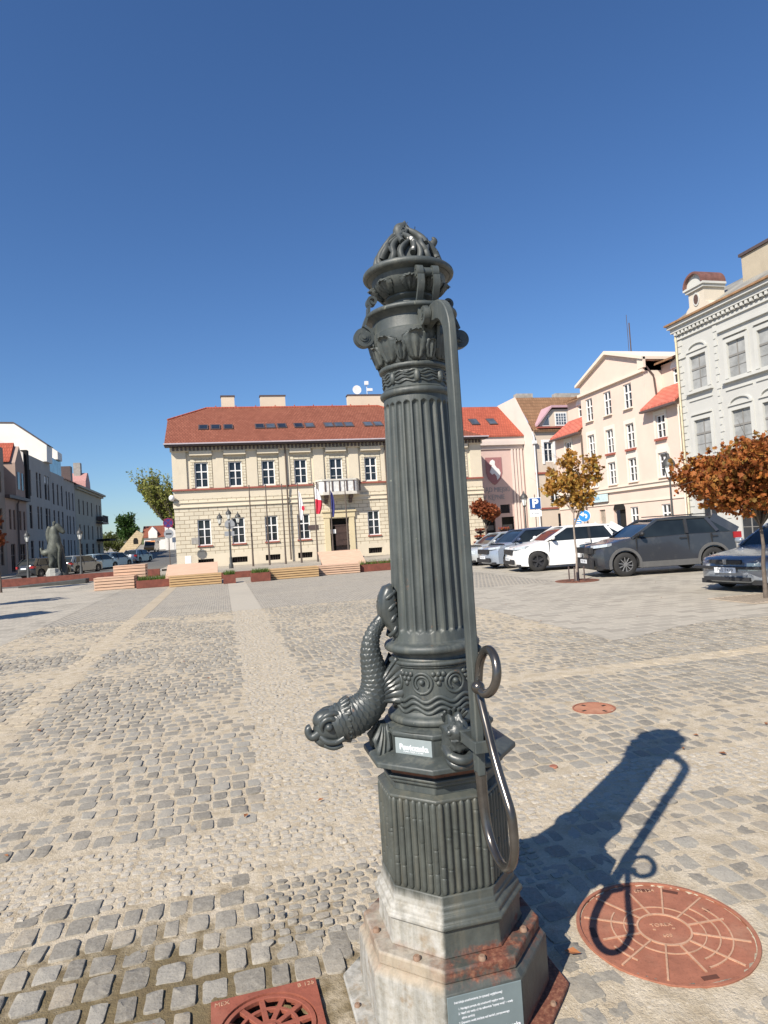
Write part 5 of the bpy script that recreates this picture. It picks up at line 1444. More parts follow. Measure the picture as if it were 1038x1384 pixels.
# pink house with red roof and gabled bay
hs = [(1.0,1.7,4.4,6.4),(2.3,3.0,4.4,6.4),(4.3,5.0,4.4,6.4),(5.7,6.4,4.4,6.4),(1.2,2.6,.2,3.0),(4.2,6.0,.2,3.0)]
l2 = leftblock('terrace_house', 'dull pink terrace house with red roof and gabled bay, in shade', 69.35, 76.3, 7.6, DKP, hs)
for h in hs: window(l2,(0,0,0),Y_,X_,*h,.17,2,(.4,),.07,fm=BROWNF)
b = MB(); b.add([(-1.6,-.1,11.6),(-1.6,4.2,11.6),(-4.5,4.2,13.6),(-4.5,-.1,13.6)],[(0,1,2,3)]); b.prism([(3.5,11.4),(7.0,11.4),(5.3,13.6)],-7,-.5,((0,0,0),Y_,(0,0,1),X_)); b.build('roof', ORTILE, l2)
b = MB(); b.prism([(3.7,7.61),(6.9,7.61),(6.9,11.3),(5.3,13.2),(3.7,11.3)],-7,-.02,((0,0,0),Y_,(0,0,1),X_)); b.box(-6,-1.6,0,3.7,7.61,11.5); b.build('gabled_bay', DKP, l2)
for a in (4.2,5.6):
    b = MB(); b.box(-.018,.03,a,a+.75,8.6,10.4); b.build('window', GLASS, l2)
b = MB(); b.box(-.02,.45,-.05,6.95,7.45,7.75); b.tube([(.35,3.4,7.5),(.15,3.4,7.0),(.15,3.4,.2)],.09,6); b.build('gutter', GUTTER, l2)
# modern white block
hs = []
for c in (1.6,4.6,5.9,8.3,9.6): 
    for a,hh_ in ((8.1,2.9),(4.5,2.6),(.6,2.6)): hs.append((c-(.55 if c in (1.6,8.3) else .36),c+(.55 if c in (1.6,8.3) else .36),a,a+hh_))
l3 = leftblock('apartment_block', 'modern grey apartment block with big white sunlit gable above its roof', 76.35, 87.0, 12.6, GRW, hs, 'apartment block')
for h in hs: window(l3,(0,0,0),Y_,X_,*h,.17,1,(.3,),.07,fm=GUTTER)
b = MB(); b.prism([(-7,10),(-7,17.3),(-3.0,17.2),(.45,14.55),(.4,12.62),(-.1,12.61),(-.1,10)],0,2.6,((0,7.65,0),X_,(0,0,1),Y_)); b.build('white_gable', WHT, l3)
b = MB(); b.prism([(-7,17.31),(-3.0,17.21),(.47,14.56),(.60,14.6),(-3.0,17.38),(-7,17.48)],-.05,2.65,((0,7.65,0),X_,(0,0,1),Y_)); b.build('roof_edge', GUTTER, l3)
b = MB(); b.box(-9,-.05,-.28,-.02,6,12.6); b.prism([(-.05,12.61),(-3.2,14.6),(-9,14.6),(-9,12.61)],-.28,-.02,((0,0,0),X_,(0,0,1),Y_)); b.build('firewall', WHT, l3)
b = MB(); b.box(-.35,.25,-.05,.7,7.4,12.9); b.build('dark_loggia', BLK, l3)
hs = [(c-.4,c+.4,a,a+2.7) for c in (1.2,3.4,5.6) for a in (7.6,4.2,.6)]
l3b = leftblock('apartment_block', 'narrower grey block with glazed blue attic box, next up the street', 87.05, 94.0, 11.6, GRW, hs, 'apartment block')
for h in hs: window(l3b,(0,0,0),Y_,X_,*h,.17,1,(.3,),.07,fm=GUTTER)
b = MB(); b.prism([(-2.2,11.61),(-2.2,15.9),(-.93,15.4),(.05,14.62),(.05,13.62),(-.31,13.61),(-.31,11.61)],4.0,6.4,((0,0,0),X_,(0,0,1),Y_)); b.prism([(-6,11.61),(-6,13.6),(-.31,13.6),(-.31,11.61)],.1,3.99,((0,0,0),X_,(0,0,1),Y_)); at = b.build('attic', WHT, l3b)
b = MB(); b.box(-.29,-.2,.3,6.7,11.7,13.6); b.build('glazing', m_glass('blue_attic_glass',(.10,.20,.24),.05), at)
hs = [(c-.36,c+.36,a,a+2.5) for c in (1.2,2.8,5.0) for a in (7.2,3.9,.6)]
l3c = leftblock('terrace_house', 'low grey terrace house with pinkish metal roof, in shade', 94.05, 100.4, 11.2, GRW, hs)
for h in hs: window(l3c,(0,0,0),Y_,X_,*h,.17,1,(.3,),.07,fm=GUTTER)
b = MB(); b.prism([(.3,11.25),(-4.5,12.9),(-9,11.3)],0,6.2,((0,0,0),X_,(0,0,1),Y_)); b.build('roof', mat('pinkish_metal_roof',(.62,.40,.38),.5,var=.1), l3c)
b = MB(); b.box(-2,-.2,5.3,6.5,11,13.6); b.build('chimney', GUTTER, l3c)
hs = [(c-.45,c+.45,a,a+2.2) for c in (2.5,5.6,8.7,12.0,16.5,19.3) for a in (6.7,3.0)] + [(c-.8,c+.8,.2,2.4) for c in (3,7,12,17)]
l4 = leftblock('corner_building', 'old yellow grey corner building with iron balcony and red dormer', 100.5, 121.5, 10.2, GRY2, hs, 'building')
for h in hs: window(l4,(0,0,0),Y_,X_,*h,.17,2,(.35,),.08,fm=BROWNF)
b = MB(); b.box(-.1,.35,-.1,21.3,10.21,10.5); b.box(-.1,.7,-.1,21.5,10.5,10.8); b.build('cornice', GRY2, l4)
b = MB(); b.prism([(.6,10.82),(-4,13.0),(-9,10.82)],0,21,((0,0,0),X_,(0,0,1),Y_)); rf = b.build('roof', REDTILE, l4)
b = MB(); b.prism([(8.5,11),(12.5,11),(12.2,12.2),(11,13.6),(10.3,13.6),(8.8,12.2)],-4,-.1,((0,0,0),Y_,(0,0,1),X_)); b.build('dormer', mat('dormer_red',(.42,.22,.2),.7), rf)
b = MB(); b.box(-2,-1,9.8,11,12,15.2); b.build('chimney', STONE, rf)
b = MB(); b.box(0,1.1,15.3,20.7,5.7,5.95)
for k in range(22): b.box(1.03,1.07,15.35+k*.25,15.39+k*.25,5.95,7.0)
b.box(1.0,1.1,15.3,20.7,7.0,7.08); b.box(.1,1.0,15.6,20.2,6.2,6.9)
b.build('balcony', GUTTER, l4)
b = MB(); b.box(.0,2.0,15,21.2,2.8,3.1); b.build('awning', BLK, l4)
# ================================================================== CARS
def m_paint(name, c, rough=.22, metal=.0, coat=.6):
    t = NT(name); t.set(rough, metal, .5)
    d = t.noise(3, 5, .65); t.color(t.mix(t.math('MULTIPLY', t.smooth(d,.5,.8), .22), c, mul(c,.7) if sum(c) > 1.5 else (.16,.15,.13)))
    t.b.inputs['Coat Weight'].default_value = coat; t.b.inputs['Coat Roughness'].default_value = .06
    return t.m
TYRE = mat('tyre_rubber', (.022,.021,.020), .8, var=.2); RIMD = mat('alloy_rim', (.30,.30,.30), .35, metal=.6, var=.1); RIMK = mat('dark_rim', (.055,.055,.06), .35, metal=.4)
CARGL = m_glass('car_glass', (.012,.016,.018), .04); PLAST = mat('black_car_plastic', (.022,.022,.024), .55, var=.1)
HEADL = mat('headlight_glass', (.55,.58,.60), .12, metal=.3, var=.2, scale=12); TAILL = mat('tail_light', (.32,.015,.02), .2, var=.2)
PLATE = mat('number_plate_white', (.72,.74,.76), .5, var=.02); PLK = mat('number_plate_ink', (.03,.03,.035), .6)
def wheel(par, x, y, r, w_, spokes, rim, side):
    b = MB(); n = 36
    prof = [(.60,-.5),(.70,-.52),(.92,-.48),(1.0,-.36),(1.0,.36),(.92,.48),(.70,.52),(.60,.5)]
    V = []; F = []
    for (rr,d) in prof:
        for k in range(n):
            a = 2*PI*k/n; V.append((r*rr*math.cos(a), d*w_, r*rr*math.sin(a)))
    for i in range(len(prof)-1):
        for k in range(n): F.append((i*n+k,i*n+(k+1)%n,(i+1)*n+(k+1)%n,(i+1)*n+k))
    b.add(V,F); wh = b.build('wheel', TYRE, par, loc=(x,y,r), smooth=40)
    b = MB()
    def rr_(r0,r1,d0,d1):
        V = []; F = []
        for k in range(n):
            a = 2*PI*k/n
            for q,d in ((r0,d0),(r0,d1),(r1,d1),(r1,d0)): V.append((q*math.cos(a), d, q*math.sin(a)))
        for k in range(n):
            for i in range(4): F.append((k*4+i, ((k+1)%n)*4+i, ((k+1)%n)*4+(i+1)%4, k*4+(i+1)%4))
        b.add(V,F)
    s_ = side*w_*.44
    rr_(r*.60,r*.68,-w_*.45,w_*.45)
    for k in range(spokes):
        a = 2*PI*k/spokes+.2; d = Vector((math.cos(a),0,math.sin(a))); n_ = Vector((0,1,0))
        b.bar(d*r*.10+n_*s_*.86, d*r*.64+n_*s_, r*(.17 if spokes < 8 else .75/spokes), .03, up=(0,1,0))
    b.tube([(0,s_*.6,0),(0,s_*1.02,0)], r*.15, 14, up=(1,0,0))
    b.build('rim', rim, wh, bevel=.004)
    b = MB(); b.tube([(0,-w_*.30*side,0),(0,s_*.55,0)], r*.60, 24, up=(1,0,0)); b.build('brake_shadow', PLAST, wh)
def car(label, loc, rz, L=4.5, W=1.82, hood=.95, cowl=1.02, belt=1.02, roof=1.60, xs=(1.05,.35,-1.35,-2.0), wb=2.68, fo=.88, rw=.34, body=None, rim=None, spokes=10,
        nose=.72, tail=1.05, cladding=False, clear=.20, plate='PKE 4T71', lights='slim', det=True, cat='car', group=None, roofm=None, name='parked_car', tailtop=None, grille=(.50,.22,.03,.62,.08,.26)):
    t = thing(name, label, cat, loc, rz, group)
    xf = L/2-fo; xr = xf-wb; ra = rw+.075
    tt = tailtop or belt
    def arc(cx, rev=False):
        a0 = math.asin(max(-1,min(1,(clear-rw)/ra)))
        ang = np.linspace(a0, PI-a0, 13)
        return [(cx+ra*math.cos(a), rw+ra*math.sin(a)) for a in ang]
    P_ = [(L/2-.10,clear+.02),(L/2-.02,clear+.12),(L/2,.48),(L/2-.015,nose-.16),(L/2-.06,nose-.04),(L/2-.16,nose+.03),(L/2-.42,hood-.085),(L/2-.80,hood-.025),(xs[0]+.35,hood+.01),(xs[0],cowl)]
    P_ += [((xs[0]+xs[3])/2,belt+.01),(xs[3]+.05,belt+.02),(-L/2+.10,tt),(-L/2+.01,tt-.14),(-L/2,.62),(-L/2+.03,.40),(-L/2+.12,clear+.04)]
    ar = arc(xr); P_ += [(p[0],p[1]) for p in ar[::-1]]
    af = arc(xf); P_ += [(p[0],p[1]) for p in af[::-1]]
    n_ = len(P_)
    sl_ = [(0,0),(.55,.004),(.80,.016),(.93,.045),(1.0,.105)]
    ys_ = [-s_[0] for s_ in sl_[::-1]]+[s_[0] for s_ in sl_[1:]]
    ins = [s_[1] for s_ in sl_[::-1]]+[s_[1] for s_ in sl_[1:]]
    V = []; F = []
    for yy, q in zip(ys_, ins):
        for (x,z) in P_:
            g_ = max(0,(abs(x)-L*.34)/(L*.16)); g_ = g_*g_
            px = math.copysign(.30*abs(yy)**3*g_, x)
            top = max(0,min(1,(z-.62)/.30)); tum = 1-.055*max(0,(z-.55))*2*abs(yy)
            V.append((x-px, yy*W/2*(1-.02*g_)*tum, z-q*top*.75))
    m_ = len(ys_)
    for i in range(m_-1):
        for k in range(n_): F.append((i*n_+k, i*n_+(k+1)%n_, (i+1)*n_+(k+1)%n_, (i+1)*n_+k))
    F += [tuple(range(n_))[::-1], tuple((m_-1)*n_+k for k in range(n_))]
    b = MB(); b.add(V,F); bo = b.build('body', body, t, smooth=38)
    b = MB(); b.box(-L/2+.25,L/2-.25,-W/2+.26,W/2-.26,clear-.03,.62); b.box(-L/2+.12,L/2-.14,-W/2+.12,W/2-.12,clear-.02,clear+.08); b.build('underbody', PLAST, t)
    # glasshouse
    wb_, wr_ = W/2-.085, W/2-.27
    x1,x2,x3,x4 = xs
    prof = [(x1,cowl-.03),(x1-(x1-x2)*.5,cowl+(roof-cowl)*.53),(x2,roof-.05),((x2+x3)/2,roof-.005),(x3,roof-.05),(x3+(x4-x3)*.55,belt+(roof-belt)*.52),(x4,belt-.03)]
    def hw(z): return wb_+(wr_-wb_)*max(0,min(1,(z-belt)/(roof-belt)))**1.15
    V = []; F = []; k_ = len(prof)
    for s_ in (-1,1):
        for (x,z) in prof: V.append((x, s_*(hw(z)-.012), z))
    for i in range(k_-1): F.append((i,i+1,k_+i+1,k_+i))
    F += [tuple(range(k_))[::-1], tuple(range(k_,2*k_)), (k_-1,0,k_,2*k_-1)]
    b = MB(); b.add(V,F); gl = b.build('glasshouse', CARGL, t, smooth=30)
    rm = roofm or body
    b = MB()
    rp = [(x2+.05,roof-.065),(x2*.7+x3*.3,roof-.018),((x2+x3)/2,roof),(x2*.3+x3*.7,roof-.012),(x3-.03,roof-.055)]
    V = []; F = []
    cy_ = [(-1.04,-.055),(-.9,-.012),(-.5,0),(0,.008),(.5,0),(.9,-.012),(1.04,-.055)]
    for (x,z) in rp:
        for (yy,dz) in cy_: V.append((x, yy*wr_, z+dz+.012))
    for i in range(4):
        for k in range(6): F.append((i*7+k,i*7+k+1,(i+1)*7+k+1,(i+1)*7+k))
    b.add(V,F); ro = b.build('roof', rm, t, smooth=50); solid(ro, .03)
    for s_ in (-1,1):
        b = MB()
        def pt(x,z,o=0): return Vector((x, s_*(hw(z)+o), z))
        b.bar(pt(x1+.02,cowl-.03),pt(x2+.03,roof-.05),.075,.05,up=(0,1,0)); b.bar(pt(x4+.06,belt-.03),pt(x3-.03,roof-.05),.24,.05,up=(0,1,0))
        b.bar(pt(x2+.05,roof-.055,.004),pt(x3-.05,roof-.055,.004),.055,.05,up=(0,1,0))
        xd = x3+.18; b.bar(pt(xd-.28,belt,-.0),pt(xd-.02,roof-.06,-.0),.10,.035,up=(0,1,0))
        b.build('pillar', rm, gl)
    for s_ in (-1,1):
        b = MB()
        def pt(x,z,o=0): return Vector((x, s_*(hw(z)+o), z))
        xb = (x2+x3)/2+.02; b.bar(pt(xb,belt-.02),pt(xb-.03,roof-.07),.085,.03,up=(0,1,0))
        b.build('door_pillar', PLAST, gl)
    for x in (xf,xr):
        for s_ in (-1,1): wheel(t, x, s_*(W/2-.125), rw, .23, spokes, rim or RIMD, s_)
    for s_ in (-1,1):                                     # mirrors, lamps
        b = MB(); b.sphere((x1-.22, s_*(W/2+.085), cowl+.09), (.075,.115,.075), 14, 10); b.bar((x1-.20,s_*(W/2-.10),cowl+.02),(x1-.21,s_*(W/2+.02),cowl+.06),.06,.03); b.build('mirror', rm if not cladding else PLAST, t, smooth=60)
        b = MB()
        h0 = nose-.005 if lights == 'slim' else nose-.12
        hl_ = .085 if lights == 'slim' else .16
        V = []
        pts_ = [(L/2-.115,.54*W/2),(L/2-.15,.70*W/2),(L/2-.26,.86*W/2),(L/2-.47,.965*W/2)]
        for (x,y_) in pts_:
            zt = h0+.030+.12*(L/2-x); V += [(x+.06,s_*y_,zt-hl_),(x+.05,s_*y_,zt),(x-.10,s_*(y_-.04),zt+.01),(x-.10,s_*(y_-.04),zt-hl_)]
        F = [(0,1,2,3),(12,13,14,15)]
        for i in range(3):
            for q in range(4): F.append((4*i+q,4*i+4+q,4*i+4+(q+1)%4,4*i+(q+1)%4))
        b.add(V,F); b.build('headlight', HEADL, t)
        b = MB(); b.box(-L/2+.005,-L/2+.34,s_*(W/2-.30)-.0 if s_ > 0 else -(W/2-.02),(W/2-.02) if s_ > 0 else -(W/2-.30),tt-.24,tt-.06)
        for i in range(8):
            x,y_,z = b.v[i]
            if abs(y_) > W/2-.1 and x < -L/2+.1: b.v[i] = (x+.10,y_*.985,z)
        b.build('tail_light', TAILL, t)
        for hx in ((x2+x3)/2+.16,(x2+x3)/2-.80):
            b = MB(); b.box(hx-.10,hx+.10,s_*W/2*.945-.02,s_*W/2*.945+.02,belt-.17,belt-.13); b.build('door_handle', PLAST if cladding else rm, t)
    for s_ in (-1,1):
        for hx in (x1-.10,(x2+x3)/2+.01,x3+.10):
            b = MB(); yy = s_*(W/2)*.985; b.box(hx-.006,hx+.006,min(yy,yy*.95),max(yy,yy*.95)+.002,.34,belt-.05)
            b.build('door_gap', PLAST, bo)
    # front end
    b = MB(); gw,g0,g1,lw,l0,l1 = grille; b.box(L/2-.09,L/2+.004,-gw,gw,nose-g0,nose-g1); b.box(L/2-.06,L/2+.010,-lw,lw,clear+l0,clear+l1); b.build('grille', PLAST, t, bevel=.01)
    b = MB(); b.box(L/2+.005,L/2+.022,-.26,.26,.42,.535); pl = b.build('number_plate', PLATE, t)
    text('lettering', plate, .10, PLK, pl, frameM((L/2+.0225,0,.445),(0,1,0),(0,0,1)), .001, ay='BOTTOM_BASELINE')
    b = MB(); b.box(-L/2-.012,-L/2+.01,-.26,.26,.70,.815); b.build('number_plate', PLATE, t)
    b = MB(); b.box(-L/2-.012,-L/2+.12,-W/2+.16,W/2-.16,clear+.04,.42); b.build('rear_bumper', PLAST, t)
    if cladding:
        for s_ in (-1,1):
            b = MB()
            for cx_ in (xf,xr):
                A = [(cx_+q*math.cos(a), rw+q*math.sin(a)) for q in (ra-.005,) for a in np.linspace(-.25,PI+.25,15)]
                B = [(cx_+(ra+.075)*math.cos(a), rw+(ra+.075)*math.sin(a)) for a in np.linspace(PI+.25,-.25,15)]
                for i in range(14): b.prism([A[i],A[i+1],B[13-i],B[14-i]], W/2-.16, W/2+.012, ((0,0,0),(1,0,0),(0,0,1),(0,s_,0)))
            b.box(xr+ra,xf-ra,s_*W/2*.93-.02,s_*W/2*.99+.012 if s_ > 0 else s_*W/2*.93+.02,clear,clear+.17) if s_ > 0 else b.box(xr+ra,xf-ra,-W/2-.012,-W/2*.90,clear,clear+.17)
            b.build('cladding', mat('grey_cladding',(.10,.098,.095),.6,var=.1), t)
        b = MB()
        for s_ in (-1,1): b = MB(); b.bar((x2-.1,s_*(wr_-.02),roof+.045),(x3+.1,s_*(wr_-.02),roof+.045),.04,.03); b.build('roof_rail', PLAST, t)
    return t
PK = 'cars parked along the right side of the square'
H195 = rad(194.5)
car('dark grey SUV with black roof rails parked nose out behind the thin tree', (13.12,17.62,0), rad(168), L=4.62, W=1.86, hood=1.08, cowl=1.15, belt=1.19, roof=1.68, xs=(1.10,.22,-1.40,-2.16), wb=2.69, fo=.93, rw=.355,
    body=m_paint('dark_grey_paint',(.036,.038,.043)), rim=RIMD, spokes=10, nose=.92, grille=(.62,.20,.02,.70,.03,.34), cladding=True, clear=.24, group=PK, plate='PKE 7J40')
car('white SUV with dark wheels parked between the grey SUV and the blue crossover', (12.74,22.3,0), rad(171), L=4.72, W=1.89, hood=1.04, cowl=1.10, belt=1.12, roof=1.61, xs=(1.15,.25,-1.35,-2.20), wb=2.87, fo=.86, rw=.365,
    body=m_paint('white_paint',(.78,.77,.75),.2), rim=RIMK, spokes=5, nose=.86, clear=.20, group=PK, plate='PO 8C512')
car('two tone dark blue and silver crossover parked left of the white SUV', (12.63,25.3,0), rad(181), L=4.30, W=1.79, hood=1.00, cowl=1.06, belt=1.06, roof=1.58, xs=(1.15,.45,-1.35,-1.95), wb=2.61, fo=.86, rw=.335,
    body=m_paint('silver_blue_paint',(.30,.34,.40),.2,.3), roofm=m_paint('deep_blue_paint',(.05,.07,.12)), rim=RIMD, spokes=5, nose=.84, clear=.20, group=PK, plate='PKE 52HY')
car('silver hatchback farthest along the parked row, half hidden by the blue crossover', (13.0,28.5,0), rad(181), L=4.2, W=1.75, hood=.92, cowl=.98, belt=.98, roof=1.47, xs=(1.2,.45,-1.25,-1.9), wb=2.58, fo=.84, rw=.315,
    body=m_paint('silver_paint',(.50,.52,.52),.25,.4), rim=RIMD, spokes=7, nose=.76, clear=.18, group=PK, lights='big', plate='PKE 3A19')
sedan = car('dark blue grey older saloon cut by the right edge of the photo', (12.72,12.15,0), rad(189), L=4.63, W=1.72, hood=.86, cowl=.94, belt=.93, roof=1.42, xs=(.85,.02,-1.15,-1.95), wb=2.60, fo=.95, rw=.31,
    body=m_paint('blue_grey_paint',(.28,.31,.35),.18,.3), rim=RIMD, spokes=6, nose=.70, clear=.19, group=PK, lights='big', plate='PKE P479', grille=(.30,.20,.19,.55,.06,.14))
b = MB(); b.box(2.22,2.335,-.80,.80,.50,.56); b.build('bumper_strip', PLAST, sedan, bevel=.01)
b = MB()
for yy in (-.22,.22): b.box(2.27,2.332,yy-.17,yy+.17,.615,.70)
b.build('grille_opening', PLAST, sedan, bevel=.015)
b = MB(); b.box(2.262,2.335,-.045,.045,.60,.715); b.build('grille_badge', RIMD, sedan, bevel=.012)
LK = 'cars parked along the shaded left street'
G0 = zg
small = [('grey estate car parked in shade beside the horse statue', (-12.1,61.5), rad(62), (.20,.21,.215)), ('black car in shade behind the horse statue', (-13.9,57.5), rad(60), (.03,.032,.035)),
         ('pale blue car third in the shaded street row', (-11.6,67.5), rad(62), (.28,.36,.42)), ('light silver car fourth in the shaded street row', (-11.0,73.0), rad(62), (.36,.40,.43)),
         ('dark blue car with red tail lights, last in the shaded row', (-9.6,81.0), rad(70), (.07,.09,.15))]
for lb, (x,y), rz, c in small:
    car(lb, (x,y,zg(y)), rz, L=4.3, W=1.78, hood=.95, cowl=1.0, belt=1.0, roof=1.52, xs=(1.1,.4,-1.4,-2.0), wb=2.6, fo=.86, rw=.33, body=m_paint('street_paint',c), nose=.78, group=LK, plate='PKE 61KX')
# far orange van coming up the street
vn = thing('delivery_van', 'small orange van driving far up the street', 'van', (-12.9,130,zg(130)), rad(-96))
b = MB(); b.prism([(2.4,.3),(2.4,.95),(1.9,1.25),(1.35,2.0),(1.0,2.15),(-2.4,2.15),(-2.45,.3)],-.95,.95,((0,0,0),(1,0,0),(0,0,1),(0,1,0))); b.build('body', m_paint('orange_paint',(.70,.30,.10)), vn, bevel=.06)
b = MB(); b.prism([(1.90,1.27),(1.45,1.9),(1.51,1.92),(1.96,1.29)],-.80,.80,((.02,0,0),(1,0,0),(0,0,1),(0,1,0))); b.build('windscreen', CARGL, vn)
b = MB(); b.box(2.35,2.5,-.97,.97,.3,.45); b.build('bumper', PLAST, vn)
for x in (1.5,-1.4):
    for s_ in (-1,1): wheel(vn, x, s_*.85, .34, .22, 6, RIMD, s_)
# ================================================================== TREES
def m_leaf(name, cols, trans=.25):
    t = NT(name); t.set(.6, 0, .25)
    g_ = t.n('ShaderNodeNewGeometry')
    n_ = len(cols); c = t.ramp(g_.outputs['Random Per Island'], [(i/max(1,n_-1), cols[i]) for i in range(n_)])
    c = t.mix(t.math('MULTIPLY', t.smooth(t.noise(1.6,3), .4, .7), .35), c, cols[0])
    t.color(c)
    tr = t.n('ShaderNodeBsdfTranslucent'); t.l(c, tr.inputs['Color'])
    mx = t.n('ShaderNodeMixShader'); mx.inputs[0].default_value = trans
    t.l(t.b.outputs[0], mx.inputs[1]); t.l(tr.outputs[0], mx.inputs[2])
    t.l(mx.outputs[0], t.t.nodes['Material Output'].inputs['Surface']); return t.m
BARK = mat('bark', (.12,.095,.075), .9, var=.3, scale=14, bump=.6, bscale=40); BARKL = mat('pale_bark', (.26,.21,.17), .85, var=.25, scale=20, bump=.4)
def leafquad(b, c, size, rng, maple=False):
    a = Vector((rng.gauss(0,1),rng.gauss(0,1),rng.gauss(0,1))).normalized(); u = a.orthogonal().normalized(); u = (u*math.cos(rng.random()*6.3)+a.cross(u)*math.sin(rng.random()*6.3)); v = a.cross(u)
    c = Vector(c)
    if maple:
        pts = [(0,-.55),(.30,-.40),(.62,-.30),(.42,.02),(.60,.32),(.22,.30),(0,.72),(-.22,.30),(-.60,.32),(-.42,.02),(-.62,-.30),(-.30,-.40)]
        V = [tuple(c+u*(p[0]*size)+v*(p[1]*size)+a*(-.18*size*abs(p[0]))) for p in pts]+[tuple(c+a*.04*size)]
        b.add(V,[(i,(i+1)%12,12) for i in range(12)])
    else:
        b.add([tuple(c-u*size*.32-a*.08*size),tuple(c-v*size*.6),tuple(c+u*size*.32-a*.08*size),tuple(c+v*size*.6)],[(0,1,2),(0,2,3)])
def crown_pts(rng, n, blobs, shell=.62, gaps=None):
    """leaf positions in sprays: blobs = (cx,cy,cz,rx,ry,rz,weight)"""
    tot = sum(bb[6] for bb in blobs); out = []
    for bb in blobs:
        m_ = int(n*bb[6]/tot)
        k = 0
        while k < m_:
            d = Vector((rng.gauss(0,1),rng.gauss(0,1),rng.gauss(0,1))).normalized(); r = (shell+(1-shell)*rng.random())*(.88+.24*rng.random()) if rng.random() < .8 else rng.random()
            p = Vector((bb[0]+bb[3]*d.x*r, bb[1]+bb[4]*d.y*r, bb[2]+bb[5]*d.z*r))
            for q in range(rng.randint(2,5)):
                out.append(p+Vector((rng.gauss(0,.05),rng.gauss(0,.05),rng.gauss(0,.05)))*max(.6,bb[3])); k += 1
    return out
def limbs(b, base, top, r0, tips, rng, seg=5):
    base = Vector(base); top = Vector(top)
    pts = [base.lerp(top, i/seg)+Vector((rng.gauss(0,.012),rng.gauss(0,.012),0))*(1 if 0 < i < seg else 0)*(top-base).length for i in range(seg+1)]
    b.tube(pts, [r0*(1-.45*i/seg)*(1.35 if i == 0 else 1) for i in range(seg+1)], 9)
    for tp in tips:
        tp = Vector(tp); s_ = pts[rng.randint(seg-1,seg)] if rng.random() < .6 else pts[seg]
        m1 = s_.lerp(tp,.5)+Vector((rng.gauss(0,.05),rng.gauss(0,.05),.08))*(tp-s_).length
        b.tube(spline([s_,m1,tp],4), [r0*.42*(1-.8*i/8) for i in range(9)], 6)
        for q in range(2):
            t2 = tp+Vector((rng.gauss(0,.25),rng.gauss(0,.25),rng.gauss(.1,.2)))*(tp-s_).length; b.tube([m1.lerp(tp,.5),(m1+t2)/2*.5+tp*.5,t2], [r0*.17,r0*.12,r0*.05], 5)
def tree(name, label, loc, h_trunk, r0, blobs, nleaf, size, lm, seed, bark=BARK, maple=False, cat='tree', group=None, lean=(0,0), shell=.62):
    rng = random.Random(seed); t = thing(name, label, cat, loc, 0, group)
    b = MB(); cz = [(bb[0]+bb[3]*rng.uniform(-.4,.4), bb[1]+bb[4]*rng.uniform(-.4,.4), bb[2]+bb[5]*rng.uniform(-.1,.5)) for bb in blobs]
    limbs(b, (0,0,-.05), (lean[0],lean[1],h_trunk), r0, cz, rng); b.build('trunk', bark, t, smooth=60)
    b = MB()
    for p in crown_pts(rng, nleaf, blobs, shell): leafquad(b, p, size*rng.uniform(.6,1.25), rng, maple)
    b.build('crown', lm, t); return t
def blobset(rng, c, R, n, r_, sz=1.0, w=1):
    out = []
    for k in range(n):
        d = Vector((rng.gauss(0,1),rng.gauss(0,1),rng.gauss(0,1))).normalized()*rng.uniform(.35,.85)
        q = r_*rng.uniform(.75,1.25); out.append((c[0]+d.x*R[0],c[1]+d.y*R[1],c[2]+d.z*R[2],q,q,q*sz,q**2))
    return out
ORANGE = m_leaf('orange_maple_leaf', [(.15,.045,.016),(.30,.09,.026),(.42,.15,.038),(.36,.11,.03),(.46,.22,.05),(.26,.18,.045)], .35)
BRONZE = m_leaf('bronze_maple_leaf', [(.14,.038,.018),(.25,.065,.028),(.36,.105,.038),(.28,.075,.03),(.40,.16,.055)], .3)
GOLD = m_leaf('gold_green_leaf', [(.24,.11,.025),(.44,.21,.045),(.62,.38,.09),(.48,.34,.08),(.56,.24,.055),(.34,.29,.07)], .45)
rng = random.Random(5)
tree('street_tree', 'small thin autumn tree with sparse golden crown standing between the white and grey SUVs', (9.95,17.04,0), 1.95, .036,
     [(.18,0,2.55,.42,.42,.40,3),(.25,.1,2.95,.52,.5,.42,4),(-.25,.05,2.9,.5,.45,.35,3),(-.62,0,2.72,.34,.3,.22,1.4),(.02,0,3.45,.36,.34,.32,2),(.10,.1,3.72,.16,.15,.16,.5),(.78,0,3.42,.34,.3,.28,1.6),(.86,0,3.05,.26,.25,.2,.9),(.55,0,2.38,.34,.3,.22,1.3),(-.30,.1,2.33,.25,.2,.16,.7),(.20,0,2.18,.20,.2,.14,.6),(-.5,.1,3.2,.16,.2,.12,.4)],
     2700, .085, GOLD, 3, BARKL, True, group='autumn trees on the square', lean=(.05,0), shell=.35)
big = blobset(rng, (.18,.05,2.46), (1.60,1.4,.80), 44, .43, .95)
tree('street_tree', 'big round orange maple crown at the right edge above the parked saloon', (10.14,10.45,0), 1.75, .045, big, 30000, .068, ORANGE, 8, BARK, True, group='autumn trees on the square', shell=.45)
b3 = blobset(rng, (0,0,2.68), (.85,.85,.62), 16, .36)
tree('street_tree', 'small reddish bronze maple ball just right of the pump column', (13.98,33,0), 1.9, .05, b3, 4200, .10, BRONZE, 12, BARK, True, group='autumn trees on the square', shell=.4)
b4 = blobset(rng, (-.35,0,3.05), (.9,.9,.85), 14, .42)
tree('street_tree', 'brownish autumn tree at the left edge in front of the terrace', (-10.75,36,0), 1.9, .06, b4, 3800, .11, BRONZE, 15, BARK, True, group='autumn trees on the square', shell=.4)
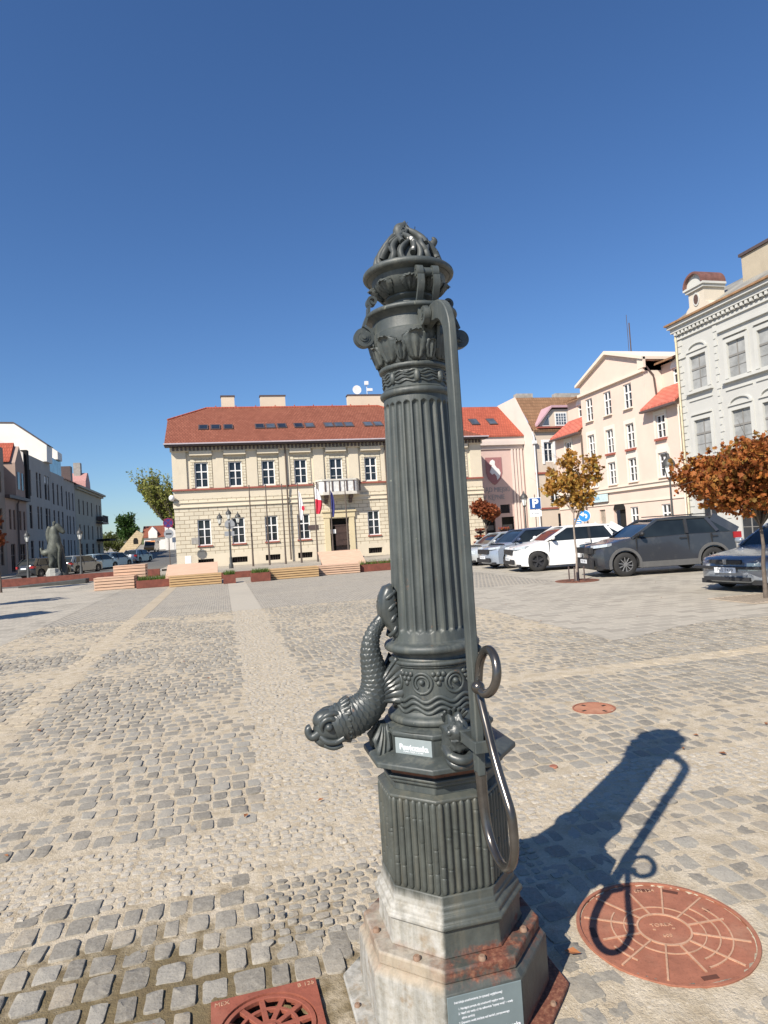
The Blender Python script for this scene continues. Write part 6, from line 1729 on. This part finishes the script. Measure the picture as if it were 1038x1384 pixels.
for k,(x,y,lb) in enumerate(((-8.6,18.8,'round autumn tree beyond the left frame edge, casting the nearer shadow on the slabs'),(-9.6,25.4,'second autumn tree beyond the left frame edge, casting the longer shadow streak'))):
    tree('street_tree', lb, (x,y,0), 1.9, .05, blobset(random.Random(60+k), (0,0,2.7), (1.0,1.0,.6), 16, .40), 3200, .11, BRONZE, 70+k, BARK, True, group='autumn trees on the square', shell=.4)
def grate(loc, r_, label):
    t = thing('tree_grate', label, 'tree grate', loc)
    b = MB(); ring(b, .12, r_, 0, .012, 40); 
    b.build('plate', mat('corten_grate',(.20,.075,.04),.8,var=.35,scale=9), t)
    b = MB()
    for k in range(16):
        a = 2*PI*k/16; d = Vector((math.cos(a),math.sin(a),0)); b.bar(d*.2+Z_*.0135,d*(r_-.06)+Z_*.0135,.03,.003)
    b.build('slot', BLK, t); return t
grate((9.95,17.04,0), .62, 'round rusty steel grate at the foot of the thin golden tree')
b = MB(); b.box(-.75,.75,-.6,.6,0,.012)
t = thing('tree_grate','square pale tree surround at the foot of the orange maple','tree grate',(10.14,10.55,0))
b.build('plate', mat('pale_grate',(.42,.34,.25),.8,var=.2,scale=6), t)
b = MB()
for k in range(-6,7): b.box(k*.11-.012,k*.11+.012,-.5,.5,.0125,.014)
b.build('slot', BLK, t)
t = thing('tree_guard', 'low iron guard of four posts round the thin golden tree', 'tree guard', (9.95,17.04,0))
for a in range(4):
    p = polar(.22,45+90*a,0); b = MB(); b.tube([p,(p[0],p[1],.42)],.022,6); b.build('post', GUTTER, t)
# willow fanning out beyond the town hall's corner: many upright shoots
WIL = m_leaf('willow_leaf', [(.17,.20,.045),(.27,.30,.07),(.38,.38,.10),(.32,.34,.11),(.38,.34,.09)], .45)
t = thing('willow_tree', 'pollarded willow with yellow green upright shoots behind the town hall corner', 'tree', (-2.6,74,zg(74)))
rng = random.Random(21); b = MB(); lf = MB()
b.tube([(0,0,-.2),(.1,0,2),(-.2,0,3.6)],[.42,.34,.30],10)
arms = []
for k in range(11):
    e = Vector((-2.0-rng.random()*3.6, rng.uniform(-2.2,2.2), 5.0+rng.random()*3.2)) if k < 8 else Vector((rng.uniform(-1.4,1.4), rng.uniform(-2,2), 6.2+rng.random()*2))
    s_ = Vector((-.2,0,3.3)); m_ = s_.lerp(e,.5)+Vector((-.4,0,-.75)); pts = spline([s_,m_,e],6)
    b.tube(pts, [.17*(1-.72*i/12) for i in range(13)], 7); arms.append(pts)
for pts in arms:
    for i in range(3,13):
        for q in range(9):
            p0 = Vector(pts[i])+Vector((rng.gauss(0,.12),rng.gauss(0,.12),0)); L_ = rng.uniform(1.0,2.6)*(.6+.05*i)
            dx = rng.gauss(-.13,.16); dy = rng.gauss(0,.16); p1 = p0+Vector((dx*L_,dy*L_,L_*.93)); b.tube([p0,p0.lerp(p1,.5)+Vector((-.04,0,0)),p1],[.022,.015,.005],4)
            for z in range(20):
                f_ = .12+.88*rng.random(); leafquad(lf, p0.lerp(p1,f_)+Vector((rng.gauss(0,.10),rng.gauss(0,.10),rng.gauss(0,.08))), .22*rng.uniform(.7,1.3), rng)
b.build('trunk', BARK, t, smooth=60); lf.build('crown', WIL, t)
GREEN = m_leaf('green_leaf', [(.025,.055,.012),(.045,.095,.02),(.07,.14,.028),(.055,.11,.022),(.095,.17,.04)], .3)
OLIVE = m_leaf('olive_leaf', [(.06,.075,.018),(.10,.12,.03),(.14,.15,.04),(.10,.13,.03)], .3)
rng = random.Random(31)
gb = blobset(rng, (0,0,5.9), (2.4,2.2,3.1), 22, 1.05)
tree('street_tree', 'dense bright green tree beside the far stone wall', (-20.1,152,zg(152)-.6), 3.4, .28, gb, 6500, .42, GREEN, 33, group='trees along the far street')
for k,(x,y,z,r_,h_) in enumerate(((-23.5,143,1.6,2.1,1.7),(-20.8,144,1.5,1.9,1.5),(-23.9,150,2.6,2.6,2.2))):
    bb = blobset(rng, (0,0,z), (r_,r_,h_), 10, .7)
    tree('bush', ('spreading olive green bush by the shaded cars','low olive bush in front of the green tree','olive hedge bush at the end of the left row')[k], (x,y,zg(y)), .8, .06, bb, 2000, .26, OLIVE, 40+k, cat='bush', group='bushes along the far street')
HILL = m_leaf('far_wood', [(.06,.08,.035),(.09,.11,.05),(.12,.13,.06)], .1)
rng = random.Random(77); b = MB()
for k in range(2600):
    x = rng.uniform(-70,40); leafquad(b, (x, rng.uniform(255,290), zg(260)+max(0,rng.gauss(2.2,1.3))+1.3*vnoise(np.array([x*.09]),np.array([0.]),3)[0]*2), 1.9*rng.uniform(.6,1.3), rng)
kind(b.build('far_woodland', HILL), 'stuff')

# ================================================================== FAR STREET
wl = thing('stone_wall', 'pale sunlit stone wall rising beside the far street with a dark arch', 'wall', (-14.6,140,0))
b = MB(); b.prism([(-20.9,-.4),(-20.9,.65),(-18.5,3.6),(-16.6,5.6),(-15.35,4.85),(-16.0,2.86),(-19.0,-.4)],-1.2,0,((14.6,0,0),(1,0,0),(0,0,1),(0,-1,0)))
b.build('masonry', m_ashlar('far_wall_stone',(.60,.47,.30),(.40,.30,.18),1.1,.4), wl)
b = MB(); b.prism([(-.45,0),(.45,0),(.45,.8),(.25,1.2),(-.25,1.2),(-.45,.8)],0,.04,((-2.3,0,2.9),(1,0,0),(0,0,1),(0,-1,0))); b.build('arch', BLK, wl)
hs_ = thing('far_house', 'white house with red roof closing the far street', 'house', (-14.2,150,zg(150)))
b = MB(); b.box(-2.2,6,0,8,-.5,2.8); b.prism([(-2.2,2.8),(6,2.8),(6,4.4),(2,6.0),(-2.2,4.4)],7.9,8,((0,0,0),(1,0,0),(0,0,1),(0,1,0))); b.build('wall', WHT, hs_)
b = MB(); b.prism([(-.4,2.7),(-.4,2.85),(4.2,5.4),(8.4,2.85),(8.4,2.7),(4.2,5.2)],-2.6,6.2,((0,0,0),(0,1,0),(0,0,1),(1,0,0))); b.build('roof', REDTILE, hs_)
b = MB(); b.prism([(-.9,2.6),(.9,2.6),(.9,4.0),(0,5.1),(-.9,4.0)],-.5,3,((-.3,0,0),(1,0,0),(0,0,1),(0,1,0))); b.build('gable', WHT, hs_)
w2 = thing('white_gable_house', 'plain white building at the end of the street with a parking sign before it', 'house', (-11.2,140,zg(140)))
b = MB(); b.box(0,7,0,9,-.5,6.3); b.build('wall', WHT, w2)
b = MB(); b.box(-.2,7.2,-.2,9.2,6.31,6.5); b.build('roof', GUTTER, w2)

# ================================================================== LAMPS, SIGNS, POLES
LAMPG = mat('lamp_glass', (.80,.80,.74), .3, var=.05); IRONL = mat('black_lamp_iron', (.055,.055,.052), .5, var=.2)
def lantern(par, x, y, z, s=1.0):
    b = MB(); b.lathe([(.10*s,0),(.19*s,.42*s)],6,c=(x,y,z)); l_ = b.build('lantern', LAMPG, par)
    b = MB(); b.lathe([(.24*s,.42*s),(.24*s,.46*s),(.20*s,.60*s),(.12*s,.70*s),(.06*s,.74*s),(.05*s,.80*s),(.012*s,.92*s)],12,c=(x,y,z)); b.lathe([(.06*s,-.10*s),(.11*s,-.03*s),(.11*s,.0)],8,c=(x,y,z))
    for k in range(6):
        a = 2*PI*k/6; b.bar((x+.103*s*math.cos(a),y+.103*s*math.sin(a),z),(x+.195*s*math.cos(a),y+.195*s*math.sin(a),z+.43*s),.02*s,.02*s)
    b.build('lantern_cap', IRONL, l_, smooth=40)
def lamp(label, loc, h, heads, s=1.0, group='street lamps round the square'):
    t = thing('street_lamp', label, 'street lamp', loc, 0, group)
    b = MB(); b.lathe([(.15,0),(.15,.25),(.11,.34),(.10,.7),(.065,.85),(.05,h*.7),(.042,h)],12); b.build('pole', IRONL, t, smooth=40)
    for (dx,dy,dz) in heads:
        if dx or dy:
            b = MB(); b.tube(spline([(0,0,h-.35),(dx*.5,dy*.5,h-.30),(dx,dy,h-.25+dz*.3),(dx,dy,dz+h-.02)],4),.02,6); b.build('arm', IRONL, t, smooth=50)
        lantern(t, dx, dy, h+dz, s)
    return t
lamp('black street lamp with three lanterns before the town hall', (.55,46.5,0), 3.2, [(0,0,.22),(-.62,0,-.05),(.62,0,-.05)], .85)
lamp('single lantern street lamp beside the parking sign', (18.35,37,0), 2.85, [(0,0,.1)], 1.0)
lp = lamp('tall street lamp by the apricot and grey houses, behind the grey SUV', (22.0,28.1,0), 3.55, [(0,0,.12)], 1.35)
b = MB(); b.box(-.42,.05,-.03,.03,4.72,4.84); b.build('camera_arm', IRONL, lp)
lamp('street lamp with white globe shade before the left terrace', (-12.1,46,0), 2.55, [(0,0,.1)], .8)
lamp('short street lamp behind the horse statue in the shaded row', (-9.75,50,0), 2.6, [(0,0,.1)], .9)
SIGNB = mat('sign_blue', (.015,.07,.24), .4, var=.03); SIGNW = mat('sign_white', (.78,.80,.82), .4, var=.03); SIGNR = mat('sign_red', (.50,.02,.03), .4, var=.03); SIGNG = mat('sign_back_grey', (.36,.37,.38), .5, metal=.3, var=.08)
TURNB = mat('turn_sign_blue', (.02,.20,.50), .4, var=.03)
def post(t, h, r=.03, m=None):
    b = MB(); b.tube([(0,0,0),(0,0,h)],r,8); b.build('pole', m or PIPE, t)
def disc(name, t, r, z, y, m, par=None, d=.02, n=32):
    b = MB(); b.prism([(r*math.cos(a),r*math.sin(a)) for a in np.linspace(0,2*PI,n+1)[:-1]],0,d,((0,y,z),(1,0,0),(0,0,1),(0,-1,0))); return b.build(name, m, par or t)
def face(x, y):                                       # turn a sign toward where the photograph was taken from
    return math.atan2(y, x)-PI/2
t = thing('parking_sign', 'blue square P parking sign with white plate under it', 'road sign', (20.62,40,0), rad(-20)); post(t, 3.75)
b = MB(); b.box(-.36,.36,-.07,-.05,2.76,3.50); pn = b.build('panel', SIGNB, t)
b = MB(); b.box(-.39,.39,-.049,-.04,2.73,3.53); b.build('rim', SIGNW, pn)
text('lettering', 'P', .80, SIGNW, pn, frameM((0,-.072,3.13),(1,0,0),(0,0,1)), .003, bold=.03)
b = MB(); b.box(-.38,.38,-.07,-.05,2.26,2.68); pn = b.build('plate', SIGNW, t); text('lettering', 'Koniec', .19, PLK, pn, frameM((0,-.072,2.47),(1,0,0),(0,0,1)), .003)
t = thing('turn_sign', 'round blue sign with white left curving arrow before the apricot house', 'road sign', (23.0,37.9,0), rad(-31)); post(t, 2.9)
ds = disc('panel', t, .36, 2.08, -.05, TURNB); disc('rim', t, .39, 2.08, -.045, SIGNW, ds, .004)
b = MB()
ar = [(.02+.16*math.cos(a), -.02+.16*math.sin(a)) for a in np.linspace(rad(-70),rad(120),15)]; ar2 = [(.02+.07*math.cos(a), -.02+.07*math.sin(a)) for a in np.linspace(rad(120),rad(-70),15)]
for i in range(14): b.prism([ar[i],ar[i+1],ar2[13-i],ar2[14-i]],.071,.075,((0,0,2.08),(1,0,0),(0,0,1),(0,-1,0)))
b.prism([(-.28,.10),(-.02,.26),(-.06,-.04)],.071,.076,((0,0,2.08),(1,0,0),(0,0,1),(0,-1,0))); b.build('arrow', SIGNW, ds)
b = MB(); b.box(-.72,-.20,-.045,-.03,1.35,1.95); pl = b.build('plate', TURNB, t)
b = MB()
for z in (1.50,1.64,1.78): b.box(-.66,-.28,-.05,-.046,z,z+.05)
b.build('text_line', SIGNW, pl)
t = thing('no_stopping_sign', 'pole with no stopping sign and grey sign back at the town hall corner', 'road sign', (-3.75,50.2,0)); post(t, 3.95)
ds = disc('no_stopping_panel', t, .36, 3.52, -.04, mat('no_stopping_blue',(.05,.035,.16),.4)); 
b = MB()
for a0 in (0,):
    R0, R1 = .36,.30
    for k in range(28):
        a, c = 2*PI*k/28, 2*PI*(k+1)/28; b.prism([(R0*math.cos(a),R0*math.sin(a)),(R0*math.cos(c),R0*math.sin(c)),(R1*math.cos(c),R1*math.sin(c)),(R1*math.cos(a),R1*math.sin(a))],.061,.068,((0,0,3.52),(1,0,0),(0,0,1),(0,-1,0)))
for s_ in (-1,1):
    d = Vector((.7,0,.7*s_)); b.bar(Vector((0,-.063,3.52))-d*.43,Vector((0,-.063,3.52))+d*.43,.05,.006,up=(0,1,0))
b.build('red_cross', mat('dark_sign_red',(.24,.02,.06),.4), ds)  # cross in a darker, purplish red than the plain sign red
gd = disc('grey_panel', t, .34, 2.72, -.04, SIGNG); b = MB(); b.box(-.20,.20,-.068,-.061,2.66,2.78); b.build('bar', PLK, gd)
t = thing('lamp_shadow_disc', 'grey disc and plate on a post, added as the shadow of the triple lantern lamp', 'road sign', (.62,48.6,0)); post(t, 3.4, .03, SIGNG)  # lantern shadow on the wall, added here as a grey disc and plate
disc('panel', t, .36, 3.12, .03, SIGNG)  # added disc, stands in for the lantern shadow
b = MB(); b.box(-.40,.30,.02,.04,2.28,2.62); b.build('plate', SIGNG, t)  # added plate, part of the same lantern shadow
t = thing('far_parking_sign', 'small blue parking sign on the white wall at the end of the street', 'road sign', (-10.6,139,zg(139))); post(t, 3.9)
b = MB(); b.box(-.5,.5,-.06,-.04,2.9,3.9); pn = b.build('panel', SIGNB, t); text('lettering','P',.9,SIGNW,pn,frameM((0,-.062,3.4),(1,0,0),(0,0,1)),.003,bold=.03)
# flag poles
FP_ = 'flag poles in front of the town hall'
flx = [2.1,3.27,4.43,5.58,6.78,7.95,9.1]
lab = ['bare flag pole, first from the left before the town hall','bare flag pole, second from the left before the town hall','bare flag pole left of the drainpipe, third in the row','flag pole carrying the white flag with a red emblem','flag pole carrying the red and white national flag','flag pole carrying the dark blue flag','bare flag pole in front of the door, last in the row']
for x,lb in zip(flx,lab):
    t = thing('flag_pole', lb, 'flag pole', (x,47.6,0), 0, FP_)
    b = MB(); b.tube([(0,0,0),(0,0,.5),(0,0,5.75)],[.075,.065,.036],10); b.build('pole', PIPE, t, smooth=50)
    b = MB(); b.sphere((0,0,5.80),(.055,.055,.05),10,8); b.build('finial', GUTTER, t, smooth=60)
def flag(name, label, x, z0, H, mats_, Wf, split):
    t = thing(name, label, 'flag', (x+.05,47.55,z0))
    rows = 22; nu = 12
    for lo,hi,m,nm in split:
        V = []; F = []
        rr_ = [lo+(hi-lo)*j/rows for j in range(rows+1)]
        for f_ in rr_:
            for i in range(nu+1):
                s_ = i/nu; w_ = Wf*(.55+.75*math.sin(f_*PI*.9))*s_
                V.append((w_*.62, -.10*math.sin(s_*9+f_*2)*(.3+s_)-.05*s_, -H*f_-.28*s_*(1-f_)*H*.4))
        for j in range(rows):
            for i in range(nu): F.append((j*(nu+1)+i,j*(nu+1)+i+1,(j+1)*(nu+1)+i+1,(j+1)*(nu+1)+i))
        b = MB(); b.add(V,F); solid(b.build(nm, m, t, smooth=80), .012)
    return t
FLW = mat('flag_white', (.76,.75,.76), .8, var=.04); FLR = mat('flag_red', (.55,.02,.05), .8, var=.1); FLB = mat('flag_blue', (.03,.035,.16), .8, var=.1)
f1 = flag('flag', 'limp white flag with small red emblem', 5.58, 5.3, 2.2, None, .36, [(0,1,FLW,'cloth')])
b = MB(); b.prism([(-.10,.18),(.10,.18),(.12,-.05),(0,-.2),(-.12,-.05)],0,.01,((.25,-.17,-1.35),(1,0,0),(0,0,1),(0,-1,0))); b.build('emblem', FLR, f1)
flag('flag', 'red and white national flag hanging limp beside the door', 6.78, 5.5, 2.0, None, .62, [(0,.45,FLW,'white_half'),(.45,1,FLR,'red_half')])
flag('flag', 'dark blue flag hanging limp against the balcony', 7.95, 5.2, 2.0, None, .32, [(0,1,FLB,'cloth')])

# ================================================================== BENCHES, PLANTERS, STATUE
def m_wood(name, c):
    t = NT(name); t.set(.75,0,.25); st = t.noise(5,5,.6,vec=t.co(scale=(.5,6,6)))
    k = t.ramp(st,[(.3,mul(c,.82)),(.7,mul(c,1.12))]); t.color(k); t.bump(st,.2,.004); return t.m
WOODA = m_wood('pale_bench_wood', (.60,.40,.28)); WOODB = m_wood('golden_bench_wood', (.50,.33,.17)); CORT = mat('corten_steel', (.17,.05,.032), .8, var=.3, scale=4)
def slatbox(name, par, x0,x1,y0,y1,z0,z1,m,n=4,top=True, gapm=None):
    """block faced with horizontal slats, slatted top"""
    b = MB(); dz = (z1-z0)/n
    for k in range(n):
        b.box(x0,x1,y0,y0+.035,z0+k*dz+.012,z0+(k+1)*dz-.018)
        b.box(x0,x0+.03,y0+.036,y1,z0+k*dz+.012,z0+(k+1)*dz-.018); b.box(x1-.03,x1,y0+.036,y1,z0+k*dz+.012,z0+(k+1)*dz-.018)
    ny = max(2,int((y1-y0)/.12)); dy = (y1-y0)/ny
    for k in range(ny): b.box(x0-.01,x1+.01,y0+k*dy+.004,y0+(k+1)*dy-.008,z1-.002,z1+.035)
    o = b.build(name, m, par)
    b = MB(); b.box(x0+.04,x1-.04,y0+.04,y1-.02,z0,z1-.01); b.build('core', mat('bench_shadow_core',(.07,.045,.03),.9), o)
    return o
BG = 'wooden tiered benches across the square'
t = thing('tiered_bench','pale pink wooden bench with two stepped tiers, left end of the row','bench',(-4.6,30.9,0),0,BG)
slatbox('lower_tier', t, -.95,.72,0,1.0,0,.52,WOODA,4); slatbox('upper_tier', t, -.28,1.10,1.02,2.1,0,.98,WOODA,7)
t = thing('tiered_bench','long golden wooden bench block with broad tilted deck','bench',(-1.2,29.4,0),0,BG)
slatbox('lower_tier', t, -1.08,1.10,0,.9,0,.42,WOODB,4)
b = MB(); b.prism([(.92,.0),(.92,.46),(2.6,.90),(2.6,.0)],-1.30,.95,((0,0,0),(0,1,0),(0,0,1),(1,0,0))); b.build('deck', WOODA, t)
t = thing('tiered_bench','golden wooden bench block right of the grass planter','bench',(3.05,29.1,0),0,BG)
slatbox('lower_tier', t, -1.06,1.10,0,1.1,0,.42,WOODB,4)
t = thing('tiered_bench','pale wooden bench with sloping lounger back in front of the door','bench',(5.15,29.7,0),0,BG)
slatbox('lower_tier', t, -1.0,1.02,0,.9,0,.40,WOODA,4)
b = MB(); b.prism([(.92,.36),(1.02,.30),(2.6,.98),(2.5,1.03)],-.55,1.55,((0,0,0),(0,1,0),(0,0,1),(1,0,0))); b.build('lounger', WOODA, t)
b = MB()
for x in (-.4,1.4): b.bar((x,1.1,0),(x,1.1,.42),.06,.06); b.bar((x,2.4,0),(x,2.4,.98),.06,.06)
b.build('lounger_leg', GUTTER, t)
GR_ = m_leaf('planter_grass', [(.07,.11,.02),(.11,.17,.035),(.16,.22,.05)], .3)
PG = 'rusty steel planters between the benches'
def planter(label, x0,x1,y0,y1,h,nl,seed):
    t = thing('steel_planter', label, 'planter', ((x0+x1)/2,y0,0), 0, PG); w_ = (x1-x0)/2; d_ = y1-y0
    b = MB()
    for (a,c,e,f_) in ((-w_,w_,0,.03),(-w_,w_,d_-.03,d_),(-w_,-w_+.03,.031,d_-.031),(w_-.03,w_,.031,d_-.031)): b.box(a,c,e,f_,0,h)
    b.build('box', CORT, t)
    b = MB(); b.box(-w_+.031,w_-.031,.031,d_-.031,.02,h-.05); b.build('soil', mat('soil',(.07,.05,.035),.95), t)
    if nl:
        rg = random.Random(seed); b = MB()
        for k in range(nl):
            x = rg.uniform(-w_+.06,w_-.06); y = rg.uniform(.06,d_-.06); hh_ = rg.uniform(.08,.32)
            q = Vector((rg.gauss(0,.4),rg.gauss(0,.4),1)).normalized()*hh_; n_ = Vector((rg.gauss(0,1),rg.gauss(0,1),0)).normalized()*.015
            p = Vector((x,y,h-.06)); b.add([tuple(p-n_),tuple(p+n_),tuple(p+q)],[(0,1,2)])
        kind(b.build('grass', GR_, t), 'stuff')
planter('rusty planter with low plants between the pale tiers and the golden bench',-3.72,-2.32,30.3,31.1,.34,900,1)
planter('small rusty planter with grass at the end of the golden bench',-.02,.50,28.9,29.6,.38,500,2)
planter('rusty planter with tall grass left of the second golden bench',1.15,1.97,28.7,29.5,.38,700,3)
planter('rusty planter at the right end of the bench row, by the pump column',6.25,8.4,29.9,30.7,.34,500,4)
kb = thing('corten_edge','long low rusty steel edging behind the benches','edging',(3.0,33.2,0))
b = MB(); b.box(-3.4,8.0,0,.35,0,.30); b.build('edge', CORT, kb)
kb = thing('corten_edge','low rusty steel edging on the left behind the horse statue','edging',(-9.0,42.2,0))
b = MB(); b.box(-6.0,5.2,0,.35,0,.45); b.build('edge', CORT, kb)
b = MB(); b.box(-.22,.22,-.2,.2,0,1.0)
tag(b.build('utility_box', FRAME, None, loc=(-2.5,50.9,0), bevel=.02), 'small white utility box against the town hall base', 'utility box')
# flower towers right of the pump
FLO = m_leaf('mixed_flowers', [(.42,.08,.02),(.50,.20,.03),(.30,.03,.06),(.20,.05,.16),(.10,.13,.03),(.45,.12,.16)], .25)
for k,(x,y,lb) in enumerate(((16.75,40.5,'tiered tower of orange and red flowers beside the bronze maple'),(18.9,41.5,'tiered flower tower half hidden behind the silver car'))):
    t = thing('flower_tower', lb, 'flower planter', (x,y,0), 0, 'tiered flower towers'); rg = random.Random(90+k); b = MB(); fl_ = MB()
    for j in range(4):
        z = .25+j*.42; r_ = .66-.10*j; b.lathe([(r_*.5,z-.16),(r_,z),(r_-.04,z),(.08,z-.08)],18,caps=False)
        for q in range(300):
            a = rg.random()*6.283; d = r_*math.sqrt(rg.random()); leafquad(fl_,(d*math.cos(a),d*math.sin(a),z+.04+.12*rg.random()),.09*rg.uniform(.7,1.3),rg)
    b.tube([(0,0,0),(0,0,1.7)],.08,8); b.build('bowl', PLAST, t, smooth=40); fl_.build('flowers', FLO, t)
# statue: upright horse figure on a rough plinth
PAT = NT('bronze_patina'); PAT.set(.6,.2,.4)
PAT.color(PAT.ramp(PAT.noise(1.6,5,.65),[(.3,(.045,.05,.042)),(.5,(.085,.09,.075)),(.72,(.15,.16,.13))])); PAT.bump(PAT.noise(9,4),.5,.03); PAT = PAT.m
DARKB = mat('dark_bronze', (.055,.055,.05), .55, var=.3, scale=3)
st = thing('horse_statue','tall grey green horse statue rearing upright on a rough stone plinth','statue',(-10.35,45.4,0))
b = MB(); b.lathe([(.52,0),(.50,.25),(.46,.55),(.40,.80),(.36,.86)],9,.2)
for i in range(len(b.v)):
    x,y,z = b.v[i]; b.v[i] = (x*(1+.10*math.sin(z*9+x*7))-.12,y*(1+.1*math.cos(z*7)),z)
b.build('plinth', mat('plinth_stone',(.34,.335,.30),.85,var=.25,scale=3,bump=.4,bscale=12), st)
b = MB()
b.tube(spline([(-.10,0,.82),(-.08,0,1.15),(-.05,0,1.5),(-.08,0,1.85),(-.02,0,2.25),(.02,0,2.65),(-.02,0,3.0),(.0,0,3.30),(.06,0,3.48)],6),
       np.interp(np.linspace(0,1,49),[0,.12,.25,.38,.5,.62,.74,.86,1],[.20,.27,.36,.44,.42,.36,.30,.27,.20]),20,squash=.85)
b.tube(spline([(.0,0,3.46),(.16,0,3.50),(.34,0,3.34),(.50,0,3.16),(.58,0,3.08)],6), np.interp(np.linspace(0,1,25),[0,.3,.6,.85,1],[.22,.23,.18,.135,.10]),16,squash=.75)
b.sphere((.52,0,3.12),(.12,.10,.11),14,10)
for s_ in (-1,1):
    b.tube([(.02,s_*.12,3.58),(.01,s_*.15,3.76),(.05,s_*.14,3.88)],[.07,.055,.01],8)
    b.tube(spline([(.20,s_*.26,2.45),(.34,s_*.28,2.1),(.30,s_*.26,1.75),(.26,s_*.24,1.2),(.28,s_*.24,.8)],5),[.13-.003*i for i in range(21)],10)
    b.tube(spline([(-.22,s_*.24,1.7),(-.10,s_*.28,1.35),(-.22,s_*.26,1.05),(-.12,s_*.24,.84)],5),[.19-.007*i for i in range(16)],10)
b.tube(spline([(-.26,0,3.52),(-.36,0,3.15),(-.34,0,2.75),(-.30,0,2.5)],6),[.10+.05*math.sin(i/18*PI) for i in range(19)],12,squash=.5)
b.build('horse', PAT, st, smooth=60)
b = MB(); b.sphere((-.42,0,1.86),(.42,.30,.24),18,12); b.tube(spline([(-.35,0,1.75),(-.75,0,1.95),(-.82,0,2.2)],5),[.16-.012*i for i in range(11)],10); b.build('tail', PAT, st, smooth=60)
b = MB(); b.tube(spline([(.42,.1,0),(.46,.1,.7),(.36,.1,1.5),(.26,.05,2.3)],5),[.30-.010*i for i in range(16)],12,squash=.8); b.build('support', DARKB, st, smooth=60)
sb = MB(); sb.prism([(-1.75,0),(1.7,0),(1.72,.26),(1.3,.24),(-1.75,.10)],-.5,.5,((0,0,0),(1,0,0),(0,0,1),(0,1,0)))
tag(sb.build('ground_slab', DARKB, None, loc=(-9.25,40.2,0), bevel=.02), 'long dark sloping slab lying on the paving in front of the horse statue', 'slab')
